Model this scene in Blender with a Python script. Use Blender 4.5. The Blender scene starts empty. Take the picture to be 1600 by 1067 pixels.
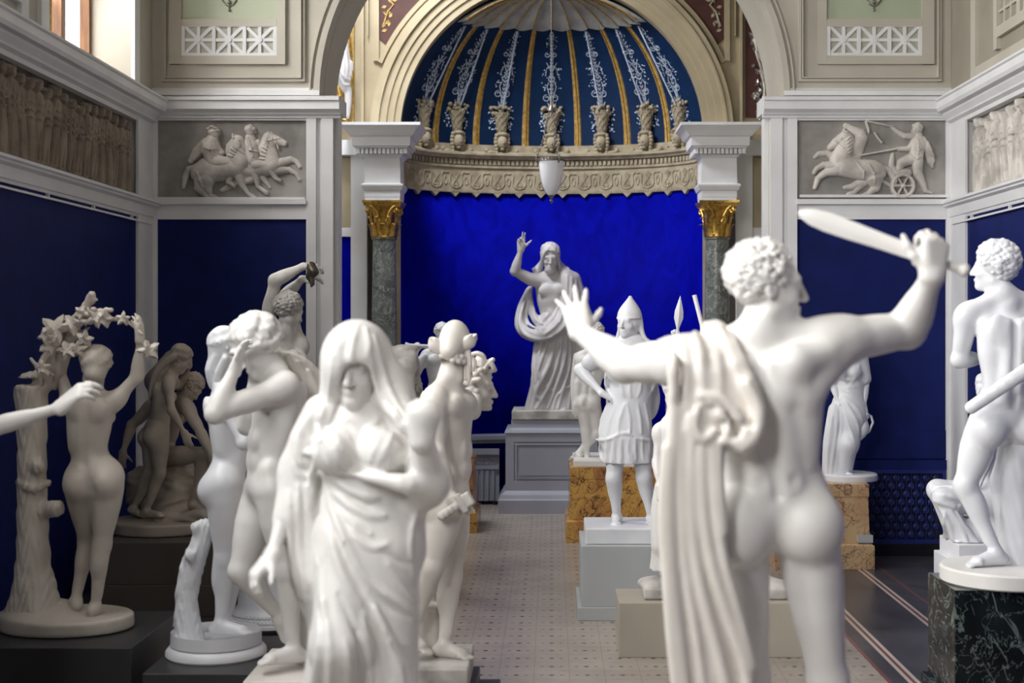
import bpy, math, random
import numpy as np

# ------------------------------------------------------------------ camera, world, light
SC = bpy.context.scene
COL = SC.collection
F = 50 / 36 * 1600          # focal length in pixels of the 1600x1067 frame
VX, VY, EYE = 862.0, 505.0, 1.9   # vanishing point (pixels), eye height (m)

cam = bpy.data.cameras.new('camera')
cam.lens = 50; cam.sensor_width = 36
cam.shift_x = -(VX - 800) / 1600
cam.shift_y = -(533.5 - VY) / 1600
cam.clip_end = 100
cam.dof.use_dof = True
cam.dof.focus_distance = 9.6
cam.dof.aperture_fstop = 2.4
cam_ob = bpy.data.objects.new('camera', cam)
cam_ob.location = (0, 0, EYE)
cam_ob.rotation_euler = (math.pi / 2, 0, 0)
COL.objects.link(cam_ob)
SC.camera = cam_ob

world = bpy.data.worlds.new('world'); SC.world = world
world.use_nodes = True
world.node_tree.nodes['Background'].inputs[0].default_value = (.8, .9, 1, 1)
world.node_tree.nodes['Background'].inputs[1].default_value = 1.0

SC.view_settings.view_transform = 'Standard'
SC.view_settings.look = 'None'
SC.view_settings.gamma = 1
SC.view_settings.use_curve_mapping = False
SC.view_settings.exposure = 0.05

WINDOW_GLOW = 5.0        # daylight in the frosted left windows
CEILING_FILL_GLOW = 0.25       # unseen ceiling panel added for soft fill light
LANTERN_GLOW = 1.6       # daylight entering the domed bay in front of the apse

# daylight falling in through the high left windows: one area lamp in each opening
def daylight(name, loc, aim, w, h, power, col=(1, .995, .985), spread=115):
    L = bpy.data.lights.new(name, 'AREA'); L.shape = 'RECTANGLE'; L.size = w; L.size_y = h
    L.energy = power; L.color = col; L.spread = math.radians(spread)
    o = bpy.data.objects.new(name, L); o.location = loc
    from mathutils import Vector
    o.rotation_euler = Vector(aim).to_track_quat('-Z', 'Y').to_euler()
    COL.objects.link(o); return o
daylight('window_daylight', (-3.42, -1.2, 4.75), (1, .80, -.46), 2.0, 1.9, 165)
daylight('window_daylight', (-3.42, 2.5, 4.75), (1, .36, -.50), 2.0, 1.9, 124)
daylight('window_daylight', (-3.42, 6.1, 4.75), (1, .20, -.52), 2.0, 1.9, 115)
daylight('window_daylight', (-3.42, 10.1, 4.75), (1, .05, -.45), 1.7, 1.9, 60)
daylight('bay_daylight', (-1.7, 12.7, 6.6), (.50, .36, -1), 1.4, 1.2, 150, (.95, .97, 1))  # lamp added under the closed bay ceiling, aimed into the apse

# ------------------------------------------------------------------ helpers
def P(px, py, Y):
    """world point seen at photo pixel (px,py) at distance Y"""
    return np.array([(px - VX) / F * Y, Y, EYE + (VY - py) / F * Y])

def norm(v):
    v = np.asarray(v, float); n = np.linalg.norm(v)
    return v / n if n > 1e-9 else v

def link(o, parent=None):
    COL.objects.link(o)
    if parent is not None: o.parent = parent
    return o

def tag(o, label=None, cat=None, group=None, kind=None):
    if label: o['label'] = label
    if cat: o['category'] = cat
    if group: o['group'] = group
    if kind: o['kind'] = kind
    return o

def thing(name, label, cat, loc, group=None):
    o = bpy.data.objects.new(name, None)
    o.empty_display_size = .1
    o.location = loc
    COL.objects.link(o)
    return tag(o, label, cat, group)

class MB:
    """collects polygons, builds ONE mesh object"""
    def __init__(s): s.v = []; s.f = []
    def add(s, vs, fs):
        n = len(s.v); s.v += [tuple(map(float, q)) for q in vs]
        s.f += [tuple(i + n for i in q) for q in fs]; return s
    def box(s, x0, x1, y0, y1, z0, z1):
        if x0 > x1: x0, x1 = x1, x0
        if y0 > y1: y0, y1 = y1, y0
        if z0 > z1: z0, z1 = z1, z0
        e = .00025 * (len(s.f) // 6 % 6)          # joints between boxes are never exactly flush
        x0 += e; x1 -= e; y0 += e; y1 -= e; z1 -= e
        vs = [(x, y, z) for z in (z0, z1) for x, y in ((x0, y0), (x1, y0), (x1, y1), (x0, y1))]
        return s.add(vs, [(3, 2, 1, 0), (4, 5, 6, 7), (0, 1, 5, 4), (1, 2, 6, 5), (2, 3, 7, 6), (3, 0, 4, 7)])
    def taper(s, x0, x1, y0, y1, z0, z1, g):
        """box whose top is smaller by g on each side"""
        vs = [(x0, y0, z0), (x1, y0, z0), (x1, y1, z0), (x0, y1, z0), (x0 + g, y0 + g, z1), (x1 - g, y0 + g, z1), (x1 - g, y1 - g, z1), (x0 + g, y1 - g, z1)]
        return s.add(vs, [(3, 2, 1, 0), (4, 5, 6, 7), (0, 1, 5, 4), (1, 2, 6, 5), (2, 3, 7, 6), (3, 0, 4, 7)])
    def sweep(s, prof, a0, a1, fn):
        """closed profile [(u,w)] carried from a0 to a1; fn(a,u,w)->xyz"""
        n = len(prof)
        vs = [fn(a0, u, w) for u, w in prof] + [fn(a1, u, w) for u, w in prof]
        fs = [(i, (i + 1) % n, n + (i + 1) % n, n + i) for i in range(n)]
        fs += [tuple(range(n))[::-1], tuple(range(n, 2 * n))]
        return s.add(vs, fs)
    def rings(s, rings, closed=True, cap=True, loop=False):
        """list of rings with equal point counts, skinned"""
        n = len(rings[0]); vs = [p for r in rings for p in r]; fs = []
        m = len(rings)
        for a in range(m if loop else m - 1):
            b = (a + 1) % m
            for i in range(n if closed else n - 1):
                j = (i + 1) % n
                fs.append((a * n + i, a * n + j, b * n + j, b * n + i))
        if cap and closed and not loop:
            fs += [tuple(range(n))[::-1], tuple((m - 1) * n + i for i in range(n))]
        return s.add(vs, fs)
    def lathe(s, prof, c=(0, 0, 0), n=32, sx=1, sy=1):
        return s.rings([[(c[0] + r * sx * math.cos(2 * math.pi * i / n), c[1] + r * sy * math.sin(2 * math.pi * i / n), c[2] + z) for i in range(n)] for r, z in prof])
    def tube(s, pts, rad, n=8, loop=False):
        pts = [np.array(p, float) for p in pts]; m = len(pts)
        rad = list(rad) if hasattr(rad, '__len__') else [rad] * m
        rs = []
        u = None
        for i, p in enumerate(pts):
            if loop: t = norm(pts[(i + 1) % m] - pts[i - 1])
            else: t = norm(pts[min(i + 1, m - 1)] - pts[max(i - 1, 0)])
            if u is None:
                u = np.cross(t, (0, 0, 1) if abs(t[2]) < .9 else (1, 0, 0))
            u = norm(u - t * np.dot(u, t)); w = np.cross(t, u)
            rs.append([p + rad[i] * (math.cos(a) * u + math.sin(a) * w) for a in np.linspace(0, 2 * math.pi, n, endpoint=False)])
        return s.rings(rs, loop=loop)
    def ball(s, c, r, n=10, m=7, sc=(1, 1, 1)):
        rs = []
        for k in range(1, m):
            a = math.pi * k / m
            rs.append([(c[0] + r * sc[0] * math.sin(a) * math.cos(2 * math.pi * i / n), c[1] + r * sc[1] * math.sin(a) * math.sin(2 * math.pi * i / n), c[2] - r * sc[2] * math.cos(a)) for i in range(n)])
        return s.rings(rs)
    def build(s, name, mat, parent=None, smooth=False, bevel=0):
        me = bpy.data.meshes.new(name)
        off = np.zeros(3); q_ = parent
        while q_ is not None:
            off = off + np.array(q_.location); q_ = q_.parent
        vs = [tuple(np.array(q) - off) for q in s.v]
        me.from_pydata(vs, [], s.f)
        import bmesh
        bm = bmesh.new(); bm.from_mesh(me)
        bmesh.ops.recalc_face_normals(bm, faces=bm.faces)
        bm.to_mesh(me); bm.free()
        if smooth:
            me.shade_smooth()
        me.materials.append(mat)
        o = bpy.data.objects.new(name, me)
        link(o, parent)
        if bevel:
            b = o.modifiers.new('bevel', 'BEVEL'); b.width = bevel; b.segments = 2; b.limit_method = 'ANGLE'
        if smooth == 'auto':
            try:
                for p in me.polygons: p.use_smooth = True
                me.set_sharp_from_angle(angle=math.radians(38))
            except Exception: pass
        return o

def struct(mb, name, mat, **k):
    o = mb.build(name, mat, **k); o['kind'] = 'structure'; return o

# ------------------------------------------------------------------ materials
def mat_new(name):
    m = bpy.data.materials.new(name); m.use_nodes = True
    nt = m.node_tree
    return m, nt, nt.nodes['Principled BSDF']

def nd(nt, t, **k):
    n = nt.nodes.new(t)
    for a, b in k.items():
        if a in n.inputs: n.inputs[a].default_value = b
        else: setattr(n, a, b)
    return n

def ramp(nt, fac, stops):
    r = nt.nodes.new('ShaderNodeValToRGB')
    el = r.color_ramp.elements
    while len(el) < len(stops): el.new(.5)
    for e, (p, c) in zip(el, stops):
        e.position = p; e.color = (*c, 1)
    nt.links.new(fac, r.inputs[0])
    return r.outputs[0]

def noisy(name, c0, c1, rough=.5, scale=4, detail=6, lo=.35, hi=.65, metal=0, bump=0, bscale=60, spec=.5, stretch=None, distort=0):
    m, nt, bs = mat_new(name)
    tc = nd(nt, 'ShaderNodeTexCoord')
    src = tc.outputs['Object']
    if stretch:
        mp = nd(nt, 'ShaderNodeMapping'); mp.inputs['Scale'].default_value = stretch
        nt.links.new(src, mp.inputs[0]); src = mp.outputs[0]
    n = nd(nt, 'ShaderNodeTexNoise', Scale=scale, Detail=detail, Distortion=distort)
    nt.links.new(src, n.inputs['Vector'])
    nt.links.new(ramp(nt, n.outputs['Fac'], [(lo, c0), (hi, c1)]), bs.inputs['Base Color'])
    bs.inputs['Roughness'].default_value = rough
    bs.inputs['Metallic'].default_value = metal
    bs.inputs['Specular IOR Level'].default_value = spec
    if bump:
        b = nd(nt, 'ShaderNodeBump', Strength=bump, Distance=.01)
        n2 = nd(nt, 'ShaderNodeTexNoise', Scale=bscale, Detail=4)
        nt.links.new(src, n2.inputs['Vector'])
        nt.links.new(n2.outputs['Fac'], b.inputs['Height'])
        nt.links.new(b.outputs[0], bs.inputs['Normal'])
    return m

def veined(name, base, dark, vein, rough=.25, scale=3, vscale=2.5, width=.03, patch=(.4, .62)):
    """polished stone: cloudy patches + thin bright/dark veins"""
    m, nt, bs = mat_new(name)
    tc = nd(nt, 'ShaderNodeTexCoord')
    n = nd(nt, 'ShaderNodeTexNoise', Scale=scale, Detail=8, Roughness=.65, Distortion=.8)
    nt.links.new(tc.outputs['Object'], n.inputs['Vector'])
    c = ramp(nt, n.outputs['Fac'], [(patch[0], dark), (patch[1], base)])
    last = c
    for sc, w in ((vscale, width), (vscale * 2.3, width * .7)):
        v = nd(nt, 'ShaderNodeTexNoise', Scale=sc, Detail=5, Roughness=.6, Distortion=1.6)
        nt.links.new(tc.outputs['Object'], v.inputs['Vector'])
        mm = nd(nt, 'ShaderNodeMath', operation='SUBTRACT'); mm.inputs[1].default_value = .5
        nt.links.new(v.outputs['Fac'], mm.inputs[0])
        ab = nd(nt, 'ShaderNodeMath', operation='ABSOLUTE'); nt.links.new(mm.outputs[0], ab.inputs[0])
        fac = ramp(nt, ab.outputs[0], [(0, (1, 1, 1)), (w, (0, 0, 0))])
        mx = nd(nt, 'ShaderNodeMixRGB'); nt.links.new(fac, mx.inputs[0]); nt.links.new(last, mx.inputs[1])
        mx.inputs[2].default_value = (*vein, 1); last = mx.outputs[0]
    nt.links.new(last, bs.inputs['Base Color'])
    bs.inputs['Roughness'].default_value = rough
    return m

def emis(name, col, s):
    m, nt, bs = mat_new(name)
    bs.inputs['Base Color'].default_value = (*col, 1)
    bs.inputs['Emission Color'].default_value = (*col, 1)
    bs.inputs['Emission Strength'].default_value = s
    return m

def srgb(r, g, b):
    f = lambda c: c / 12.92 if c <= .04045 else ((c + .055) / 1.055) ** 2.4
    return (f(r / 255), f(g / 255), f(b / 255))

M = {}
M['paint'] = noisy('grey_white_paint', srgb(222, 222, 223), srgb(232, 232, 233), .45, 3)
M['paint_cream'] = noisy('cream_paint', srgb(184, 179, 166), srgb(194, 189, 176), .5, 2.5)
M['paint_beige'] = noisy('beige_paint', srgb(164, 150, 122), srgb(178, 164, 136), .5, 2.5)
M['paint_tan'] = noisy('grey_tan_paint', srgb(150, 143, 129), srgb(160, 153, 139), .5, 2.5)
M['marble_half_shade'] = noisy('shade_greyed_marble', srgb(182, 174, 163), srgb(208, 200, 189), .45, 3.5, 8, .34, .6, bump=.06, bscale=90)  # milder shade of the left side put into the marble colour
M['marble_deep_shade'] = noisy('shade_darkened_marble', srgb(158, 148, 135), srgb(186, 176, 162), .45, 3.5, 8, .34, .6, bump=.06, bscale=90)  # deep shade of the back left corner put into the marble colour
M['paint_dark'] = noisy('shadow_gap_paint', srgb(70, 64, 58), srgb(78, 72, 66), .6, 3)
M['sage'] = noisy('sage_green_paint', srgb(172, 182, 158), srgb(184, 192, 168), .55, 2)
M['lattice_back'] = noisy('lattice_panel_paint', srgb(176, 176, 162), srgb(186, 186, 172), .55, 2)
M['blue'] = noisy('deep_blue_wall_paint', (.003, .009, .085), (.005, .013, .115), .62, 5, 6, bump=.12, bscale=14, spec=.2)
M['blue_bright'] = noisy('ultramarine_wall_paint', (.0006, .0012, .25), (.001, .003, .36), .7, 3, 8, bump=.35, bscale=9, spec=.04, stretch=(1.6, 1, .9), distort=1.5)
M['dome_blue'] = noisy('dome_blue_paint', (.001, .016, .060), (.002, .022, .082), .6, 6, spec=.2)
M['maroon'] = noisy('maroon_paint', srgb(66, 32, 26), srgb(80, 42, 34), .6, 5)
M['gold'] = noisy('gilding', (.42, .24, .045), (.72, .46, .12), .32, 30, metal=.85, bump=.2, bscale=90)
M['gold_paint'] = noisy('gold_painted_moulding', srgb(150, 118, 60), srgb(196, 162, 92), .45, 25)
M['stone_frieze'] = noisy('stucco_tan', srgb(156, 144, 122), srgb(184, 172, 148), .75, 9)
M['dome_paint'] = noisy('white_arabesque_paint', srgb(176, 190, 212), srgb(206, 214, 228), .7, 30)
M['shell'] = noisy('grey_stucco_shell', srgb(146, 148, 150), srgb(176, 176, 174), .7, 8)
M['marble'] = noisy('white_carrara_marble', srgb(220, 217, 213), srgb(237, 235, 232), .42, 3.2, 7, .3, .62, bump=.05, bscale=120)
M['marble_warm'] = noisy('warm_old_marble', srgb(212, 207, 199), srgb(230, 225, 218), .42, 3.5, 8, .34, .6, bump=.06, bscale=90)
M['marble_cool'] = noisy('cool_white_marble', srgb(214, 216, 222), srgb(232, 233, 236), .42, 3.2, 7, .3, .62, bump=.05, bscale=120)
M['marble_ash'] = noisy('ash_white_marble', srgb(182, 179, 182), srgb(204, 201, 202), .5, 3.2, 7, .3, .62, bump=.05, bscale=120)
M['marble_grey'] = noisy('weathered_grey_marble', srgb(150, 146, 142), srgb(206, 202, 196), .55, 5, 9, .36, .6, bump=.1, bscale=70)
M['marble_relief'] = noisy('aged_plaster_relief', srgb(168, 163, 156), srgb(214, 208, 200), .6, 6, 9, .35, .62, bump=.1, bscale=70)
M['slab_relief'] = noisy('mottled_relief_slab', srgb(122, 119, 115), srgb(172, 168, 162), .7, 3.2, 9, .34, .68)
M['frieze_dark'] = noisy('dark_plaster_frieze', srgb(112, 101, 88), srgb(152, 140, 123), .75, 5, 6, .3, .7)  # mottled dark plaster for the left frieze figures
M['frieze_ground'] = noisy('shaded_frieze_ground', srgb(58, 51, 44), srgb(92, 83, 72), .8, 5, 6)  # shade of the gaps between figures put into the ground colour
M['ochre'] = veined('yellow_siena_marble', (.58, .33, .085), (.36, .15, .06), (.07, .03, .025), .22, 3.5, 3.2, .022, (.36, .56))
M['ochre_pale'] = veined('pale_pink_siena_marble', (.62, .43, .24), (.50, .30, .16), (.16, .08, .05), .25, 3, 2.6, .018, (.36, .56))
M['verde'] = veined('verde_antico_marble', (.012, .018, .017), (.003, .005, .005), (.17, .22, .20), .18, 4, 2.2, .012, (.42, .66))
M['column'] = veined('grey_green_column_marble', (.17, .185, .172), (.085, .095, .09), (.34, .35, .335), .25, 5, 3.2, .016, (.36, .6))
M['plinth_grey'] = noisy('grey_painted_plinth', srgb(176, 180, 182), srgb(184, 187, 189), .5, 2)
M['plinth_taupe'] = noisy('taupe_painted_plinth', srgb(172, 164, 150), srgb(182, 174, 160), .5, 2)
M['plinth_dark'] = noisy('charcoal_plinth', srgb(50, 51, 54), srgb(58, 59, 62), .42, 2)
M['plinth_brown'] = noisy('dark_brown_grey_plinth', srgb(86, 80, 74), srgb(94, 88, 82), .5, 2)
M['ped_grey'] = noisy('blue_grey_pedestal_paint', srgb(152, 154, 168), srgb(162, 164, 177), .45, 2)
M['black'] = noisy('black_base_paint', (.006, .006, .007), (.01, .01, .011), .35, 3)
M['grille'] = noisy('dark_blue_iron', (.008, .016, .13), (.012, .022, .17), .4, 8)
M['bronze'] = noisy('dark_bronze', (.05, .042, .035), (.10, .085, .07), .4, 20, metal=.7)
M['pewter'] = noisy('aged_silver_metal', (.20, .18, .16), (.36, .33, .30), .35, 40, metal=.8)
M['wood'] = noisy('brown_window_wood', srgb(96, 62, 36), srgb(140, 96, 58), .45, 8, stretch=(3, 3, .4))
M['ceil'] = noisy('ceiling_plaster', srgb(128, 124, 116), srgb(138, 134, 126), .6, 2)

# frosted lamp glass
m, nt, bs = mat_new('opal_lamp_glass')
bs.inputs['Base Color'].default_value = (.86, .87, .92, 1)
bs.inputs['Roughness'].default_value = .25
bs.inputs['Subsurface Weight'].default_value = .4
bs.inputs['Subsurface Radius'].default_value = (.05, .05, .05)
M['opal'] = m
M['pane'] = emis('frosted_daylight_pane', (1, .98, .95), WINDOW_GLOW)
M['ceiling_fill'] = emis('glowing_fill_panel', (1, .97, .93), CEILING_FILL_GLOW)
M['lantern'] = emis('frosted_lantern_light', (.93, .96, 1), LANTERN_GLOW)

def floor_mat():
    """mosaic: pale centre with dotted grid; dark polished side aisles with red and white bands (object = world coords)"""
    m, nt, bs = mat_new('mosaic_floor')
    tc = nd(nt, 'ShaderNodeTexCoord')
    sep = nd(nt, 'ShaderNodeSeparateXYZ'); nt.links.new(tc.outputs['Object'], sep.inputs[0])
    X, Y = sep.outputs[0], sep.outputs[1]
    def math_(op, a, b=None, c=None):
        n = nd(nt, 'ShaderNodeMath', operation=op)
        for i, q in enumerate((a, b, c)):
            if q is None: continue
            if isinstance(q, (int, float)): n.inputs[i].default_value = q
            else: nt.links.new(q, n.inputs[i])
        return n.outputs[0]
    T = .192
    def cell(v, off=0.0):
        return math_('ABSOLUTE', math_('SUBTRACT', math_('FRACT', math_('ADD', math_('DIVIDE', v, T), .5 + off)), .5))
    cx, cy = cell(X), cell(Y)
    dot = math_('LESS_THAN', math_('ADD', cx, cy), .095)
    cx2 = cell(X, .5)
    c4 = cell(math_('MULTIPLY', X, 1.0), .28); c5 = cell(X, -.28)
    dash = math_('MULTIPLY', math_('LESS_THAN', math_('MINIMUM', c4, c5), .05), math_('LESS_THAN', cy, .045))
    grout = math_('MULTIPLY', math_('LESS_THAN', math_('MINIMUM', cell(X, .5), cell(Y, .5)), .012), .25)
    marks = math_('MINIMUM', math_('ADD', math_('ADD', math_('MULTIPLY', dot, .8), math_('MULTIPLY', dash, .6)), grout), 1)
    nz = nd(nt, 'ShaderNodeTexNoise', Scale=1.6, Detail=8, Roughness=.7)
    nt.links.new(tc.outputs['Object'], nz.inputs['Vector'])
    pale = ramp(nt, nz.outputs['Fac'], [(.3, srgb(148, 139, 132)), (.7, srgb(182, 172, 161))])
    mx = nd(nt, 'ShaderNodeMixRGB'); nt.links.new(marks, mx.inputs[0]); nt.links.new(pale, mx.inputs[1]); mx.inputs[2].default_value = (*srgb(52, 42, 48), 1)
    nz2 = nd(nt, 'ShaderNodeTexNoise', Scale=3, Detail=9, Roughness=.75, Distortion=1)
    nt.links.new(tc.outputs['Object'], nz2.inputs['Vector'])
    dark = ramp(nt, nz2.outputs['Fac'], [(.3, srgb(62, 60, 64)), (.7, srgb(92, 90, 94))])
    ax = math_('ABSOLUTE', X)
    side = math_('GREATER_THAN', ax, 1.79)
    m2 = nd(nt, 'ShaderNodeMixRGB'); nt.links.new(side, m2.inputs[0]); nt.links.new(mx.outputs[0], m2.inputs[1]); nt.links.new(dark, m2.inputs[2])
    last = m2.outputs[0]
    def band(c, w, col):
        nonlocal last
        f = math_('LESS_THAN', math_('ABSOLUTE', math_('SUBTRACT', ax, c)), w)
        q = nd(nt, 'ShaderNodeMixRGB'); nt.links.new(f, q.inputs[0]); nt.links.new(last, q.inputs[1]); q.inputs[2].default_value = (*col, 1); last = q.outputs[0]
    white, red = srgb(196, 186, 178), srgb(126, 84, 80)
    band(1.79, .012, red)
    for c in (1.92, 2.39):
        band(c, .032, white); band(c, .010, red)
    band(2.55, .010, red)
    nt.links.new(last, bs.inputs['Base Color'])
    bs.inputs['Roughness'].default_value = .27
    return m
M['floor'] = floor_mat()
# ------------------------------------------------------------------ the room shell
W = 3.275            # half width
YB = 11.66           # back wall of the main room
YA = 14.4            # wall that holds the apse
def bx(px, Y=YB): return (px - VX) / F * Y
def bz(py, Y=YB): return EYE + (VY - py) / F * Y
YF = -5.0            # wall behind the camera
ZC = 6.6             # ceiling

struct(MB().box(-W - .6, W + .6, YF - .2, 18, -.2, 0), 'floor', M['floor'])
c = MB().box(-W - .6, -1.3, YF, YB + .24, ZC, ZC + .2).box(1.3, W + .6, YF, YB + .24, ZC, ZC + .2).box(-1.3, 1.3, 9.5, YB + .24, ZC, ZC + .2).box(-1.3, 1.3, YF, -3.6, ZC, ZC + .2)
struct(c, 'ceiling', M['ceil'])
struct(MB().box(-1.3, 1.3, -3.6, 9.5, ZC + .12, ZC + .16), 'window_6', M['ceiling_fill'])  # glowing panel added out of view to fill the room with light
struct(MB().box(-W - .6, W + .6, YF - .2, YF, 0, ZC), 'wall_front', M['paint_dark'])

# --- left wall: blue below, ledge, frieze recess, cornice, upper wall with windows
ZR0, ZL, ZF0, ZF1, ZK = 2.69, 2.80, 2.90, 3.53, 3.70
Y1 = YB - .02
struct(MB().box(-W - .3, -W, YF, YB + .2, 0, ZR0 + .1), 'wall_left', M['blue'])
struct(MB().box(W, W + .3, YF, YB + .2, 0, ZR0 + .1), 'wall_right', M['blue'])
wins = [(9.19, 11.07), (5.0, 7.2), (1.4, 3.6), (-2.3, -.1)]
u = MB().box(-W - .3, -W - .06, YF, YB + .2, ZR0 + .1, ZK)       # behind the frieze
ys = [YF] + [q for w_ in sorted(wins) for q in w_] + [YB + .2]
for a, b in zip(ys[0::2], ys[1::2]):
    u.box(-W - .42, -W, a, b, ZK, ZC)
u.box(-W - .42, -W, YF, YB + .2, 5.9, ZC)
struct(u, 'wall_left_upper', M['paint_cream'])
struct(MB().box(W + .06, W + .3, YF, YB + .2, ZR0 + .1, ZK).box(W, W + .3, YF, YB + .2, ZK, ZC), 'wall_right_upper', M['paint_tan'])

def side_trim(sg, n0):
    fn = lambda y, u_, w_: (sg * (W - u_), y, w_)
    # ledge under the frieze with the picture rail below it
    led = [(-.05, 2.74), (.012, 2.74), (.018, 2.76), (.03, 2.765), (.045, 2.835), (.075, 2.85), (.078, 2.862), (.095, 2.872), (.095, 2.89), (-.06, 2.905)]
    struct(MB().sweep(led, YF, Y1, fn), f'trim_{n0}', M['paint'])
    rl = [(.02, 2.700), (.034, 2.700), (.034, 2.714), (.02, 2.714)]
    r = MB().sweep(rl, YF, YB - .12, fn)
    y = -4.6
    while y < YB - .2:
        r.sweep([(-.01, 2.703), (.022, 2.703), (.022, 2.745), (-.01, 2.745)], y, y + .018, fn); y += .92
    struct(r, f'trim_{n0 + 1}', M['paint'])
    cor = [(-.07, 3.50), (.01, 3.50), (.015, 3.53), (.05, 3.545), (.055, 3.56), (.085, 3.595), (.09, 3.61), (.135, 3.615), (.15, 3.64), (.15, 3.69), (.165, 3.70), (.165, 3.715), (-.07, 3.73)]
    struct(MB().sweep(cor, YF, Y1, fn), f'trim_{n0 + 2}', M['paint'])
    # end strip where the frieze stops at the back wall
    struct(MB().box(sg * W, sg * (W - .02), YB - .46, YB, 0, 3.52).box(sg * (W + .06), sg * W, YB - .42, YB, 2.88, 3.52), f'trim_{n0 + 3}', M['paint'])
side_trim(-1, 1); side_trim(1, 5)

# left upper wall framing between windows (seen at the corner)
fr = MB()
for a, b in wins:
    fr.box(-W, -W + .03, b, b + .14, ZK, 5.95).box(-W, -W + .03, a - .14, a, ZK, 5.95)
fr.box(-W, -W + .035, 7.42, 7.50, ZK, 5.9).box(-W, -W + .035, 8.70, 8.82, ZK, 5.9).box(-W, -W + .035, 7.42, 8.82, 3.86, 3.95)
struct(fr, 'trim_9', M['paint'])

# windows: frosted pane in a wooden frame, opal reveals
for i, (a, b) in enumerate(wins):
    pane = struct(MB().box(-W - .40, -W - .385, a, b, ZK + .01, 5.9), f'window_{i + 1}', M['pane'])
    fm = MB()
    n = 3
    for k in range(n + 1):
        y = a + (b - a) * k / n
        fm.box(-W - .385, -W - .31, max(a, y - .045), min(b, y + .045), ZK + .01, 5.9)
    for z in (ZK + .05, 4.8, 5.85): fm.box(-W - .385, -W - .33, a, b, z - .03, z + .03)
    o = fm.build('window_frame', M['wood'], pane); 
# gilt-brown curtain bunched beside the first window
cv = MB()
rr = []
for z in np.linspace(3.74, 5.88, 12):
    ring = []
    for k in range(40):
        a = 2 * math.pi * k / 40
        r = .055 + .016 * math.cos(7 * a + z * .6)
        ring.append((-W - .23 + r * math.cos(a), 9.72 + 2.4 * r * math.sin(a), z))
    rr.append(ring)
cv.rings(rr)
cur = cv.build('window_curtain', M['gold_paint'], None, smooth=True)
tag(cur, 'brown and gold pleated curtain bunched in the high left window', 'curtain')

# --- back wall with the big arched opening
OX = 1.785; AR = 1.90; ZS = bz(150)
def arch_wall(x_out, r, zs, ztop, y0, y1, opx):
    m_ = MB()
    for sg in (-1, 1):
        m_.box(sg * opx, sg * x_out, y0, y1, 0, zs)
    N = 48
    inner = [(r * math.cos(a), zs + r * math.sin(a)) for a in np.linspace(0, math.pi, N + 1)]
    outer = []
    for (x, z), a in zip(inner, np.linspace(0, math.pi, N + 1)):
        t = min(x_out / max(1e-6, abs(math.cos(a))), (ztop - zs) / max(1e-6, math.sin(a)))
        outer.append((t * math.cos(a), zs + t * math.sin(a)))
    for k in range(N):
        q = [inner[k], inner[k + 1], outer[k + 1], outer[k]]
        vs = [(x, y0, z) for x, z in q] + [(x, y1, z) for x, z in q]
        m_.add(vs, [(0, 1, 2, 3), (7, 6, 5, 4), (0, 4, 5, 1), (1, 5, 6, 2), (2, 6, 7, 3), (3, 7, 4, 0)])
    return m_
ZT = 6.6
struct(arch_wall(W + .2, AR, ZS, ZT, YB, YB + .24, OX), 'wall_back', M['paint_cream'])

def arch_ring(r0, r1, zs, y0, y1, N=56, a0=0, a1=math.pi, cx=0):
    m_ = MB(); rs = []
    for a in np.linspace(a0, a1, N + 1):
        c_, s_ = math.cos(a), math.sin(a)
        rs.append([(cx + r0 * c_, y0, zs + r0 * s_), (cx + r1 * c_, y0, zs + r1 * s_), (cx + r1 * c_, y1, zs + r1 * s_), (cx + r0 * c_, y1, zs + r0 * s_)])
    return m_.rings(rs)
struct(arch_ring(AR - .004, AR + .16, ZS, YB + .2, YB + .85), 'trim_10', M['paint_cream'], smooth='auto')
am = arch_ring(AR + .0, AR + .05, ZS, YB - .03, YB + .01)
am2 = arch_ring(AR + .075, AR + .088, ZS, YB - .03, YB + .01)
am.add(am2.v, am2.f)
struct(am, 'trim_11', M['paint_cream'], smooth='auto')

# boards, pilasters and rails on the back wall below the impost
pb = MB()
for sg in (-1, 1):
    L = lambda p, q, z0, z1, d, _s=sg: pb.box(_s * p, _s * q, YB - d, YB, z0, z1)
    L(3.275, 3.225, 0, 3.60, .04)                     # corner stile
    L(2.005, 1.925, 0, 3.60, .05); L(1.925, 1.885, 0, 3.60, .02); L(1.885, OX, 0, 3.60, .05)   # pilaster with groove
    L(3.225, 2.005, bz(343), bz(314), .035)            # board under relief
    L(3.225, 2.005, bz(320), bz(312), .065)
    L(3.225, 2.005, bz(189), 3.62, .04)
pb.box(-OX - .001, -OX + .03, YB + .06, YB + .24, 0, 3.6).box(OX + .001, OX - .03, YB + .06, YB + .24, 0, 3.6)
struct(pb, 'trim_12', M['paint'])
# impost cornice, returning into the opening
cp = [(0, 3.575), (.055, 3.575), (.06, 3.595), (.075, 3.60), (.085, 3.615), (.12, 3.64), (.12, 3.705), (.14, 3.71), (.14, 3.735), (0, 3.765)]
ic = MB()
for sg in (-1, 1):
    ic.sweep(cp, sg * W, sg * (OX - .06), lambda x, u_, w_: (x, YB - u_, w_))
    ic.box(sg * OX, sg * (OX - .06), YB, YB + .30, 3.62, 3.75)
    ic.sweep([(0, 3.765), (.03, 3.765), (.035, 3.80), (.0, 3.83)], sg * W, sg * AR, lambda x, u_, w_: (x, YB - u_, w_))
struct(ic, 'trim_13', M['paint'])
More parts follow.
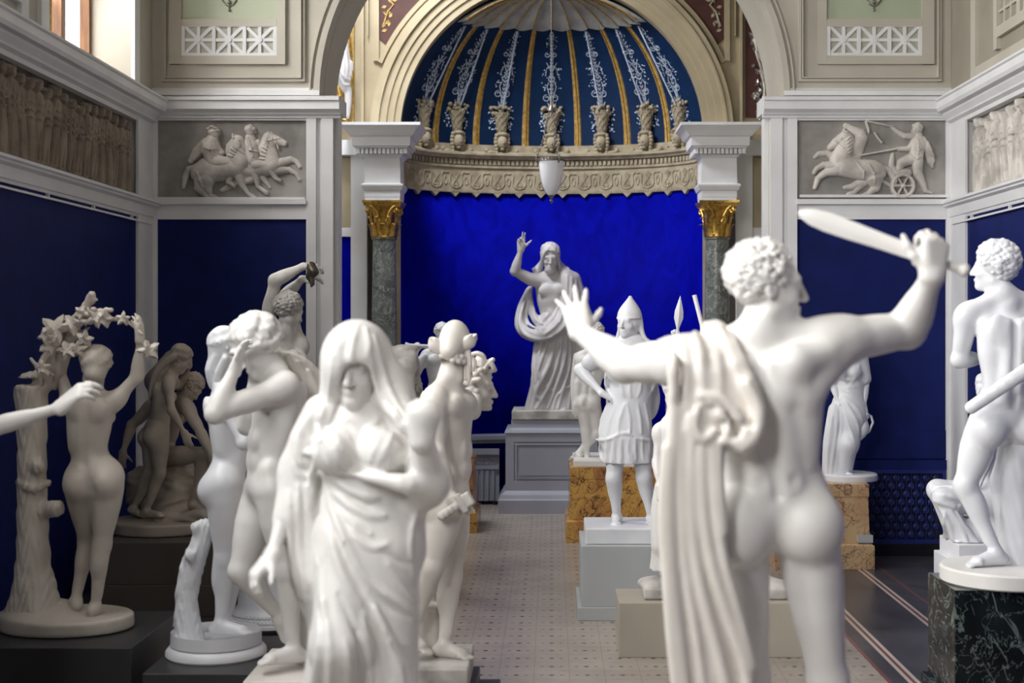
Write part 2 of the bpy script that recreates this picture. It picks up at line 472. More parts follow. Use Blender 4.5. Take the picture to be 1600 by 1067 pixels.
# blue fields, dado grille and black plinth course
for k, sg in enumerate((-1, 1)):
    struct(MB().box(sg * 3.225, sg * 2.005, YB - .012, YB, 0.7, bz(343)), f'wall_back_panel_{"left" if sg < 0 else "right"}', M['blue'])
    d = MB().box(sg * 3.225, sg * 2.005, YB - .05, YB, bz(733), bz(718)).box(sg * 3.225, sg * 2.005, YB - .03, YB, bz(716), bz(672))
    struct(d, f'trim_{14 + k}', M['blue'])
    struct(MB().box(sg * 3.225, sg * 2.005, YB - .06, YB, 0, .10), f'baseboard_{"left" if sg < 0 else "right"}', M['black'])
    # cast grille: frame, back, staggered rosettes joined by bars
    x0, x1 = sorted((sg * 3.22, sg * 2.02)); z0, z1 = .10, bz(733)
    g = thing('heating_grille', ('dark blue iron grille with staggered rosettes low on the wall, right of the pink pedestal' if sg > 0 else 'dark blue iron grille with staggered rosettes low on the wall behind the left statues'), 'grille', ((x0 + x1) / 2, YB - .04, z0))
    MB().box(x0, x1, YB - .02, YB - .008, z0, z1).build('back_plate', M['black'], g)
    MB().box(x0, x1, YB - .055, YB - .02, z0, z0 + .035).box(x0, x1, YB - .055, YB - .02, z1 - .03, z1).box(x0, x0 + .03, YB - .055, YB - .02, z0, z1).box(x1 - .03, x1, YB - .055, YB - .02, z0, z1).build('grille_frame', M['grille'], g)
    gm = MB(); px_ = .081; pz = .066
    r_ = 0; z = z1 - .07
    while z > z0 + .05:
        x = x0 + .07 + (px_ / 2 if r_ % 2 else 0)
        while x < x1 - .05:
            rs = []
            for rad, dy in ((.026, 0), (.026, .012), (.018, .016), (.012, .010), (.007, .014), (.003, .016)):
                rs.append([(x + rad * math.cos(a), YB - .022 - dy, z + rad * math.sin(a)) for a in np.linspace(0, 2 * math.pi, 10, endpoint=False)])
            gm.rings(rs)
            for dx in (-px_ / 2, px_ / 2):
                gm.box(x + dx - .004, x + dx + .004, YB - .034, YB - .022, z - pz * .9, z + pz * .9)
            for dx in (-1, 1):
                gm.add([(x + dx * .02, YB - .032, z - .012), (x + dx * .028, YB - .032, z - .02), (x + dx * px_ / 2, YB - .032, z - pz * .62), (x + dx * (px_ / 2 - .008), YB - .032, z - pz * .62)], [(0, 1, 2, 3)])
            x += px_
        z -= pz; r_ += 1
    gm.build('rosette_lattice', M['grille'], g)

# upper back wall: framed fields with the three-square star lattice
def upper_field(sg, n):
    xo = lambda v: sg * v
    t = MB(); yb = YB
    def rect_mould(xa, xb, za, zb, w_, d):
        t.box(xo(xa), xo(xb), yb - d, yb, za, za + w_)
        t.box(xo(xa), xo(xa) + (w_ if xo(xa) < xo(xb) else -w_), yb - d, yb, za, zb)
        t.box(xo(xb), xo(xb) + (w_ if xo(xb) < xo(xa) else -w_), yb - d, yb, za, zb)
    z_b = bz(128)
    rect_mould(3.19, 2.02, z_b, 5.9, .022, .028)
    rect_mould(3.165, 2.045, z_b + .025, 5.9, .012, .045)
    struct(t, f'trim_{n}', M['paint_cream'])
    t2 = MB()
    zo = bz(101)
    # raised board with an opening for lattice and green field
    t2.box(xo(3.13), xo(2.25), yb - .03, yb, zo, zo + .055)
    t2.box(xo(3.13), xo(3.03), yb - .03, yb, zo, 5.9).box(xo(2.25), xo(2.18), yb - .03, yb, zo, 5.9)
    zl0, zl1 = bz(84), bz(42)
    t2.box(xo(3.03), xo(2.25), yb - .026, yb, zo + .05, zl0).box(xo(3.03), xo(2.25), yb - .03, yb, zl1, zl1 + .06)
    xs = [3.03, 2.25]
    lt = MB()
    s_ = zl1 - zl0; gap = (xs[0] - xs[1] - 3 * s_) / 4
    for k in range(4):
        a = xs[1] + k * (s_ + gap)
        lt.box(xo(a), xo(a + gap), yb - .027, yb, zl0 - .02, zl1 + .02)
    lt.box(xo(3.03), xo(2.25), yb - .0265, yb, zl0 - .02, zl0 + .004).box(xo(3.03), xo(2.25), yb - .0265, yb, zl1 - .004, zl1 + .02)
    for k in range(3):
        cx_ = xs[1] + gap + k * (s_ + gap) + s_ / 2; cz_ = (zl0 + zl1) / 2; h = s_ / 2
        b_ = .013
        lt.box(xo(cx_) - b_, xo(cx_) + b_, yb - .022, yb, cz_ - h, cz_ + h).box(xo(cx_) - h, xo(cx_) + h, yb - .022, yb, cz_ - b_, cz_ + b_)
        for dg in (1, -1):
            q = b_ * .75
            lt.add([(xo(cx_) + sx * h + ox, yy, cz_ + dg * sx * h + oz) for yy in (yb - .02, yb) for sx, ox, oz in ((-1, -q, q * dg), (-1, q, -q * dg), (1, q, -q * dg), (1, -q, q * dg))],
                   [(0, 1, 2, 3), (4, 5, 6, 7), (0, 1, 5, 4), (2, 3, 7, 6), (1, 2, 6, 5), (3, 0, 4, 7)])
        lt.sweep([(.0, 0)] and [(.022 * math.cos(a), .022 * math.sin(a)) for a in np.linspace(0, 2 * math.pi, 12, endpoint=False)], yb - .03, yb, lambda y, u_, w_: (xo(cx_) + u_, y, cz_ + w_))
    lt.build('star_lattice', M['paint'], struct(t2, f'trim_{n + 1}', M['paint_cream']))
    struct(MB().box(xo(3.03), xo(2.25), yb - .006, yb, zl0, zl1), f'trim_{n + 2}', M['lattice_back'])
    struct(MB().box(xo(3.03), xo(2.25), yb - .006, yb, zl1 + .06, 5.9), f'trim_{n + 3}', M['sage'])
    # small painted pendant ornament near the top edge
    o = MB(); cx_ = xo(2.64)
    zc = bz(8)
    o.tube([(cx_ - .06, yb - .012, zc + .04), (cx_ - .03, yb - .012, zc - .0), (cx_, yb - .012, zc - .015), (cx_ + .03, yb - .012, zc), (cx_ + .06, yb - .012, zc + .04)], .006)
    o.tube([(cx_, yb - .012, zc + .12), (cx_, yb - .012, zc - .04)], .005).ball((cx_, yb - .014, zc - .045), .012).ball((cx_, yb - .014, zc + .02), .016)
    tag(o.build('pendant_ornament', M['pewter'], None, smooth=True), 'small pendant ornament on the green field above the ' + ('left' if sg < 0 else 'right') + ' star lattice', 'ornament')
upper_field(-1, 20); upper_field(1, 24)

# right upper wall: framed field with grille lattice
t = MB()
t.box(W, W - .03, 10.9, 11.02, ZK, 6).box(W, W - .03, 9.2, 9.3, ZK, 6).box(W, W - .03, 6.0, 10.9, ZK + .06, ZK + .16)
t.box(W, W - .035, 10.36, 10.44, ZK + .2, 6).box(W, W - .035, 8.2, 10.44, 3.98, 4.06).box(W, W - .03, 8.2, 8.28, ZK + .2, 6).box(W, W - .03, 9.86, 9.92, 4.06, 6)
yy = 8.4
while yy < 10.36:
    t.box(W, W - .02, yy, yy + .028, 4.06, 4.60); yy += .14
for z in (4.16, 4.30, 4.44, 4.58): t.box(W, W - .02, 8.28, 10.36, z, z + .02)
struct(t, 'trim_28', M['paint_cream'])

# ------------------------------------------------------------------ the domed bay and the apse wall
a_, b_ = 1.53, .75                  # apse half width and depth
ZSP = 3.80                          # springing of apse arch and semidome
BW = 3.1
struct(MB().box(-BW, -BW + .2, YB + .24, YA, 0, 3.4).box(-BW, -BW + .2, YB + .24, YA, 5.6, 6.8).box(-BW, -BW + .2, YB + .24, 12.2, 3.4, 5.6).box(-BW, -BW + .2, 14.1, YA, 3.4, 5.6).box(BW - .2, BW, YB + .24, YA, 0, 6.8), 'wall_bay', M['paint_cream'])
struct(MB().box(-BW - .02, -BW + .02, 12.2, 14.1, 3.4, 5.6), 'window_5', M['lantern'])
struct(MB().box(-BW, BW, YB + .2, YA + .1, 6.7, 6.9), 'ceiling_bay', M['ceil'])
# apse wall: flanks, arch, beige facing
struct(arch_wall(BW, a_, ZSP, 6.8, YA, YA + .3, a_), 'wall_apse', M['paint_beige'])
# archivolt steps
av = MB()
for r0, r1, d in ((1.53, 1.60, .05), (1.60, 1.67, .07), (1.67, 1.745, .09), (1.745, 1.77, .12), (1.77, 1.83, .10)):
    q = arch_ring(r0, r1, ZSP, YA - d, YA + .01); av.add(q.v, q.f)
struct(av, 'trim_29', M['paint_beige'], smooth='auto')
# lining behind opening: blue niche wall (half ellipse), entablature, semidome
NA = 64
ang = np.linspace(0, math.pi, NA + 1)
def niche(prof, name, mat, smooth='auto', ainc=0):
    m_ = MB(); rs = []
    for t_ in ang:
        rs.append([((a_ - u_) * math.cos(t_), YA + .30 * 0 + .02 + (b_ + .1 - u_) * math.sin(t_), z) for u_, z in prof])
    n = len(prof)
    return struct(m_.rings(rs, closed=True), name, mat, smooth=smooth)
ZE0, ZE1 = 3.285, 3.80
niche([(0, .0), (0, ZE0 + .1), (-.08, ZE0 + .1), (-.08, 0)], 'wall_apse_niche', M['blue_bright'], True)
niche([(.0, .62), (.03, .62), (.035, .66), (.05, .66), (.05, .70), (.0, .72)], 'trim_30', M['ped_grey'])
niche([(-.05, ZE0), (.03, ZE0), (.03, 3.545), (.05, 3.55), (.05, 3.572), (.03, 3.575), (.03, 3.64), (.075, 3.645), (.085, 3.665), (.11, 3.68), (.11, 3.70), (.02, 3.73), (.02, ZE1), (-.05, ZE1)], 'trim_31', M['stone_frieze'])
# dentils, scalloped lower edge and the anthemion relief of the frieze
def nich_pt(t_, u_, z): return ((a_ - u_) * math.cos(t_), YA + .02 + (b_ + .1 - u_) * math.sin(t_), z)
tt = np.linspace(0, math.pi, 1200)
cur_ = np.array([nich_pt(t_, .03, 0) for t_ in tt]); L_ = np.r_[0, np.cumsum(np.linalg.norm(np.diff(cur_, axis=0), axis=1))]
def at_len(s_): return float(np.interp(s_, L_, tt))
def arc_strip(mb, s0, s1, z0, z1, u0, u1):
    ta, tb = at_len(s0), at_len(s1)
    vs = [nich_pt(t_, u_, z) for z in (z0, z1) for t_, u_ in ((ta, u1), (tb, u1), (tb, u0), (ta, u0))]
    mb.add(vs, [(3, 2, 1, 0), (4, 5, 6, 7), (0, 1, 5, 4), (1, 2, 6, 5), (2, 3, 7, 6), (3, 0, 4, 7)])
den = MB(); s_ = .02
while s_ < L_[-1] - .03:
    arc_strip(den, s_, s_ + .03, 3.585, 3.635, .03, .055); s_ += .05
struct(den, 'trim_32', M['stone_frieze'])
orn = MB(); NP = 16; stp = L_[-1] / NP
def arc_path(mb, pts, r):
    mb.tube([nich_pt(at_len(min(max(s0, 0), L_[-1])), .034, z) for s0, z in pts], r, 5)
for k in range(NP):
    s0 = (k + .5) * stp; w_ = stp / 2
    th = np.linspace(0, math.pi, 12)
    # omega-shaped strap
    arc_path(orn, [(s0 - w_, 3.49), (s0 - w_ * .75, 3.50), (s0 - w_ * .55, 3.47), (s0 - w_ * .6, 3.42), (s0 - w_ * .62, 3.38), (s0 - w_ * .4, 3.345), (s0, 3.33), (s0 + w_ * .4, 3.345), (s0 + w_ * .62, 3.38), (s0 + w_ * .6, 3.42), (s0 + w_ * .55, 3.47), (s0 + w_ * .75, 3.50), (s0 + w_, 3.49)], .0085)
    for q in (-.3, -.16, 0, .16, .3):
        arc_path(orn, [(s0 + q * .1 * w_, 3.42), (s0 + q * .7 * w_, 3.46), (s0 + q * 1.2 * w_, 3.51 - abs(q) * .09)], .006)
    for q in (-1, 1):
        arc_path(orn, [(s0, 3.42), (s0 + q * .2 * w_, 3.39), (s0 + q * .3 * w_, 3.365), (s0 + q * .12 * w_, 3.355), (s0 + q * .08 * w_, 3.375)], .006)
        arc_path(orn, [(s0 + q * w_, 3.46), (s0 + q * .82 * w_, 3.42), (s0 + q * .9 * w_, 3.375), (s0 + q * w_, 3.365)], .006)
    # drip fringe and point
    for q in np.linspace(-.9, .9, 9):
        arc_strip(orn, s0 + (q - .05) * w_, s0 + (q + .05) * w_, ZE0 + .004, ZE0 + .032, .03, .036)
    ta, tb, tm = at_len(s0 - .045), at_len(s0 + .045), at_len(s0)
    orn.add([nich_pt(ta, .031, ZE0), nich_pt(tb, .031, ZE0), nich_pt(tm, .031, ZE0 - .045), nich_pt(ta, .0, ZE0), nich_pt(tb, .0, ZE0), nich_pt(tm, .0, ZE0 - .045)], [(0, 1, 2), (5, 4, 3), (0, 2, 5, 3), (1, 4, 5, 2), (0, 3, 4, 1)])
struct(orn, 'trim_33', M['stone_frieze'], smooth=False)

# semidome: v elevation, t azimuth
DA, DB, DC = a_, b_ + .1, 1.54
def dome_pt(t_, v_, off=0.0):
    a = DA - off; b = DB - off; c_ = DC - off
    return (a * math.cos(v_) * math.cos(t_), YA + .02 + b * math.cos(v_) * math.sin(t_), ZE1 + c_ * math.sin(v_))
dm = MB(); rs = []
for t_ in np.linspace(0, math.pi, 73):
    rs.append([dome_pt(t_, v_) for v_ in np.linspace(0, math.pi / 2 - .01, 25)])
dm.rings(rs, closed=False, cap=False)
dome = struct(dm, 'ceiling_apse', M['dome_blue'], smooth=True)
# gold ribs between the painted gores
nG = 8
taz = [math.pi * .5 + (k - 3.5 + .0) * math.radians(21.2) for k in range(8)]
taz_b = taz[1:7]
for k, t0 in enumerate(taz_b):
    for wd, off, mt, nm in ((.040, .012, 'gold_paint', 'gold_rib'), (.009, .024, 'gold', 'gold_bead')):
        m_ = MB(); rs = []
        for v_ in np.linspace(.0, .93, 22):
            p0 = np.array(dome_pt(t0, v_, 0)); pe = np.array(dome_pt(t0 + .01, v_, 0)); tng = norm(pe - p0)
            w_ = wd * (1 - .45 * v_)
            inn = np.array(dome_pt(t0, v_, off)) - p0
            rs.append([p0 - tng * w_, p0 - tng * w_ * .7 + inn, p0 + tng * w_ * .7 + inn, p0 + tng * w_])
        o = m_.rings(rs).build(nm, M[mt], dome, smooth=False)
# scalloped shell crowning the dome
sh = MB(); rs = []
nf = 14
for t_ in np.linspace(0.0, math.pi, nf * 12 + 1):
    ph = (t_ / math.pi * nf) % 1.0
    bulge = math.sin(math.pi * ph) if 0 < ph < 1 else 0
    row = []
    for q in np.linspace(0, 1, 14):
        v0 = .93 - .055 * bulge
        v_ = v0 + (math.pi / 2 - .02 - v0) * q
        row.append(dome_pt(t_, v_, .07 - .05 * bulge * (1 - q) + .0))
    rs.append(row)
sh.rings(rs, closed=False, cap=False)
sh.build('fluted_shell', M['shell'], dome, smooth=True)
for k in range(nf + 1):
    t_ = math.pi * k / nf
    MB().tube([dome_pt(t_, v_, .075) for v_ in np.linspace(.935, 1.5, 10)], .008, 6).build('shell_rib', M['gold_paint'], dome, smooth=True)

# painted arabesques (thin white ornament on each blue gore)
def gore_orn(tc):
    m_ = MB()
    def pt(u_, v_, off=.004):        # u across in metres at that height
        rad = math.hypot(DA * math.sin(tc), DB * math.cos(tc)) * math.cos(v_)
        return dome_pt(tc + u_ / max(rad, .05), v_, off)
    def leaf(u0, v0, du, dv, w_):
        p = [np.array(pt(u0, v0)), np.array(pt(u0 + du * .5, v0 + dv * .5)), np.array(pt(u0 + du, v0 + dv))]
        d = norm(p[2] - p[0]); n_ = norm(np.cross(d, (0, -1, .3)))
        m_.add([p[0], p[1] + n_ * w_, p[2], p[1] - n_ * w_], [(0, 1, 2, 3)])
    def line(pts, r):
        m_.tube([pt(*q) for q in pts], r, 4)
    line([(0, .16), (0, .86)], .009)
    for v_ in np.arange(.30, .84, .028):
        for q in (-1, 1): leaf(0, v_, q * .018, .03, .007)
    def scroll(u0, v0, s_, q):
        pts = [(u0 + q * s_ * (1 - .75 * k / 14) * math.sin(k * .62) * 1.0 + q * s_, v0 + s_ * .62 * (1 - .75 * k / 14) * math.cos(k * .62)) for k in range(13)]
        line(pts, .005)
    rnd = random.Random(int(tc * 1000))
    for q in (-1, 1):
        scroll(.012, .335 if abs(math.cos(tc)) < .35 else .36, .042, q)
        scroll(.01, .66, .032, q)
        line([(0, .30), (q * .03, .37), (q * .05, .42), (q * .03, .45)], .005)
        line([(0, .58), (q * .05, .56), (q * .065, .50)], .004)
        line([(0, .52), (q * .03, .57), (q * .055, .60)], .005)
        line([(0, .78), (q * .02, .80), (q * .022, .84)], .004)
        leaf(.004 * q, .255, q * .045, .055, .008); leaf(0, .26, q * .02, .07, .006)
        for k in range(26):              # hanging leaf sprays round the basket
            u0 = q * rnd.uniform(.05, .125); v0 = rnd.uniform(.10, .27)
            leaf(u0, v0, rnd.uniform(-.03, .03), rnd.uniform(-.02, .02), .009)
        for k in range(16):
            u0 = q * rnd.uniform(.025, .1); v0 = rnd.uniform(.40, .56)
            leaf(u0, v0, rnd.uniform(-.025, .025), rnd.uniform(-.018, .018), .008)
        for k in range(7):
            u0 = q * rnd.uniform(.02, .055); v0 = rnd.uniform(.70, .82)
            leaf(u0, v0, rnd.uniform(-.02, .02), rnd.uniform(-.012, .012), .006)
    # medallion
    line([(.032 * math.sin(a), .475 + .024 * math.cos(a)) for a in np.linspace(0, 2 * math.pi, 17)], .005)
    return m_
gores = [math.pi / 2 + k * math.radians(21.2) for k in range(-3, 4)]
for tc in gores:
    gore_orn(tc).build('painted_arabesque', M['dome_paint'], dome)
# flower baskets on female masks at the foot of every gore
def mask_basket(tc):
    base = np.array(dome_pt(tc, .0, .05)); cen = np.array([0, YA + .02, base[2]])
    f = norm((cen - base) * np.array([1, 1, 0])); f = norm(f + np.array([0, -.8, 0])); r_ = np.cross((0, 0, 1), f)
    K_ = 1.38
    at = lambda u_, d, z: base + r_ * u_ * K_ + f * d * 1.15 + np.array([0, 0, z * K_ + .055])
    rnd = random.Random(int(tc * 777))
    hd = MB()
    R3 = np.array([r_, f, (0, 0, 1)])
    def blob(u_, d, z, sx, sy, sz, n=12, m=8):
        b = MB().ball((0, 0, 0), K_, n, m, (sx, sy, sz)); hd.add([np.array(q) @ R3 + at(u_, d, z) for q in b.v], b.f)
    blob(0, .02, -.02, .042, .045, .058)          # face
    blob(0, .062, -.03, .008, .016, .016, 6, 5)   # nose
    blob(0, .055, -.056, .014, .01, .006, 6, 5)   # mouth
    blob(0, .03, -.075, .018, .025, .016, 8, 5)   # chin
    for q in (-1, 1):
        blob(q * .017, .052, -.012, .011, .008, .005, 6, 5)
        for k in range(6):
            blob(q * (.045 + .006 * math.sin(k)), .02 - .004 * k, .03 - .026 * k, .017, .02, .019, 8, 5)
        blob(q * .085, 0, -.10, .045, .02, .014, 8, 5); blob(q * .12, 0, -.085, .02, .015, .02, 8, 5)
    blob(0, .02, .038, .05, .045, .02)
    bk = MB()
    rs = []
    for z, r in ((.05, .03), (.06, .036), (.10, .036), (.16, .044), (.20, .058), (.205, .062), (.20, .05)):
        rs.append([at(r * math.cos(a), r * math.sin(a), z) for a in np.linspace(0, 2 * math.pi, 16, endpoint=False)])
    bk.rings(rs)
    for k in range(7):
        for dz in (-1, 1):
            a0 = k * math.pi * 2 / 7
            bk.tube([at((.037 + .09 * t_ * t_ * .3) * math.cos(a0 + dz * t_ * 2), (.037 + .09 * t_ * t_ * .3) * math.sin(a0 + dz * t_ * 2), .06 + .14 * t_) for t_ in np.linspace(0, 1, 6)], .004, 4)
    fl = MB()
    for k in range(38):
        a, rr_ = rnd.uniform(0, 2 * math.pi), rnd.uniform(.01, .085)
        b = MB().ball(at(rr_ * math.cos(a), rr_ * math.sin(a) * .8, .215 + rnd.uniform(0, .06) - rr_ * .25), rnd.uniform(.014, .025), 7, 5); fl.add(b.v, b.f)
    root = thing('mask_bracket', '', 'ornament', tuple(at(0, 0, 0)))
    return root, hd, bk, fl
ML = ['carved female mask carrying a flower basket, leftmost under the semidome at the arch', 'carved female mask with flower basket under the dome, second from the left', 'carved mask with flower basket under the dome, just left of the central one', 'carved female mask with flower basket directly behind the hanging lamp chains', 'carved mask with flower basket under the dome, just right of the central one', 'carved female mask with flower basket under the dome, second from the right', 'carved female mask carrying a flower basket, rightmost under the semidome at the arch']
for tc, lb in zip(gores[::-1], ML):
    root, hd, bk, fl = mask_basket(tc)
    root['label'] = lb; root['group'] = 'mask brackets under the semidome'
    hd.build('mask', M['stone_frieze'], root, smooth=True)
    bk.build('basket', M['stone_frieze'], root, smooth=True)
    fl.build('flowers', M['stone_frieze'], root, smooth=True)

# facing of the apse wall: spandrel panels, side bays, entablature ends
def ax_(px, Y=YA): return bx(px, Y)
def az_(py, Y=YA): return bz(py, Y)
sp = MB()
for sg in (-1, 1):
    sp.box(sg * 1.925, sg * 1.895, YA - .06, YA, ZSP, 6.6).box(sg * 1.86, sg * 1.85, YA - .05, YA, ZSP + 1.0, 6.6)
    # jamb strips behind the columns
    sp.box(sg * 1.60, sg * 1.53, YA - .03, YA, 0, ZSP - .3)
struct(sp, 'trim_34', M['paint_beige'])
for k, sg in enumerate((-1, 1)):
    # maroon spandrel (between arch and strip) with a scroll of leaves
    N = 14; m_ = MB()
    pts = [(1.81 * math.cos(a), ZSP + 1.81 * math.sin(a)) for a in np.linspace(.62, 1.35, N)]
    rr_ = 1.87
    for p, q in zip(pts[:-1], pts[1:]):
        vs = []
        for y in (YA - .012, YA):
            for (x, z) in (p, q): vs.append((sg * (x + .09 * (x / 1.81)), y, z + .09))
            vs.append((sg * 1.80, y, max(q[1] + .09, ZSP + 1.2))); vs.append((sg * 1.80, y, max(p[1] + .09, ZSP + 1.2)))
        m_.add(vs, [(0, 1, 2, 3), (7, 6, 5, 4), (0, 4, 5, 1), (2, 6, 7, 3)])
    s2 = MB()
    xx = [1.775, 1.775, .4, .4]
    poly = [(1.745, ZSP + .98)] + [((1.81 + .10) * math.cos(a), ZSP + (1.81 + .10) * math.sin(a)) for a in np.linspace(.50, 1.35, 16)] + [(.42, 6.4), (1.745, 6.4)]
    n = len(poly)
    s2.add([(sg * x, YA - .012, z) for x, z in poly] + [(sg * x, YA + .0, z) for x, z in poly], [tuple(range(n)), tuple(range(n, 2 * n))[::-1]] + [(i, (i + 1) % n, n + (i + 1) % n, n + i) for i in range(n)])
    spd = struct(s2, f'trim_{35 + k}', M['maroon'])
    lf = MB(); rnd = random.Random(5)
    for kk in range(34):
        a = rnd.uniform(0, 6.28); cxz = (rnd.uniform(1.35, 1.70), 0)
        x0 = cxz[0]; zmin = ZSP + math.sqrt(max(.01, 1.98 ** 2 - x0 * x0))
        z0 = zmin + rnd.uniform(.02, .5)
        l_ = .06
        d = np.array([math.cos(a), 0, math.sin(a)]); n_ = np.array([-d[2], 0, d[0]]) * .018; p0 = np.array([sg * x0, YA - .018, z0])
        lf.add([p0 - d * l_ / 2, p0 + n_, p0 + d * l_ / 2, p0 - n_], [(0, 1, 2, 3)])
    lf.tube([(sg * 1.70, YA - .018, ZSP + 1.12), (sg * 1.66, YA - .018, ZSP + 1.25), (sg * 1.60, YA - .018, ZSP + 1.32), (sg * 1.66, YA - .018, ZSP + 1.40), (sg * 1.55, YA - .018, ZSP + 1.5)], .01, 5)
    lf.build('painted_leaf_scroll', M['gold_paint'] if sg < 0 else M['stone_frieze'], spd)
    q = MB()
    # frame of the spandrel
    q.box(sg * 1.80, sg * 1.745, YA - .035, YA, ZSP + .75, 6.4)
    rs = []
    for a in np.linspace(.40, 1.35, 20):
        c_, s_ = math.cos(a), math.sin(a)
        rs.append([(sg * r * c_, y, ZSP + r * s_) for r, y in ((1.86, YA), (1.86, YA - .04), (1.905, YA - .04), (1.905, YA))])
    q.rings(rs)
    struct(q, f'trim_{37 + k}', M['paint_beige'])
    # side bay: stepped wall carrying the entablature, blue below
    s3 = MB()
    yS = YA - .10
    s3.box(sg * 2.02, sg * 1.86, yS, YA, 0, az_(222, yS))                # white pilaster strip
    s3.box(sg * 2.16, sg * 2.02, yS + .05, YA, az_(370), az_(358)).box(sg * 2.20, sg * 1.86, yS - .08, YA, az_(245), az_(222))
    s3.box(sg * 3.0, sg * 2.35, yS + .03, YA, 0, az_(240))
    s3.box(sg * 2.16, sg * 2.02, yS + .06, YA, az_(358), az_(352)).box(sg * 2.35, sg * 2.30, yS + .05, YA, az_(358), az_(245))
    struct(s3, f'trim_{39 + k}', M['paint'])
    struct(MB().box(sg * 2.32, sg * 2.03, YA - .04, YA, az_(356), az_(247)), f'trim_{41 + k}', M['paint_beige'])
    struct(MB().box(sg * 2.36, sg * 2.02, YA - .03, YA, 0, az_(370)), f'wall_bay_panel_{"left" if sg < 0 else "right"}', M['blue_bright'])
    # dark strip painted on the flat wall for the shade behind the column
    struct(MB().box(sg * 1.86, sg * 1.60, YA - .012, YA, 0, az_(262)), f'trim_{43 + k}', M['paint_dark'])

# upper side ornaments glimpsed between the arches
on = MB(); rnd = random.Random(3)
for k in range(60):
    x0 = 2.13 + rnd.uniform(-.10, .12); z0 = 4.1 + rnd.uniform(-.15, .75); a = rnd.uniform(0, 6.28); l_ = rnd.uniform(.05, .11)
    d = np.array([math.cos(a), 0, math.sin(a)]); n_ = np.array([-d[2], 0, d[0]]) * l_ * .35; p0 = np.array([x0, YA - .03, z0])
    on.add([p0 - d * l_ / 2, p0 + n_ + (0, -.012, 0), p0 + d * l_ / 2, p0 - n_ + (0, -.012, 0)], [(0, 1, 2), (0, 2, 3)])
for k in range(5):
    on.tube([(2.10 + .05 * math.sin(q * 2 + k), YA - .05, 3.95 + .2 * k + .3 * q) for q in np.linspace(0, 1, 8)], .018, 6)
orp = thing('ornament_panel', 'dark maroon panel with grey leaf relief behind the right arch impost', 'relief', (2.1, YA - .02, 3.9))
MB().box(1.96, 2.35, YA - .025, YA - .005, 3.98, 5.6).build('panel', M['maroon'], orp)
on.build('leaf_relief', M['pewter'], orp, smooth=False)
# ------------------------------------------------------------------ columns with gilt capitals
def acanthus(mb, c, ang, r, z0, h, w_, flare):
    rows = []
    ca, sa = math.cos(ang), math.sin(ang)
    for q in np.linspace(0, 1, 7):
        rr_ = r + flare * (q ** 2.6); z = z0 + h * (q if q < .86 else .86 + (.86 - q) * .7)
        ww = w_ * (math.sin(math.pi * min(.97, .30 + q * .62)) ** .7) * (1 + .12 * math.cos(q * 18))
        row = []
        for t_ in (-1, -.5, 0, .5, 1):
            dd = rr_ + .010 * (1 - abs(t_)) + (.004 if abs(t_) == .5 else 0)
            row.append((c[0] + ca * dd - sa * t_ * ww, c[1] + sa * dd + ca * t_ * ww, c[2] + z))
        rows.append(row)
    b = MB().rings(rows, closed=False, cap=False)
    mb.add(b.v, b.f)

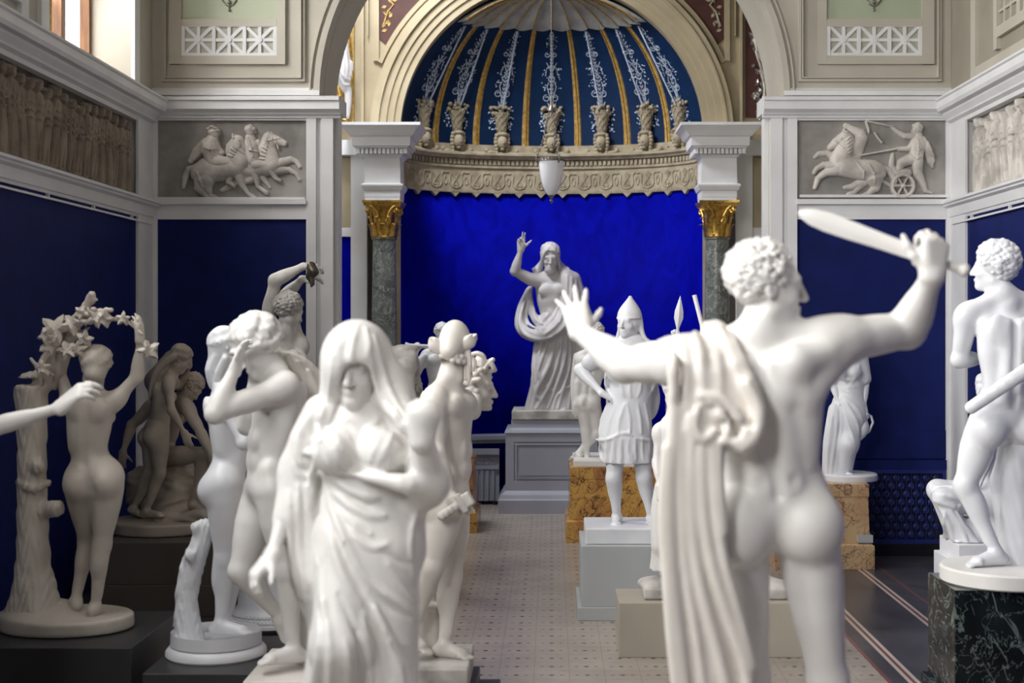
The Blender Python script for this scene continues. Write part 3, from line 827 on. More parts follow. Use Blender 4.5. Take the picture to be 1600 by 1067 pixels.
def column(cx, Y, label):
    z0c, z1c = bz(372, Y), bz(315, Y)           # capital
    root = thing('marble_column', label, 'column', (cx, Y, 0), 'columns flanking the apse')
    c = (cx, Y, 0)
    rb, rt = .132, .112
    MB().box(cx - .21, cx + .21, Y - .21, Y + .21, 0, .32).box(cx - .23, cx + .23, Y - .23, Y + .23, 0, .08).lathe([(.20, .32), (.21, .345), (.20, .37), (.165, .38), (.158, .41), (.165, .43), (.18, .445), (.165, .465), (.14, .47)], c).build('column_base', M['paint'], root, smooth='auto')
    MB().lathe([(rb + .008, .47)] + [(rb + (rt - rb) * (q ** 1.5), .48 + (z0c - .02 - .48) * q) for q in np.linspace(0, 1, 14)] + [(rt, z0c - .02), (rt + .012, z0c - .012), (rt + .012, z0c)], c, 48).build('shaft', M['column'], root, smooth='auto')
    h = z1c - z0c
    cp_ = MB()
    cp_.lathe([(rt + .004, z0c - .004), (rt + .014, z0c + .006), (rt + .004, z0c + .016), (rt - .008, z0c + .03), (rt - .010, z0c + h * .5), (rt + .0, z0c + h * .75), (rt + .03, z0c + h * .86)], c, 32)
    for k in range(8): acanthus(cp_, c, k * math.pi / 4, rt + .010, z0c + .012, h * .42, .040, .045)
    for k in range(8): acanthus(cp_, c, (k + .5) * math.pi / 4, rt + .002, z0c + .03, h * .60, .034, .055)
    # volutes at the four corners
    for k in range(4):
        a = math.pi / 4 + k * math.pi / 2; ca, sa = math.cos(a), math.sin(a)
        for q in (-1, 1):
            pts = []; rad = []
            for t_ in np.linspace(0, 1, 10):
                aa = a + q * .55 * (1 - t_)
                d = rt + .02 + .085 * t_ ** 1.4; z = z0c + h * (.42 + .44 * math.sin(t_ * math.pi * .55))
                pts.append((cx + math.cos(aa) * d, Y + math.sin(aa) * d, z)); rad.append(.011)
            cp_.tube(pts, rad, 6)
        ctr = np.array([cx + ca * (rt + .085), Y + sa * (rt + .085), z0c + h * .74])
        ux = np.array([ca, sa, 0]); tn = np.array([-sa, ca, 0])
        for side in (-1, 1):
            pts = [ctr + tn * side * .012 + ux * (.036 * (1 - t_ / 14)) * math.cos(t_ * .75 + 1) + np.array([0, 0, .036 * (1 - t_ / 14) * math.sin(t_ * .75 + 1)]) for t_ in range(13)]
            cp_.tube(pts, .011, 6)
    o_cap = cp_.build('capital', M['gold'], root, smooth='auto')
    # abacus with curved sides and the rosettes
    ab = MB(); rs = []
    for z, g in ((z1c - h * .15, -.008), (z1c - h * .08, 0), (z1c - h * .06, .008), (z1c, .010)):
        ring = []
        for k in range(4):
            for t_ in np.linspace(-1, 1, 9)[:-1]:
                s_ = .185 + g; bow = .035 * (1 - t_ * t_)
                p = np.array([s_ * t_, -(s_ - bow)])
                a = k * math.pi / 2
                ring.append((cx + p[0] * math.cos(a) - p[1] * math.sin(a), Y + p[0] * math.sin(a) + p[1] * math.cos(a), z))
        rs.append(ring)
    ab.rings(rs).build('abacus', M['gold'], o_cap)
    return root, z1c

def impost_block(cx, Y, z, sgn, label):
    """white entablature block over a capital"""
    root = thing('entablature_block', label, 'entablature', (cx, Y, z), 'entablature blocks over the columns')
    w_ = .175; zt = ZSP + .03
    b = MB()
    H = zt - z
    prof = [(0, w_ - .005), (.02, w_ - .005), (.04, w_ - .002), (.09, w_ - .002), (.10, w_ + .012), (.14, w_ + .03), (.155, w_ + .03), (.165, w_), (H * .56, w_ - .004), (H * .58, w_ + .014), (H * .60, w_ + .02)]
    rs = [[(cx + sx * d, (Y + (-d if sy < 0 else .2)), z + u_) for sx, sy in ((-1, -1), (1, -1), (1, 1), (-1, 1))] for u_, d in prof]
    b.rings(rs).build('architrave', M['paint'], root)
    d_ = MB(); zz = z + H * .60
    d_.box(cx - w_ - .03, cx + w_ + .03, Y - w_ - .03, Y + .2, zz, zz + .06)
    x = cx - w_ - .065
    while x < cx + w_ + .05:
        d_.box(x, x + .030, Y - w_ - .075, Y - w_ - .03, zz + .006, zz + .056); x += .0415
    for sg in (-1, 1):
        y = Y - w_ - .06
        while y < Y + .18:
            d_.box(cx + sg * (w_ + .03), cx + sg * (w_ + .075), y, y + .03, zz + .006, zz + .056); y += .0415
    d_.build('dentils', M['paint'], root)
    zz += .06
    hh = zt - zz
    prof = [(0, w_ + .08), (.015, w_ + .085), (.02, w_ + .105), (hh * .45, w_ + .11), (hh * .5, w_ + .13), (hh * .7, w_ + .165), (hh * .86, w_ + .205), (hh * .88, w_ + .215), (hh, w_ + .215)]
    rs = [[(cx + sx * d, (Y + (-d if sy < 0 else .25)), zz + u_) for sx, sy in ((-1, -1), (1, -1), (1, 1), (-1, 1))] for u_, d in prof]
    MB().rings(rs).build('cornice', M['paint'], root)
YC = 14.02
for sg, lb in ((-1, 'left'), (1, 'right')):
    cx = bx(600.5, YC) if sg < 0 else bx(1120.5, YC)
    r_, z1c = column(cx, YC, f'grey veined marble column with gilt capital on the {lb} of the apse')
    impost_block(cx, YC, z1c, sg, f'white dentilled entablature block on the {lb} gilt capital')

# ------------------------------------------------------------------ hanging lamp
LY = 13.0; LX = bx(861.5, LY)
lz = lambda py: bz(py, LY)
lamp = thing('hanging_lamp', 'white bell-shaped glass lamp hanging on chains in front of the apse', 'lamp', (LX, LY, lz(318)))
zt, zb = lz(252), lz(305); R_ = .115
MB().lathe([(.006, zb - .004), (.030, zb), (.055, zb + .03), (.082, zb + .09), (.100, zb + .17), (.112, zb + .26), (R_, zt)], (LX, LY, 0), 40).build('glass_shade', M['opal'], lamp, smooth='auto')
bd = MB().lathe([(R_ + .002, zt - .004), (R_ + .010, zt), (R_ + .006, zt + .008), (R_ + .006, zt + .026), (R_ + .012, zt + .032), (R_ - .01, zt + .034), (R_ - .01, zt)], (LX, LY, 0), 40)
for k in range(26):
    a = k * 2 * math.pi / 26; bd.ball((LX + (R_ + .008) * math.cos(a), LY + (R_ + .008) * math.sin(a), zt + .016), .008, 6, 5)
for k in range(3):
    a = -math.pi / 2 + .55 + k * 2 * math.pi / 3
    bd.tube([(LX + (R_ + .004) * math.cos(a), LY + (R_ + .004) * math.sin(a), zt - .02), (LX + (R_ + .022) * math.cos(a), LY + (R_ + .022) * math.sin(a), zt), (LX + (R_ + .018) * math.cos(a), LY + (R_ + .018) * math.sin(a), zt + .06)], .009, 6)
bd.build('rim_band', M['pewter'], lamp, smooth='auto')
MB().lathe([(.004, -.075), (.012, -.065), (.016, -.05), (.008, -.035), (.014, -.025), (.030, -.008), (.034, .0), (.02, .004)], (LX, LY, zb), 16).build('finial', M['pewter'], lamp, smooth='auto')
zc_ = lz(172)
MB().lathe([(.012, -.05), (.034, -.04), (.030, -.02), (.014, .0), (.010, .04), (.016, .06), (.006, .09)], (LX, LY, zc_ + .03), 16).build('canopy_cap', M['pewter'], lamp, smooth='auto')
for k in range(3):
    a = -math.pi / 2 + .55 + k * 2 * math.pi / 3
    ch = MB()
    p0 = np.array([LX + (R_ + .018) * math.cos(a), LY + (R_ + .018) * math.sin(a), zt + .05]); p1 = np.array([LX + .02 * math.cos(a), LY + .02 * math.sin(a), zc_ - .01])
    n = 20
    for i in range(n):
        q = (i + .5) / n; c_ = p0 + (p1 - p0) * q + np.array([math.cos(a), math.sin(a), 0]) * (-.03 * math.sin(math.pi * q) * (1 - q))
        d = norm(p1 - p0); s_ = np.cross(d, (math.cos(a), math.sin(a), 0)) if i % 2 else np.array([math.cos(a), math.sin(a), 0])
        s_ = norm(s_)
        ch.tube([c_ + d * .016 * math.cos(t_) + s_ * .008 * math.sin(t_) for t_ in np.linspace(0, 2 * math.pi, 8, endpoint=False)], .0032, 4, loop=True)
    ch.build('chain', M['pewter'], lamp, smooth=True)
MB().tube([(LX, LY, zc_ + .1), (LX, LY, 6.72)], .004, 6).build('suspension_rod', M['pewter'], lamp)

# ------------------------------------------------------------------ pedestals and plinths
def slab_box(mb, x0, x1, y0, y1, z0, z1): return mb.box(x0, x1, y0, y1, z0, z1)

def framed_pedestal():
    Y0 = 14.17; cx = 0.0
    s_ = Y0 / F
    root = thing('grey_pedestal', 'tall blue-grey panelled pedestal under the central robed statue in the apse', 'pedestal', (cx, Y0 + .45, 0))
    zz = lambda py: EYE + (VY - py) * s_
    xb, xm, xt = 84 * s_, 72.5 * s_, 63.5 * s_
    yb = Y0 + .95
    b = MB()
    prof = [(0, xb), (zz(782), xb), (zz(780), xb - .015), (zz(774), xb - .03), (zz(770), xm + .01), (zz(768), xm)]
    ring = lambda z, d: [(cx - d, Y0 + (xb - d), z), (cx + d, Y0 + (xb - d), z), (cx + d, yb - (xb - d), z), (cx - d, yb - (xb - d), z)]
    b.rings([ring(z, d) for z, d in prof]).build('base_moulding', M['ped_grey'], root)
    yf = Y0 + (xb - xm)
    die = MB()
    z0, z1 = zz(768), zz(679)
    die.box(cx - xm, cx + xm, yf + .02, yb - .08, z0, z1)
    pw = .085
    die.box(cx - xm, cx - xm + pw, yf, yf + .03, z0, z1).box(cx + xm - pw, cx + xm, yf, yf + .03, z0, z1).box(cx - xm, cx + xm, yf, yf + .03, z0, z0 + .10).box(cx - xm, cx + xm, yf, yf + .03, z1 - .08, z1)
    die_ob = die.build('die', M['ped_grey'], root)
    pn = MB()
    x0, x1, za, zb_ = cx - xm + pw, cx + xm - pw, z0 + .10, z1 - .08
    pn.sweep([(0, 0), (.02, .01), (.028, .028), (0, .03)], x0, x1, lambda x, u_, w_: (x, yf + .02 - u_ * .6, za + w_))
    pn.sweep([(0, 0), (.02, .01), (.028, .028), (0, .03)], x0, x1, lambda x, u_, w_: (x, yf + .02 - u_ * .6, zb_ - w_))
    for xx, sg in ((x0, 1), (x1, -1)):
        pn.sweep([(0, 0), (.02, .01), (.028, .028), (0, .03)], za, zb_, lambda z, u_, w_, xx=xx, sg=sg: (xx + sg * w_, yf + .02 - u_ * .6, z))
    pn.box(x0 + .05, x1 - .05, yf + .012, yf + .03, za + .05, zb_ - .05)
    pn.build('panel', M['ped_grey'], die_ob)
    top = MB()
    prof = [(z1, xm), (zz(677), xm + .012), (zz(673), xm), (zz(672), xt + .02), (zz(670), xt + .004), (zz(658), xt), (zz(657), xt - .004)]
    top.rings([ring(z, d) for z, d in prof]).build('top_moulding', M['ped_grey'], root)
    return zz(657)
ZPED = framed_pedestal()

def ochre_pedestal(px0, px1, py_bot, py_top, mat, name, label, top_py=None, depth=None, cap=True, group=None):
    Y = EYE * F / (py_bot - VY); s_ = Y / F
    x0, x1 = (px0 - VX) * s_, (px1 - VX) * s_
    zt = EYE + (VY - py_top) * s_
    d = depth or (x1 - x0)
    root = thing(name, label, 'pedestal', ((x0 + x1) / 2, Y + d / 2, 0), group)
    hp = (py_bot - py_top)
    zb1 = .30 * zt
    MB().box(x0, x1, Y, Y + d, 0, zb1 - .015).taper(x0, x1, Y, Y + d, zb1 - .015, zb1, .022).build('base_block', mat, root, bevel=.004)
    g = .03
    MB().taper(x0 + g, x1 - g, Y + g, Y + d - g, zb1, zt - .10, .012).build('shaft_block', mat, root, bevel=.003)
    MB().box(x0 + g + .006, x1 - g - .006, Y + g + .006, Y + d - g - .006, zt - .10, zt).build('top_block', mat, root, bevel=.003)
    return Y, zt, x0, x1, d
YO, ZO, XO0, XO1, DO = ochre_pedestal(884, 1056, 848, 731, M['ochre'], 'marble_pedestal', 'yellow veined marble pedestal right of the central pedestal, under the small nude youth')
YL, ZL_, XL0, XL1, DL = ochre_pedestal(606, 745, 833, 722, M['ochre'], 'marble_pedestal', depth=.74, label= 'yellow veined marble pedestal mostly hidden on the left, under the flute-playing figure')
YP, ZP_, XP0, XP1, DP = ochre_pedestal(1210, 1367, 890, 757, M['ochre_pale'], 'pink_pedestal', 'pale pink and yellow marble pedestal under the draped woman with a jug at the right', depth=.62)
# repair patch of pale stone on the corner of the pink pedestal
o = MB().box(XP1 - .128, XP1 - .012, YP + .010, YP + .2, .205, .262).build('stone_patch', M['plinth_grey'], bpy.data.objects['pink_pedestal'])

def plinth(name, label, mat, x0, x1, y0, y1, z1, skirt=0, bevel=.004):
    root = thing(name, label, 'plinth', ((x0 + x1) / 2, (y0 + y1) / 2, 0))
    if skirt:
        MB().box(x0 - .022, x1 + .022, y0 - .022, y1 + .022, 0, skirt).build('skirting', mat, root, bevel=.004)
    MB().box(x0, x1, y0, y1, skirt, z1).build('body', mat, root, bevel=bevel)
    return root
s9 = 9.08 / F
plinth('display_plinth', 'light grey painted plinth with skirting under the helmeted warrior', M['plinth_grey'], (908 - VX) * s9, (1068 - VX) * s9, 9.10, 9.78, .474, .085)
s8 = 8.08 / F
plinth('display_plinth', 'low taupe plinth on the pale floor behind the sword-raising man', M['plinth_taupe'], (967 - VX) * s8, (1255 - VX) * s8, 8.08, 8.52, .311)
plinth('display_plinth', 'charcoal plinth at the far left under the woman reaching for vines', M['plinth_dark'], -3.05, (205 - VX) / F * 6.6, 6.6, 7.45, .394)
plinth('display_plinth', 'charcoal plinth under the standing woman seen from behind with round base', M['plinth_dark'], (222 - VX) / F * 6.42, -1.12, 6.42, 7.2, .318)
s92 = 9.24 / F
g_ = plinth('display_plinth', 'brown-grey plinth in the back left under the girl and seated man group', M['plinth_brown'], (160 - VX) * s92, (392 - VX) * s92, 9.24, 10.25, .474, .20)

# green marble pedestal at right
Yg = 6.85
root = thing('green_pedestal', 'dark green veined marble pedestal at the right under the curly-haired man', 'pedestal', (2.3, 7.1, 0))
xg = (1492 - VX) / F * Yg
MB().box(xg, xg + 1.05, Yg, Yg + .49, 0.10, .614).build('body', M['verde'], root, bevel=.003)
MB().box(xg - .03, xg + 1.08, Yg - .03, Yg + .52, 0, .10).build('foot_block', M['verde'], root, bevel=.003)

# stone block under the seated figure (right, behind the green pedestal)
Ys = 8.3
root = thing('stone_block', 'stepped pale stone block under the seated draped figure behind the green pedestal', 'pedestal', (2.6, 8.6, 0))
MB().box((1461 - VX) / F * 8.75, 3.2, Ys, 8.78, 0, bz(879, Ys)).build('lower_step', M['marble_cool'], root, bevel=.005)
MB().box((1470 - VX) / F * 8.72, 3.15, Ys + .04, 8.75, bz(879, Ys), bz(853, Ys)).build('upper_step', M['marble_cool'], root, bevel=.005)

# radiators in the apse
def radiator(x0, x1, label):
    Y = 14.88
    zz = lambda py: bz(py, Y)
    root = thing('radiator', label, 'radiator', ((x0 + x1) / 2, Y, zz(783)), 'radiators in the apse')
    MB().box(x0, x1, Y + .02, Y + .10, zz(783), zz(706)).build('back_panel', M['ped_grey'], root)
    MB().box(x0, x1, Y - .02, Y + .10, zz(710), zz(702)).box(x0, x1, Y - .008, Y + .04, zz(733), zz(728)).build('cover', M['ped_grey'], root)
    f_ = MB(); x = x0 + .02
    while x < x1 - .02:
        f_.rings([[(x + r * math.cos(a), Y + .01 + .022 * math.sin(a), z) for a in np.linspace(0, 2 * math.pi, 10, endpoint=False)] for z, r in ((zz(782), .014), (zz(780), .019), (zz(738), .019), (zz(735), .010))]); x += .058
    f_.build('ribs', M['ped_grey'], root, smooth='auto')
    o_ = MB(); x = x0 + .03; zc = zz(719.5); h_ = .033
    k = 0
    while x < x1 - .03:
        o_.tube([(x + .045 * math.cos(a), Y + .015, zc + h_ * math.sin(a)) for a in np.linspace(0, 2 * math.pi, 14, endpoint=False)], .007, 5, loop=True)
        o_.ball((x + .0225, Y + .012, zc), .011, 6, 5); x += .066
    o_.box(x0, x1, Y + .008, Y + .02, zc - .055, zc - .046).box(x0, x1, Y + .008, Y + .02, zc + .046, zc + .055)
    o_.build('guilloche_band', M['ped_grey'], root, smooth='auto')
    for a in (x0 + .03, x1 - .07): MB().box(a, a + .04, Y, Y + .08, 0, zz(783)).build('foot', M['black'], root)
radiator(-.98, -.55, 'grey ribbed radiator low on the apse wall left of the central pedestal')
radiator(.55, .98, 'grey ribbed radiator low on the apse wall right of the central pedestal')
# ------------------------------------------------------------------ carved relief panels
def hf(shapes, u0, u1, w0, w1, res):
    """height map of rounded strokes: shape = (list of (u,w,r), bulge)"""
    U, Wd = np.meshgrid(np.arange(u0, u1 + res, res), np.arange(w0, w1 + res, res))
    H = np.zeros_like(U)
    for pts, bulge, lift, *det in sorted(shapes, key=lambda q: len(q)):
        for (a, b, r), (c, d, q) in zip(pts[:-1], pts[1:]):
            L2 = max((c - a) ** 2 + (d - b) ** 2, 1e-9)
            t = np.clip(((U - a) * (c - a) + (Wd - b) * (d - b)) / L2, 0, 1)
            rr = r + (q - r) * t
            dist = np.hypot(U - a - t * (c - a), Wd - b - t * (d - b))
            h = np.sqrt(np.maximum(rr * rr - dist * dist, 0)) * bulge
            if det:                       # fine detail rides on top of the form below it
                H = np.where(h > 0, np.where(H > 0, H + h * .7, h + lift), H); continue
            h = np.where(h > 0, h + lift, 0)
            k = .0035
            e = np.maximum(k - np.abs(H - h), 0) / k
            H = np.where((H > 0) & (h > 0), np.maximum(H, h) + e * e * k * .25, np.maximum(H, h))
    return U, Wd, H

def hf_mesh(name, shapes, to3, res, mat, parent, tex=None):
    allp = np.array([p for s_ in shapes for p in s_[0]])
    m = allp[:, 2].max() + res * 2
    U, Wd, H = hf(shapes, (allp[:, 0]).min() - m, (allp[:, 0]).max() + m, (allp[:, 1]).min() - m, (allp[:, 1]).max() + m, res)
    if tex is not None: H = np.where(H > 0, np.maximum(H + tex(U, Wd), .002), 0)
    n, k = U.shape
    act = H > 0
    cell = act[:-1, :-1] | act[1:, :-1] | act[:-1, 1:] | act[1:, 1:]
    I = np.argwhere(cell)
    ids = np.arange(n * k).reshape(n, k)
    Q = np.stack([ids[I[:, 0], I[:, 1]], ids[I[:, 0], I[:, 1] + 1], ids[I[:, 0] + 1, I[:, 1] + 1], ids[I[:, 0] + 1, I[:, 1]]], 1)
    used, inv = np.unique(Q, return_inverse=True)
    Q = inv.reshape(Q.shape)
    P3 = to3(U.ravel()[used], Wd.ravel()[used], H.ravel()[used])
    off = np.zeros(3); q_ = parent
    while q_ is not None: off = off + np.array(q_.location); q_ = q_.parent
    P3 = P3 - off
    me = bpy.data.meshes.new(name); me.from_pydata(P3.tolist(), [], Q.tolist())
    me.shade_smooth(); me.materials.append(mat)
    return link(bpy.data.objects.new(name, me), parent)

def hf_relief(spec, sx, sy, sc, ox, oy, root):
    """spec in zoom pixels -> panel on the back wall"""
    Yp = YB - .005
    k = Yp / F
    for name, strokes in spec:
        sh = []
        base_lift = dict(far_horse=.004, far_rider=.014, near_horse=.018, near_rider=.030, cloak=.018, charioteer=.014, reins=.03, chariot=.012, wheel=.022)[name]
        for st in strokes:
            bulge = st[1] if len(st) > 1 else .75; lift = base_lift + (st[2] if len(st) > 2 else 0)
            pts = [((ox + a * sc - VX) * k, EYE + (VY - (oy + b * sc)) * k, r * sc * k) for a, b, r in st[0]]
            fine = max(q[2] for q in st[0]) <= 9 and bulge >= 1.2 and name not in ('reins', 'wheel', 'chariot')
            sh.append((pts, bulge, lift) + ((1,) if fine else ()))
        hf_mesh(name, sh, lambda u, w, h: np.stack([u, np.full_like(u, Yp) - h, w], 1), .0034, M['marble_relief'], root)

def slab(root, x0, x1, z0, z1):
    MB().box(x0, x1, YB - .006, YB - .001, z0, z1).build('slab', M['slab_relief'], root)
    MB().box(x0, x1, YB - .05, YB - .005, z0 - .0, z0 + .022).build('ledge', M['paint'], root)

z0, z1 = bz(313), bz(189)
R1 = thing('horse_relief', 'carved marble relief of two riders on leaping horses on the left back wall', 'relief', (bx(361), YB, z0))
slab(R1, bx(245), bx(477.5), z0, z1)
hf_relief([
 ('far_horse', [([(1206, 735, 6), (1226, 740, 5)], 1.5, .016), ([(1212, 718, 6), (1230, 725, 5)], 1.5, .016), ([(1218, 701, 6), (1234, 710, 5)], 1.5, .016), ([(1224, 684, 6), (1238, 695, 5)], 1.5, .016), ([(1230, 667, 6), (1242, 680, 5)], 1.5, .016), ([(1236, 650, 6), (1246, 665, 5)], 1.5, .016), ([(1262, 640, 4), (1266, 644, 4)], 1.6, .02), ([(1240, 655, 4), (1300, 640, 3)], 1.2, .016), ([(1275, 640, 4), (1290, 690, 4)], 1.2, .016),
   ([(1130, 790, 46), (1255, 760, 50)], .55), ([(1250, 740, 46), (1235, 690, 40), (1243, 655, 34)], .6), ([(1245, 640, 29), (1285, 652, 22), (1316, 665, 15)], .7), ([(1240, 625, 10), (1243, 610, 5)],), ([(1262, 625, 9), (1256, 612, 4)],),
   ([(1285, 760, 26), (1345, 738, 15), (1372, 748, 11), (1388, 772, 10)],), ([(1280, 790, 25), (1340, 788, 14), (1372, 806, 10), (1386, 832, 10)],), ([(1160, 830, 22), (1080, 850, 13), (1030, 882, 11)],), ([(1215, 820, 15), (1240, 855, 9), (1250, 868, 7)],), ([(1222, 650, 8), (1212, 690, 9), (1215, 730, 8)], .9)]),
 ('far_rider', [([(1178, 604, 6), (1183, 612, 5)], 1.2), ([(1150, 640, 6), (1172, 690, 6), (1178, 730, 5)], 1.4, .016), ([(1140, 660, 5), (1165, 700, 6), (1195, 705, 5)], 1.4, .014),
([(1160, 640, 24), (1165, 680, 34), (1172, 745, 34)], .7), ([(1156, 602, 24), (1160, 614, 21)], .95), ([(1146, 594, 13), (1162, 588, 13), (1178, 598, 10)], 1.2), ([(1150, 668, 15), (1155, 710, 12), (1195, 690, 10)],), ([(1185, 765, 30), (1235, 765, 24), (1262, 800, 16), (1280, 828, 11), (1298, 838, 8)], .9), ([(1195, 660, 14), (1208, 690, 10)],)]),
 ('near_horse', [([(1066, 722, 6), (1086, 730, 5)], 1.5, .018), ([(1075, 709, 6), (1093, 719, 5)], 1.5, .018), ([(1084, 696, 6), (1100, 708, 5)], 1.5, .018), ([(1093, 683, 6), (1107, 697, 5)], 1.5, .018), ([(1102, 670, 6), (1114, 686, 5)], 1.5, .018), ([(1111, 657, 6), (1121, 675, 5)], 1.5, .018), ([(1118, 676, 4), (1122, 682, 4)], 1.6, .02), ([(1100, 690, 4), (1140, 716, 4)], 1.2, .02), ([(1085, 640, 9), (1080, 622, 4)], 1.2, .01), ([(920, 800, 8), (935, 840, 9), (945, 870, 7)], 1.2, .014),
   ([(960, 790, 58), (1030, 790, 50), (1100, 775, 52)], .7), ([(945, 805, 60), (950, 820, 52)], .75), ([(1110, 755, 50), (1092, 700, 46), (1100, 672, 38)], .78), ([(1104, 660, 34), (1122, 690, 26), (1134, 725, 16)], .85), ([(1058, 720, 8), (1060, 675, 12), (1090, 645, 12), (1122, 645, 9)], 1.0), ([(1095, 640, 8), (1092, 624, 4)],),
   ([(1118, 790, 30), (1175, 800, 19), (1190, 830, 14), (1196, 865, 10), (1235, 892, 10)], .9), ([(1110, 815, 28), (1125, 860, 15), (1150, 895, 10), (1180, 918, 10)], .9), ([(940, 830, 44), (922, 872, 22), (950, 900, 12), (968, 918, 9)], .9), ([(955, 845, 36), (965, 880, 18), (975, 905, 10), (1005, 918, 9)], .8), ([(908, 775, 14), (875, 785, 15), (860, 820, 14), (852, 870, 7)], .9)]),
 ('near_rider', [([(1012, 612, 6), (1018, 622, 5)], 1.3), ([(1004, 640, 9), (1006, 646, 8)], 1.1), ([(965, 600, 6), (985, 590, 7), (1008, 596, 6)], 1.6, .012), ([(960, 690, 5), (985, 700, 6), (1010, 695, 5)], 1.4, .016), ([(985, 660, 6), (990, 700, 6), (992, 735, 5)], 1.3, .014),
([(985, 652, 28), (978, 690, 40), (990, 745, 38)], .85), ([(992, 615, 24), (996, 626, 20)], 1.1), ([(976, 608, 13), (990, 598, 15), (1012, 606, 11)], 1.35), ([(950, 670, 17), (948, 705, 14), (985, 714, 12), (1030, 712, 11)], 1.2), ([(1005, 665, 14), (1020, 690, 11), (1035, 708, 9)], 1.1), ([(1005, 750, 34), (1062, 758, 27), (1074, 800, 18), (1062, 845, 13), (1085, 862, 9)], 1.0)]),
 ('cloak', [([(955, 655, 16), (915, 700, 22), (885, 745, 14)], .7), ([(945, 690, 12), (905, 735, 12), (885, 750, 6)], 1.1)]),
], 1, 1, .3375, 0, 0, R1)
z0, z1 = bz(309), bz(184)
R2 = thing('chariot_relief', 'carved marble relief of a charioteer and two horses on the right back wall', 'relief', (bx(1366), YB, z0))
slab(R2, bx(1248), bx(1484), z0, z1)
hf_relief([
 ('far_horse', [([(805, 730, 38), (825, 680, 36), (845, 640, 30)], .55), ([(840, 620, 26), (805, 600, 20), (775, 582, 13)], .65), ([(860, 615, 8), (862, 660, 8), (835, 710, 8)], .9), ([(850, 612, 8), (856, 600, 4)],), ([(740, 735, 24), (690, 710, 15), (650, 712, 11), (632, 728, 9)],), ([(860, 840, 24), (800, 865, 14), (770, 868, 9)],), ([(850, 850, 20), (815, 890, 11), (785, 900, 8)],)]),
 ('near_horse', [([(806, 720, 6), (786, 728, 5)], 1.5, .02), ([(803, 703, 6), (783, 713, 5)], 1.5, .02), ([(800, 686, 6), (780, 698, 5)], 1.5, .02), ([(797, 669, 6), (777, 683, 5)], 1.5, .02), ([(794, 652, 6), (774, 668, 5)], 1.5, .02), ([(791, 635, 6), (771, 653, 5)], 1.5, .02), ([(745, 645, 4), (748, 648, 4)], 1.6, .02), ([(755, 690, 4), (715, 655, 4)], 1.2, .016), ([(820, 760, 5), (850, 800, 6), (850, 830, 5)], 1.2, .014), ([(875, 770, 6), (895, 810, 7), (900, 850, 6)], 1.2, .014),
   ([(760, 765, 54), (830, 785, 48), (895, 795, 54)], .75), ([(905, 800, 54), (900, 815, 48)], .8), ([(748, 740, 48), (765, 690, 40), (772, 650, 34)], .82), ([(766, 640, 30), (730, 662, 23), (702, 682, 14)], .9), ([(775, 612, 8), (800, 640, 11), (808, 690, 11), (795, 730, 8)], 1.1), ([(764, 612, 8), (768, 598, 4)],),
   ([(735, 785, 30), (680, 800, 18), (645, 825, 13), (630, 870, 9)], .95), ([(720, 770, 26), (670, 765, 15), (640, 780, 11), (626, 802, 9)], .95), ([(905, 830, 44), (912, 868, 22), (880, 895, 12), (850, 908, 9)], .95), ([(945, 775, 12), (975, 790, 15), (1000, 835, 14), (995, 865, 7)], .9)]),
 ('charioteer', [([(1088, 600, 5), (1083, 610, 5)], 1.2), ([(1085, 690, 5), (1105, 700, 6), (1122, 690, 5)], 1.4, .014), ([(1100, 650, 5), (1102, 690, 5), (1098, 740, 5)], 1.3, .014), ([(1085, 725, 7), (1100, 735, 8), (1125, 725, 7)], 1.3, .016),
([(1105, 630, 24), (1105, 670, 36), (1098, 735, 32)], .85), ([(1104, 598, 24), (1096, 610, 19)], 1.1), ([(1118, 590, 14), (1108, 578, 13), (1090, 582, 9)], 1.35), ([(1088, 632, 17), (1045, 630, 13), (1010, 610, 10), (985, 588, 9)], 1.0), ([(1092, 662, 16), (1065, 690, 13), (1015, 692, 10)], 1.1), ([(1080, 735, 28), (1030, 755, 22), (1015, 790, 14)], .9), ([(1102, 745, 30), (1105, 800, 23), (1130, 850, 15), (1142, 885, 10), (1170, 892, 7)], .9)]),
 ('cloak', [([(1130, 645, 14), (1155, 700, 18), (1165, 750, 16), (1172, 775, 6)], .7), ([(1150, 660, 8), (1172, 720, 9), (1180, 745, 5)], 1.2)]),
 ('reins', [([(1010, 690, 5), (930, 705, 4), (830, 722, 4)], 1), ([(985, 588, 4), (930, 575, 4), (865, 562, 4)], 1), ([(865, 562, 4), (875, 590, 4), (880, 615, 3)], 1), ([(905, 615, 3), (925, 645, 3), (940, 662, 3)], 1)]),
 ('chariot', [([(990, 715, 8), (985, 770, 14), (1000, 800, 20), (1060, 800, 20)], .7), ([(930, 830, 7), (980, 860, 8), (1035, 862, 9)], .9)]),
 ('wheel', [([(1035 + 50 * math.cos(a), 862 + 50 * math.sin(a), 8) for a in np.linspace(0, 2 * math.pi, 25)], 1.2, .012), ([(1035, 862, 12), (1036, 862, 12)], 1.4, .012)] + [([(1035, 862, 4), (1035 + 48 * math.cos(a), 862 + 48 * math.sin(a), 4)], 1.2, .012) for a in np.linspace(0, math.pi * 2, 7)[:-1]]),
], 1, 1, .3375, 1060, 0, R2)

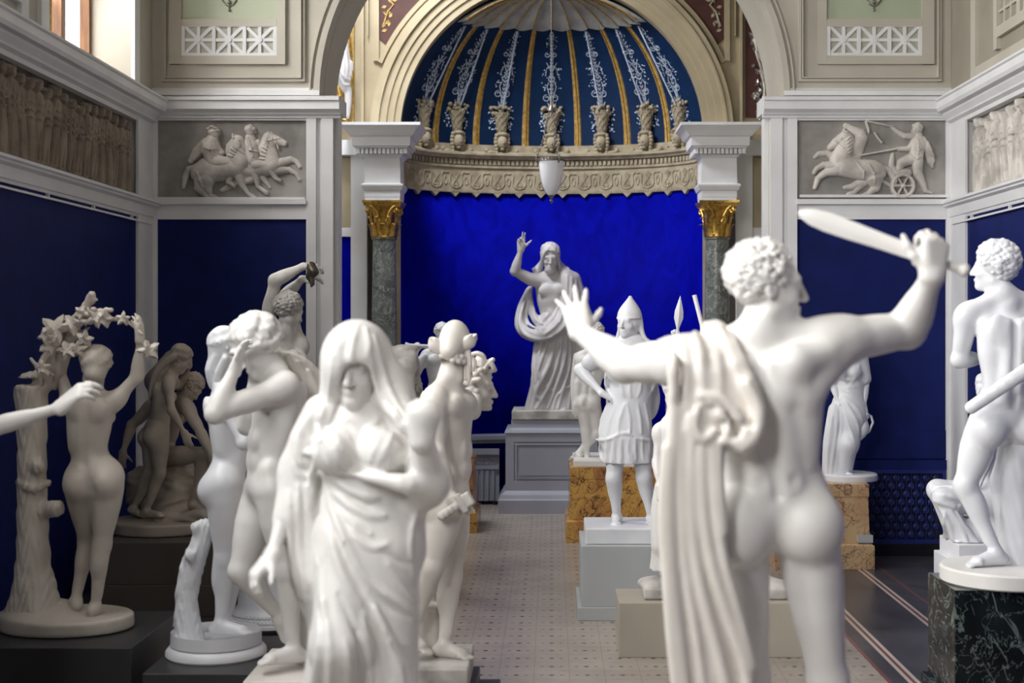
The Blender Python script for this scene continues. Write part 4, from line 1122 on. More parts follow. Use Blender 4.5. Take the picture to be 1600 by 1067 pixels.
def side_frieze(sg, label, mat, seed, y0, y1):
    zb, zt = 2.905, 3.50
    root = thing('figure_frieze', label, 'relief', (sg * (W + .05), (y0 + y1) / 2, zb))
    xw = W + .055
    MB().box(sg * (xw - .002), sg * (xw + .002), y0, y1, zb, zt + .02).build('slab', M['frieze_ground'] if sg < 0 else M['slab_relief'], root)
    MB().box(sg * xw, sg * (xw - .05), y0, y1, zb - .002, zb + .022).build('ground_ledge', mat, root)
    rnd = random.Random(seed); y = y0 + .10
    to3 = lambda u, w, h: np.stack([sg * (xw - h), u, w], 1)
    def fold_tex(ph, fr):
        return lambda U, Wd: .0045 * np.sin(U * fr + 3 * np.sin(Wd * 9 + ph) + ph) * (Wd < zb + .42)
    while y < y1 - .06:
        h = rnd.uniform(.50, .57); lean = rnd.uniform(-.02, .02); d = rnd.choice((-1, 1))
        b = zb + .012; L = .014
        rob = rnd.random() < .55
        hw = rnd.uniform(.024, .029)
        sh = [([(y + lean + .004 * d, b + h - .040, hw), (y + lean + .010 * d, b + h - .058, hw * .8)], 1.3, L + .014),
              ([(y + lean - .006 * d, b + h - .020, hw * .95), (y + lean - .018 * d, b + h - .045, hw * .7)], 1.1, L + .024),
              ([(y + lean + .024 * d, b + h - .048, .007), (y + lean + .022 * d, b + h - .062, .008)], 1.2, L + .02),
              ([(y + lean, b + h - .07, .020), (y + lean * .8, b + h * .82, .034)], 1.0, L + .004),
              ([(y + lean * .7, b + h * .79, .050), (y + lean * .4, b + h * .60, .044), (y, b + h * .48, .046)], .9, L)]
        if rob:
            sh += [([(y, b + h * .50, .046), (y + .012 * d, b + h * .22, .046), (y + .016 * d, b + .012, .056)], .75, L)]
            for q in range(6):
                u_ = (q - 2.5) * .019
                sh.append(([(y + u_ * .6, b + h * .52, .006), (y + u_ * .9 + .006 * d, b + h * .25, .009), (y + u_ * 1.15 + .014 * d, b + .008, .008)], 1.5, L + .030))
        else:
            sh += [([(y + .014, b + h * .46, .034), (y + .02 + .014 * d, b + h * .25, .025), (y + .02, b + .03, .017), (y + .02 + .04 * d, b + .012, .014)], 1.0, L + .006),
                   ([(y - .016, b + h * .46, .034), (y - .026 + .010 * d, b + h * .25, .025), (y - .035, b + .03, .017), (y - .035 + .04 * d, b + .012, .014)], 1.0, L)]
        sh += [([(y + .046 * d + lean, b + h * .81, .022), (y + .075 * d, b + h * .64, .018), (y + .045 * d + rnd.uniform(-.04, .05), b + h * rnd.uniform(.55, .80), .014)], 1.2, L + .016),
               ([(y - .042 * d + lean, b + h * .81, .022), (y - .062 * d, b + h * .63, .018), (y - .040 * d, b + h * .47, .014)], 1.2, L + .012)]
        for q in range(3):
            sh.append(([(y - .042 * d, b + h * (.76 - q * .09), .006), (y, b + h * (.69 - q * .09), .008), (y + .042 * d, b + h * (.72 - q * .09), .006)], 1.5, L + .036))
        if rnd.random() < .3: sh.append(([(y - .04, b + h * .98, .016), (y + .04, b + h * .98, .016)], 1.0, .02))
        hf_mesh('figure', sh, to3, .0055, mat, root)
        y += rnd.uniform(.13, .19)
side_frieze(-1, 'long dark plaster frieze of crowded standing figures high on the left wall', M['frieze_dark'], 11, 5.4, YB - .43)
side_frieze(1, 'pale plaster frieze of standing figures high on the right wall', M['marble_relief'], 23, 5.4, YB - .43)
# ------------------------------------------------------------------ carving tool: smooth implicit solids -> one continuous mesh
class Carve:
    ZMIN = None            # nothing is carved below this level (top of what the statue stands on)
    FOLD = 1.25
    def __init__(s, vox=.008):
        s.h = vox; s.ops = []; s.D = None; s.snap_q = []
    # --- queueing
    def _q(s, lo, hi, fn, k, mode):
        s.ops.append((np.array(lo, float), np.array(hi, float), fn, k, mode))
        if s.D is not None: s._run(s.ops.pop())
    def limb(s, a, b, rads, k=.03, flat=None, f=1.0, mode='+'):
        """swept cone from a to b; rads sampled evenly; optionally flattened (factor f>1) along direction flat"""
        a = np.asarray(a, float); b = np.asarray(b, float)
        rads = np.atleast_1d(np.asarray(rads, float)); R = rads.max()
        ba = b - a; L2 = max(float(ba @ ba), 1e-9); tk = np.linspace(0, 1, len(rads))
        fl = None if flat is None else norm(flat)
        def fn(x, y, z):
            px, py, pz = x - a[0], y - a[1], z - a[2]
            t = np.clip((px * ba[0] + py * ba[1] + pz * ba[2]) / L2, 0, 1)
            qx, qy, qz = px - t * ba[0], py - t * ba[1], pz - t * ba[2]
            if fl is not None:
                d = (qx * fl[0] + qy * fl[1] + qz * fl[2]) * (f - 1)
                qx = qx + d * fl[0]; qy = qy + d * fl[1]; qz = qz + d * fl[2]
            r = np.interp(t, tk, rads) if len(rads) > 1 else rads[0]
            return np.sqrt(qx * qx + qy * qy + qz * qz) - r
        m = R * max(1, 1 / f) + k + 2.5 * s.h
        s._q(np.minimum(a, b) - m, np.maximum(a, b) + m, fn, k, mode); return s
    def chain(s, pts, rads, k=.02, flat=None, f=1.0, mode='+'):
        pts = [np.asarray(p, float) for p in pts]
        rads = list(rads) if hasattr(rads, '__len__') else [rads] * len(pts)
        fl = None if flat is None else norm(flat)
        seg = [(pts[i], pts[i + 1] - pts[i], rads[i], rads[i + 1]) for i in range(len(pts) - 1)]
        def fn(x, y, z):
            best = None
            for a, ba, ra, rb in seg:
                L2 = max(float(ba @ ba), 1e-9)
                px, py, pz = x - a[0], y - a[1], z - a[2]
                t = np.clip((px * ba[0] + py * ba[1] + pz * ba[2]) / L2, 0, 1)
                qx, qy, qz = px - t * ba[0], py - t * ba[1], pz - t * ba[2]
                if fl is not None:
                    d = (qx * fl[0] + qy * fl[1] + qz * fl[2]) * (f - 1)
                    qx = qx + d * fl[0]; qy = qy + d * fl[1]; qz = qz + d * fl[2]
                d = np.sqrt(qx * qx + qy * qy + qz * qz) - (ra + (rb - ra) * t)
                best = d if best is None else np.minimum(best, d)
            return best
        m = max(rads) * max(1, 1 / f) + k + 2.5 * s.h
        A_ = np.array(pts)
        s._q(A_.min(0) - m, A_.max(0) + m, fn, k, mode)
        return s
    def curve(s, pts, rads, k=.02, n=None, **kw):
        """smooth (Catmull-Rom) version of chain"""
        pts = np.array([np.asarray(p, float) for p in pts])
        rads = np.array(rads if hasattr(rads, '__len__') else [rads] * len(pts), float)
        q, r = spline(pts, rads, n or max(2, 3 * (len(pts) - 1)))
        return s.chain(q, r, k, **kw)
    def ell(s, c, rad, R=None, k=.03, mode='+'):
        c = np.asarray(c, float); rad = np.asarray(rad, float)
        R = np.eye(3) if R is None else np.array([norm(q) for q in R])
        w_ = R[2]; v_ = R[1] - w_ * (R[1] @ w_)
        if np.linalg.norm(v_) < .05: v_ = np.cross(w_, R[0] if np.linalg.norm(np.cross(w_, R[0])) > .05 else (w_[1], -w_[2], w_[0] + .3))
        v_ = norm(v_); R = np.array([np.cross(v_, w_), v_, w_])
        def fn(x, y, z):
            px, py, pz = x - c[0], y - c[1], z - c[2]
            u = [R[i, 0] * px + R[i, 1] * py + R[i, 2] * pz for i in range(3)]
            k0 = np.sqrt(sum((u[i] / rad[i]) ** 2 for i in range(3)))
            k1 = np.sqrt(sum((u[i] / rad[i] ** 2) ** 2 for i in range(3))) + 1e-6
            return k0 * (k0 - 1) / k1
        e = np.sqrt(((R * rad[:, None]) ** 2).sum(0)) + k + 2.5 * s.h
        s._q(c - e, c + e, fn, k, mode); return s
    def box(s, c, half, R=None, rnd=.01, k=.01, mode='+'):
        c = np.asarray(c, float); half = np.asarray(half, float) - rnd
        R = np.eye(3) if R is None else np.array([norm(q) for q in R])
        def fn(x, y, z):
            px, py, pz = x - c[0], y - c[1], z - c[2]
            q = [np.abs(R[i, 0] * px + R[i, 1] * py + R[i, 2] * pz) - half[i] for i in range(3)]
            o = np.sqrt(sum(np.maximum(v, 0) ** 2 for v in q))
            return o + np.minimum(np.maximum(np.maximum(q[0], q[1]), q[2]), 0) - rnd
        e = np.abs(R.T) @ (half + rnd) + k + 2.5 * s.h
        s._q(c - e, c + e, fn, k, mode); return s
    def column(s, c, z0, z1, prof, k=.01, sx=1, sy=1, fold=None, mode='+', rot=0.0):
        """upright skirt/drum: prof = radii evenly from z0 to z1, elliptical; fold(theta,t)->radial offset"""
        c = np.asarray(c, float); prof = np.asarray(prof, float); tk = np.linspace(0, 1, len(prof)); R = prof.max() * max(sx, sy) + .05
        cr, sr = math.cos(rot), math.sin(rot)
        def fn(x, y, z):
            px = (x - c[0]); py = (y - c[1])
            px, py = (cr * px + sr * py) / sx, (-sr * px + cr * py) / sy
            t = np.clip((z - z0) / (z1 - z0), 0, 1)
            r = np.interp(t, tk, prof); rr = np.sqrt(px * px + py * py)
            if fold is not None: r = r + fold(np.arctan2(py, px), t)
            d = (rr - r) * min(sx, sy)
            dz = np.maximum(z0 - z, z - z1)
            return np.maximum(d, dz)
        m = k + 2.5 * s.h
        s._q((c[0] - R - m, c[1] - R - m, min(z0, z1) - m), (c[0] + R + m, c[1] + R + m, max(z0, z1) + m), fn, k, mode); return s
    # --- evaluation
    def flush(s):
        if s.D is None:
            add = [o for o in s.ops if o[4] == '+']
            lo = np.min([o[0] for o in add], 0) - .03; hi = np.max([o[1] for o in add], 0) + .03
            s.lo = lo; n = np.ceil((hi - lo) / s.h).astype(int) + 1
            s.n = n; s.D = np.full(n, .3, np.float32)
            s.g = [(lo[i] + s.h * np.arange(n[i])).astype(np.float32) for i in range(3)]
        ops, s.ops = s.ops, []
        for o in ops: s._run(o)
        return s
    def _run(s, op):
        lo, hi, fn, k, mode = op
        i0 = np.maximum(np.floor((lo - s.lo) / s.h).astype(int), 0); i1 = np.minimum(np.ceil((hi - s.lo) / s.h).astype(int) + 1, s.n)
        if (i1 <= i0).any(): return
        sl = tuple(slice(a, b) for a, b in zip(i0, i1))
        x = s.g[0][sl[0]][:, None, None]; y = s.g[1][sl[1]][None, :, None]; z = s.g[2][sl[2]][None, None, :]
        d = fn(x, y, z).astype(np.float32); sub = s.D[sl]
        if mode == '+':
            h = np.maximum(k - np.abs(sub - d), 0) / max(k, 1e-6)
            s.D[sl] = np.minimum(sub, d) - h * h * k * .25
        else:
            d = -d; h = np.maximum(k - np.abs(sub - d), 0) / max(k, 1e-6)
            s.D[sl] = np.maximum(sub, d) + h * h * k * .25
    def disp(s, fn, zone=None):
        """displace the surface outwards by fn(x,y,z) near it"""
        s.flush()
        m = np.abs(s.D) < .07
        i = np.nonzero(m)
        x, y, z = s.g[0][i[0]], s.g[1][i[1]], s.g[2][i[2]]
        s.D[i] -= fn(x, y, z).astype(np.float32); return s
    def snap(s, px, py, inset=0.0, last=False):
        """first point of the carved surface met along the sight line of photo pixel (px,py)"""
        s.flush()
        ys = np.arange(s.lo[1], s.lo[1] + s.h * (s.n[1] - 1), s.h * .5)
        pts = np.stack([(px - VX) / F * ys, ys, EYE + (VY - py) / F * ys], 1)
        idx = np.round((pts - s.lo) / s.h).astype(int)
        ok = ((idx >= 0) & (idx < s.n)).all(1)
        d = np.full(len(ys), 9.0)
        d[ok] = s.D[idx[ok, 0], idx[ok, 1], idx[ok, 2]]
        hit = np.nonzero(d < 0)[0]
        j = (hit[-1] if last else hit[0]) if len(hit) else int(np.argmin(d))
        p = pts[j].copy()
        return p + norm(p - np.array([0, 0, EYE])) * inset
    def fold(s, px, r, k=.018, inset=.12, n=None, mode='+', last=False):
        """raised (or cut) drapery fold following a polyline of photo pixels over the surface"""
        s.flush()
        px = np.array(px, float)
        rads = np.array(r if hasattr(r, '__len__') else [r] * len(px), float) * Carve.FOLD; k = k * .7
        if not hasattr(r, '__len__') and len(px) > 2: rads[0] *= .5; rads[-1] *= .5
        q, rr = spline(px, rads, n or max(3, 3 * (len(px) - 1)))
        pts = [s.snap(a, b, inset=r_ * inset, last=last) for (a, b), r_ in zip(q, rr)]
        ysm = np.array(pts)
        if len(ysm) > 4:                       # keep the fold from jumping in depth
            ysm[1:-1, 1] = (ysm[:-2, 1] + 2 * ysm[1:-1, 1] + ysm[2:, 1]) / 4
        s.chain(list(ysm), list(rr), k, mode=mode); return s
    def folds(s, lines, r, **kw):
        for l in lines: s.fold(l, r, **kw)
        return s
    # --- meshing (surface nets)
    def mesh(s, name, mat, parent=None, smooth=1):
        s.flush()
        if Carve.ZMIN is not None:
            D_ = np.maximum(s.D, (Carve.ZMIN - s.g[2])[None, None, :].astype(np.float32))
            s.D = D_
        D = s.D; S = D < 0
        c = np.zeros(tuple(np.array(D.shape) - 1), np.uint8)
        for dx in (0, 1):
            for dy in (0, 1):
                for dz in (0, 1):
                    c += S[dx:D.shape[0] - 1 + dx, dy:D.shape[1] - 1 + dy, dz:D.shape[2] - 1 + dz]
        act = (c > 0) & (c < 8)
        I = np.argwhere(act); vid = np.full(act.shape, -1, np.int32); vid[act] = np.arange(len(I))
        val = {}
        for dx in (0, 1):
            for dy in (0, 1):
                for dz in (0, 1): val[dx, dy, dz] = D[I[:, 0] + dx, I[:, 1] + dy, I[:, 2] + dz]
        acc = np.zeros((len(I), 3)); cnt = np.zeros(len(I))
        for a in val:
            for ax in range(3):
                if a[ax]: continue
                b = list(a); b[ax] = 1; b = tuple(b)
                va, vb = val[a], val[b]; m = (va < 0) != (vb < 0)
                t = np.where(m, va / np.where(m, va - vb, 1), 0)
                p = np.tile(np.array(a, float), (len(I), 1)); p[:, ax] += t
                acc[m] += p[m]; cnt[m] += 1
        V = s.lo + s.h * (I + acc / cnt[:, None])
        faces = []
        for ax in range(3):
            u, w = (ax + 1) % 3, (ax + 2) % 3
            A = np.take(S, range(0, S.shape[ax] - 1), ax); B = np.take(S, range(1, S.shape[ax]), ax)
            E = np.argwhere(A != B)
            E = E[(E[:, u] > 0) & (E[:, w] > 0) & (E[:, u] < S.shape[u] - 1) & (E[:, w] < S.shape[w] - 1)]
            ins = S[E[:, 0], E[:, 1], E[:, 2]]
            q = []
            for du, dw in ((-1, -1), (0, -1), (0, 0), (-1, 0)):
                e = E.copy(); e[:, u] += du; e[:, w] += dw
                q.append(vid[e[:, 0], e[:, 1], e[:, 2]])
            q = np.stack(q, 1); q[~ins] = q[~ins][:, ::-1]
            faces.append(q)
        Q = np.concatenate(faces); Q = Q[(Q >= 0).all(1)]
        for _ in range(smooth):                # light relaxation
            sm = np.zeros_like(V); n_ = np.zeros(len(V))
            for i in range(4):
                a_, b_2 = Q[:, i], Q[:, (i + 1) % 4]
                np.add.at(sm, a_, V[b_2]); np.add.at(n_, a_, 1)
            n_[n_ == 0] = 1
            V = V * .5 + sm / n_[:, None] * .5
        off = np.zeros(3); p_ = parent
        while p_ is not None: off = off + np.array(p_.location); p_ = p_.parent
        V = V - off
        me = bpy.data.meshes.new(name)
        me.vertices.add(len(V)); me.vertices.foreach_set('co', V.astype(np.float32).ravel())
        me.loops.add(len(Q) * 4); me.loops.foreach_set('vertex_index', Q.astype(np.int32).ravel())
        me.polygons.add(len(Q)); me.polygons.foreach_set('loop_start', np.arange(0, len(Q) * 4, 4, dtype=np.int32)); me.polygons.foreach_set('loop_total', np.full(len(Q), 4, np.int32))
        me.update(calc_edges=True); me.shade_smooth(); me.materials.append(mat)
        o = bpy.data.objects.new(name, me); link(o, parent)
        s.D = None; s.g = None
        return o

def spline(pts, rads, n):
    m = len(pts)
    if m < 3:
        t = np.linspace(0, 1, n + 1)[:, None]
        return pts[0] * (1 - t) + pts[-1] * t, np.interp(t[:, 0], [0, 1], [rads[0], rads[-1]])
    u = np.linspace(0, m - 1, n + 1); out = []; rr = []
    for v in u:
        i = min(int(v), m - 2); t = v - i
        p0, p1, p2, p3 = pts[max(i - 1, 0)], pts[i], pts[i + 1], pts[min(i + 2, m - 1)]
        out.append(.5 * (2 * p1 + (p2 - p0) * t + (2 * p0 - 5 * p1 + 4 * p2 - p3) * t * t + (3 * p1 - p0 - 3 * p2 + p3) * t ** 3))
        rr.append(rads[i] * (1 - t) + rads[i + 1] * t)
    return np.array(out), np.array(rr)

def lerp(a, b, t): return np.asarray(a) * (1 - t) + np.asarray(b) * t
def orth(v, ref): return norm(np.asarray(v) - np.asarray(ref) * np.dot(v, ref))

# ------------------------------------------------------------------ anatomy
def head(S, c, fd, up, s=1.0, sex='m', beard=False, ear=True, k=.012):
    """skull, face, ears. c = centre of the head (eye height); fd = where the face looks"""
    f = norm(fd); u = orth(up, f); r = np.cross(f, u)
    A = np.array([r, f, u]); c = np.asarray(c, float)
    at = lambda x, y, z: c + s * (r * x + f * y + u * z)
    w = 1.0 if sex == 'm' else .94
    S.ell(at(0, -.018, .032), s * np.array([.075 * w, .092, .086]), A, .02)          # cranium
    S.ell(at(0, .030, -.022), s * np.array([.062 * w, .060, .092]), A, .03)          # face mass
    S.limb(at(0, .020, -.060), at(0, .068, -.098), s * np.array([.050 * w, .024]), .03)   # jaw to chin
    S.ell(at(0, .074, -.099), s * np.array([.020, .016, .014]), A, .014)
    S.limb(at(-.040 * w, .074, .020), at(.040 * w, .074, .020), s * .013, .016)       # brow
    for q in (-1, 1):
        S.ell(at(q * .031, .100, -.002), s * np.array([.019, .020, .012]), A, .012, '-')   # socket
        S.ell(at(q * .030, .076, -.003), s * np.array([.0145, .0125, .0115]), A, .003)     # eyeball
        S.limb(at(q * .018, .088, .004), at(q * .043, .078, .003), s * .0045, .004)        # lid
        S.ell(at(q * .042 * w, .058, -.034), s * np.array([.020, .020, .018]), A, .02)     # cheek
        if ear:
            S.ell(at(q * .074 * w, -.012, -.008), s * np.array([.010, .019, .031]), A, .008)
            S.ell(at(q * .082 * w, -.006, -.006), s * np.array([.006, .009, .016]), A, .006, '-')
    S.limb(at(0, .088, .016), at(0, .112, -.034), s * np.array([.0085, .0125]), .010)      # nose
    for q in (-1, 1): S.ell(at(q * .011, .099, -.038), s * np.array([.008, .010, .008]), A, .006)
    S.limb(at(-.020, .086, -.063), at(.020, .086, -.063), s * .0065, .006)                 # lips
    S.ell(at(0, .095, -.061), s * np.array([.013, .007, .005]), A, .006)
    S.ell(at(0, .092, -.071), s * np.array([.014, .008, .006]), A, .006)
    S.limb(at(-.020, .102, -.066), at(.020, .102, -.066), s * .0022, .004, mode='-')
    if beard:
        S.ell(at(0, .062, -.105), s * np.array([.046, .040, .045]), A, .02)
        for i in range(26):
            rnd = random.Random(i); a = rnd.uniform(-1, 1)
            p = at(.055 * a, .085 - .05 * a * a + rnd.uniform(-.01, .01), -.075 - rnd.uniform(0, .065) * (1 - .3 * abs(a)))
            S.ell(p, s * np.array([.011, .011, .015]), A, .006)
    return at, A

def curls(S, at, A, s, n=120, r=.013, seed=1, lo=-.03, front=.045, k=.005, vol=.012, back=-.09):
    """curly hair: a cap studded with small locks"""
    S.ell(at(0, -.024, .038), s * (np.array([.078, .094, .088]) + vol - .006), A, .01)
    rnd = random.Random(seed); ga = math.pi * (3 - 5 ** .5)
    N = int(n * 1.15)
    for i in range(N):
        z = 1 - 2 * (i + .5) / N; a = i * ga
        d = np.array([math.sqrt(1 - z * z) * math.cos(a), math.sqrt(1 - z * z) * math.sin(a), z])
        p = d * (np.array([.078, .094, .088]) + vol) + np.array([0, -.024, .038])
        if p[2] < lo - .06 * max(0, -p[1] / .1) and True:
            if not (p[1] < 0 and p[2] > back): continue
        if p[1] > front and p[2] < .075: continue
        if abs(p[0]) > .05 and p[2] < .01 and p[1] > -.035: continue
        j = rnd.uniform(.85, 1.3)
        p = p + np.array([rnd.uniform(-1, 1), rnd.uniform(-1, 1), rnd.uniform(-1, 1)]) * .004
        S.ell(at(*p), s * r * j * np.array([1, 1, .9]), A, k)
        t1 = norm(np.cross(d, (rnd.uniform(-1, 1), rnd.uniform(-1, 1), rnd.uniform(-1, 1))))
        S.limb(at(*(p + d * r * .9 - t1 * r)), at(*(p + d * r * 1.05 + t1 * r)), s * .0028, .003, mode='-')
    open_face(S, at, A, s)

def open_face(S, at, A, s):
    S.ell(at(0, .112, -.040), s * np.array([.070, .062, .088]), A, .008, '-')

def locks(S, at, A, s, n=26, r=.012, lo=-.06, vol=.010, seed=2, wave=.006, front=.05, part=True, k=.006):
    """combed hair: strands running from the crown down and back"""
    S.ell(at(0, -.024, .036), s * (np.array([.078, .095, .088]) + vol - .005), A, .01)
    rnd = random.Random(seed); k = min(k, .004)
    for i in range(n):
        a = 2 * math.pi * (i + .5) / n
        pts = []; rr = []
        for t in np.linspace(.08, 1, 8):
            ph = t * 1.75
            x = math.sin(ph) * math.cos(a); y = math.sin(ph) * math.sin(a); z = math.cos(ph)
            p = np.array([x, y, z]) * (np.array([.078, .095, .088]) + vol) + np.array([0, -.024, .036])
            p[0] += wave * math.sin(t * 14 + i); p[2] += wave * .5 * math.cos(t * 11 + i)
            if p[1] > front and p[2] < .07: break
            if p[2] < lo: break
            pts.append(at(*p)); rr.append(s * r * (.55 + .6 * math.sin(math.pi * min(1, t))) )
        if len(pts) > 1: S.chain(pts, rr, k)
    open_face(S, at, A, s)

def hand(S, w, d, n, thumb, s=1.0, curl=.25, spread=.12, curls_=None, tcurl=.3, k=.007, scale=1.0):
    """w wrist, d direction of the fingers, n out of the palm, thumb = direction of the thumb side"""
    q = s * scale
    d = norm(d); n = orth(n, d); l = orth(orth(thumb, d), n)
    w = np.asarray(w, float)
    kn = []
    for i, (x, L) in enumerate(((.030, .092), (.010, .097), (-.011, .092), (-.030, .083))):
        a = w + q * l * x * .62; b = w + q * (l * x + d * L)
        S.limb(a, b, q * np.array([.019, .016, .0125]), .014)
        kn.append(b)
    S.ell(w + q * (l * .020 + d * .045 + n * .012), q * np.array([.018, .030, .015]), np.array([l, d, n]), .014)   # thenar
    lens = (.072, .080, .074, .060); rad = (.0098, .0100, .0095, .0085)
    for i in range(4):
        c = curl if curls_ is None else curls_[i]
        sp = spread * (1.1 - i * .73)
        dir_ = norm(d + l * sp); p = kn[i]; ang_ = 0
        for j, fr in enumerate((.46, .31, .23)):
            ang_ += c * (1.0, 1.15, .8)[j]
            dd = dir_ * math.cos(ang_) + n * math.sin(ang_)
            e = p + dd * lens[i] * fr * q
            S.limb(p, e, q * np.array([rad[i] * (1 - .10 * j), rad[i] * (.9 - .12 * j)]), k)
            p = e
    p = w + q * (l * .024 + d * .022 + n * .006)
    dd = norm(l * .75 + d * .7 + n * .25)
    for j, (L, r_) in enumerate(((.042, .0150), (.034, .0115), (.027, .0098))):
        e = p + dd * L * q
        S.limb(p, e, q * np.array([r_, r_ * .86]), .009)
        p = e; dd = norm(dd + (d * .6 + n * .35) * tcurl)

def foot(S, ankle, toe, s=1.0, up=(0, 0, 1), k=.012):
    """ankle joint and tip of the great toe give the direction; sole lies about .075*s below the ankle"""
    up = np.array(up, float); a = np.asarray(ankle, float); t = np.asarray(toe, float)
    d = norm(t - a); d = norm(d - up * np.dot(d, up) * .5); r = np.cross(d, up)
    heel = a - d * .035 * s - up * .045 * s
    S.ell(heel, s * np.array([.031, .036, .032]), np.array([r, d, up]), .025)
    L = np.linalg.norm(t - a)
    ball_ = a + (t - a) * .62
    S.limb(a + up * -.02 * s, lerp(a, t, .68) + up * .004 * s, s * np.array([.038, .034, .020]), .022)
    S.limb(heel + up * -.004, ball_ - up * .006 * s, s * np.array([.028, .026, .026]), .022)
    S.limb(ball_ - r * .028 * s, ball_ + r * .028 * s, s * .019, .018)
    for i, x in enumerate((-.030, -.013, .003, .018, .032)):
        st = ball_ + r * x * s - up * .004 * s
        S.limb(st, st + d * s * (.058, .060, .056, .049, .040)[i if True else 4 - i] - up * .006 * s, s * np.array([.0125, .0105]), k * .5)

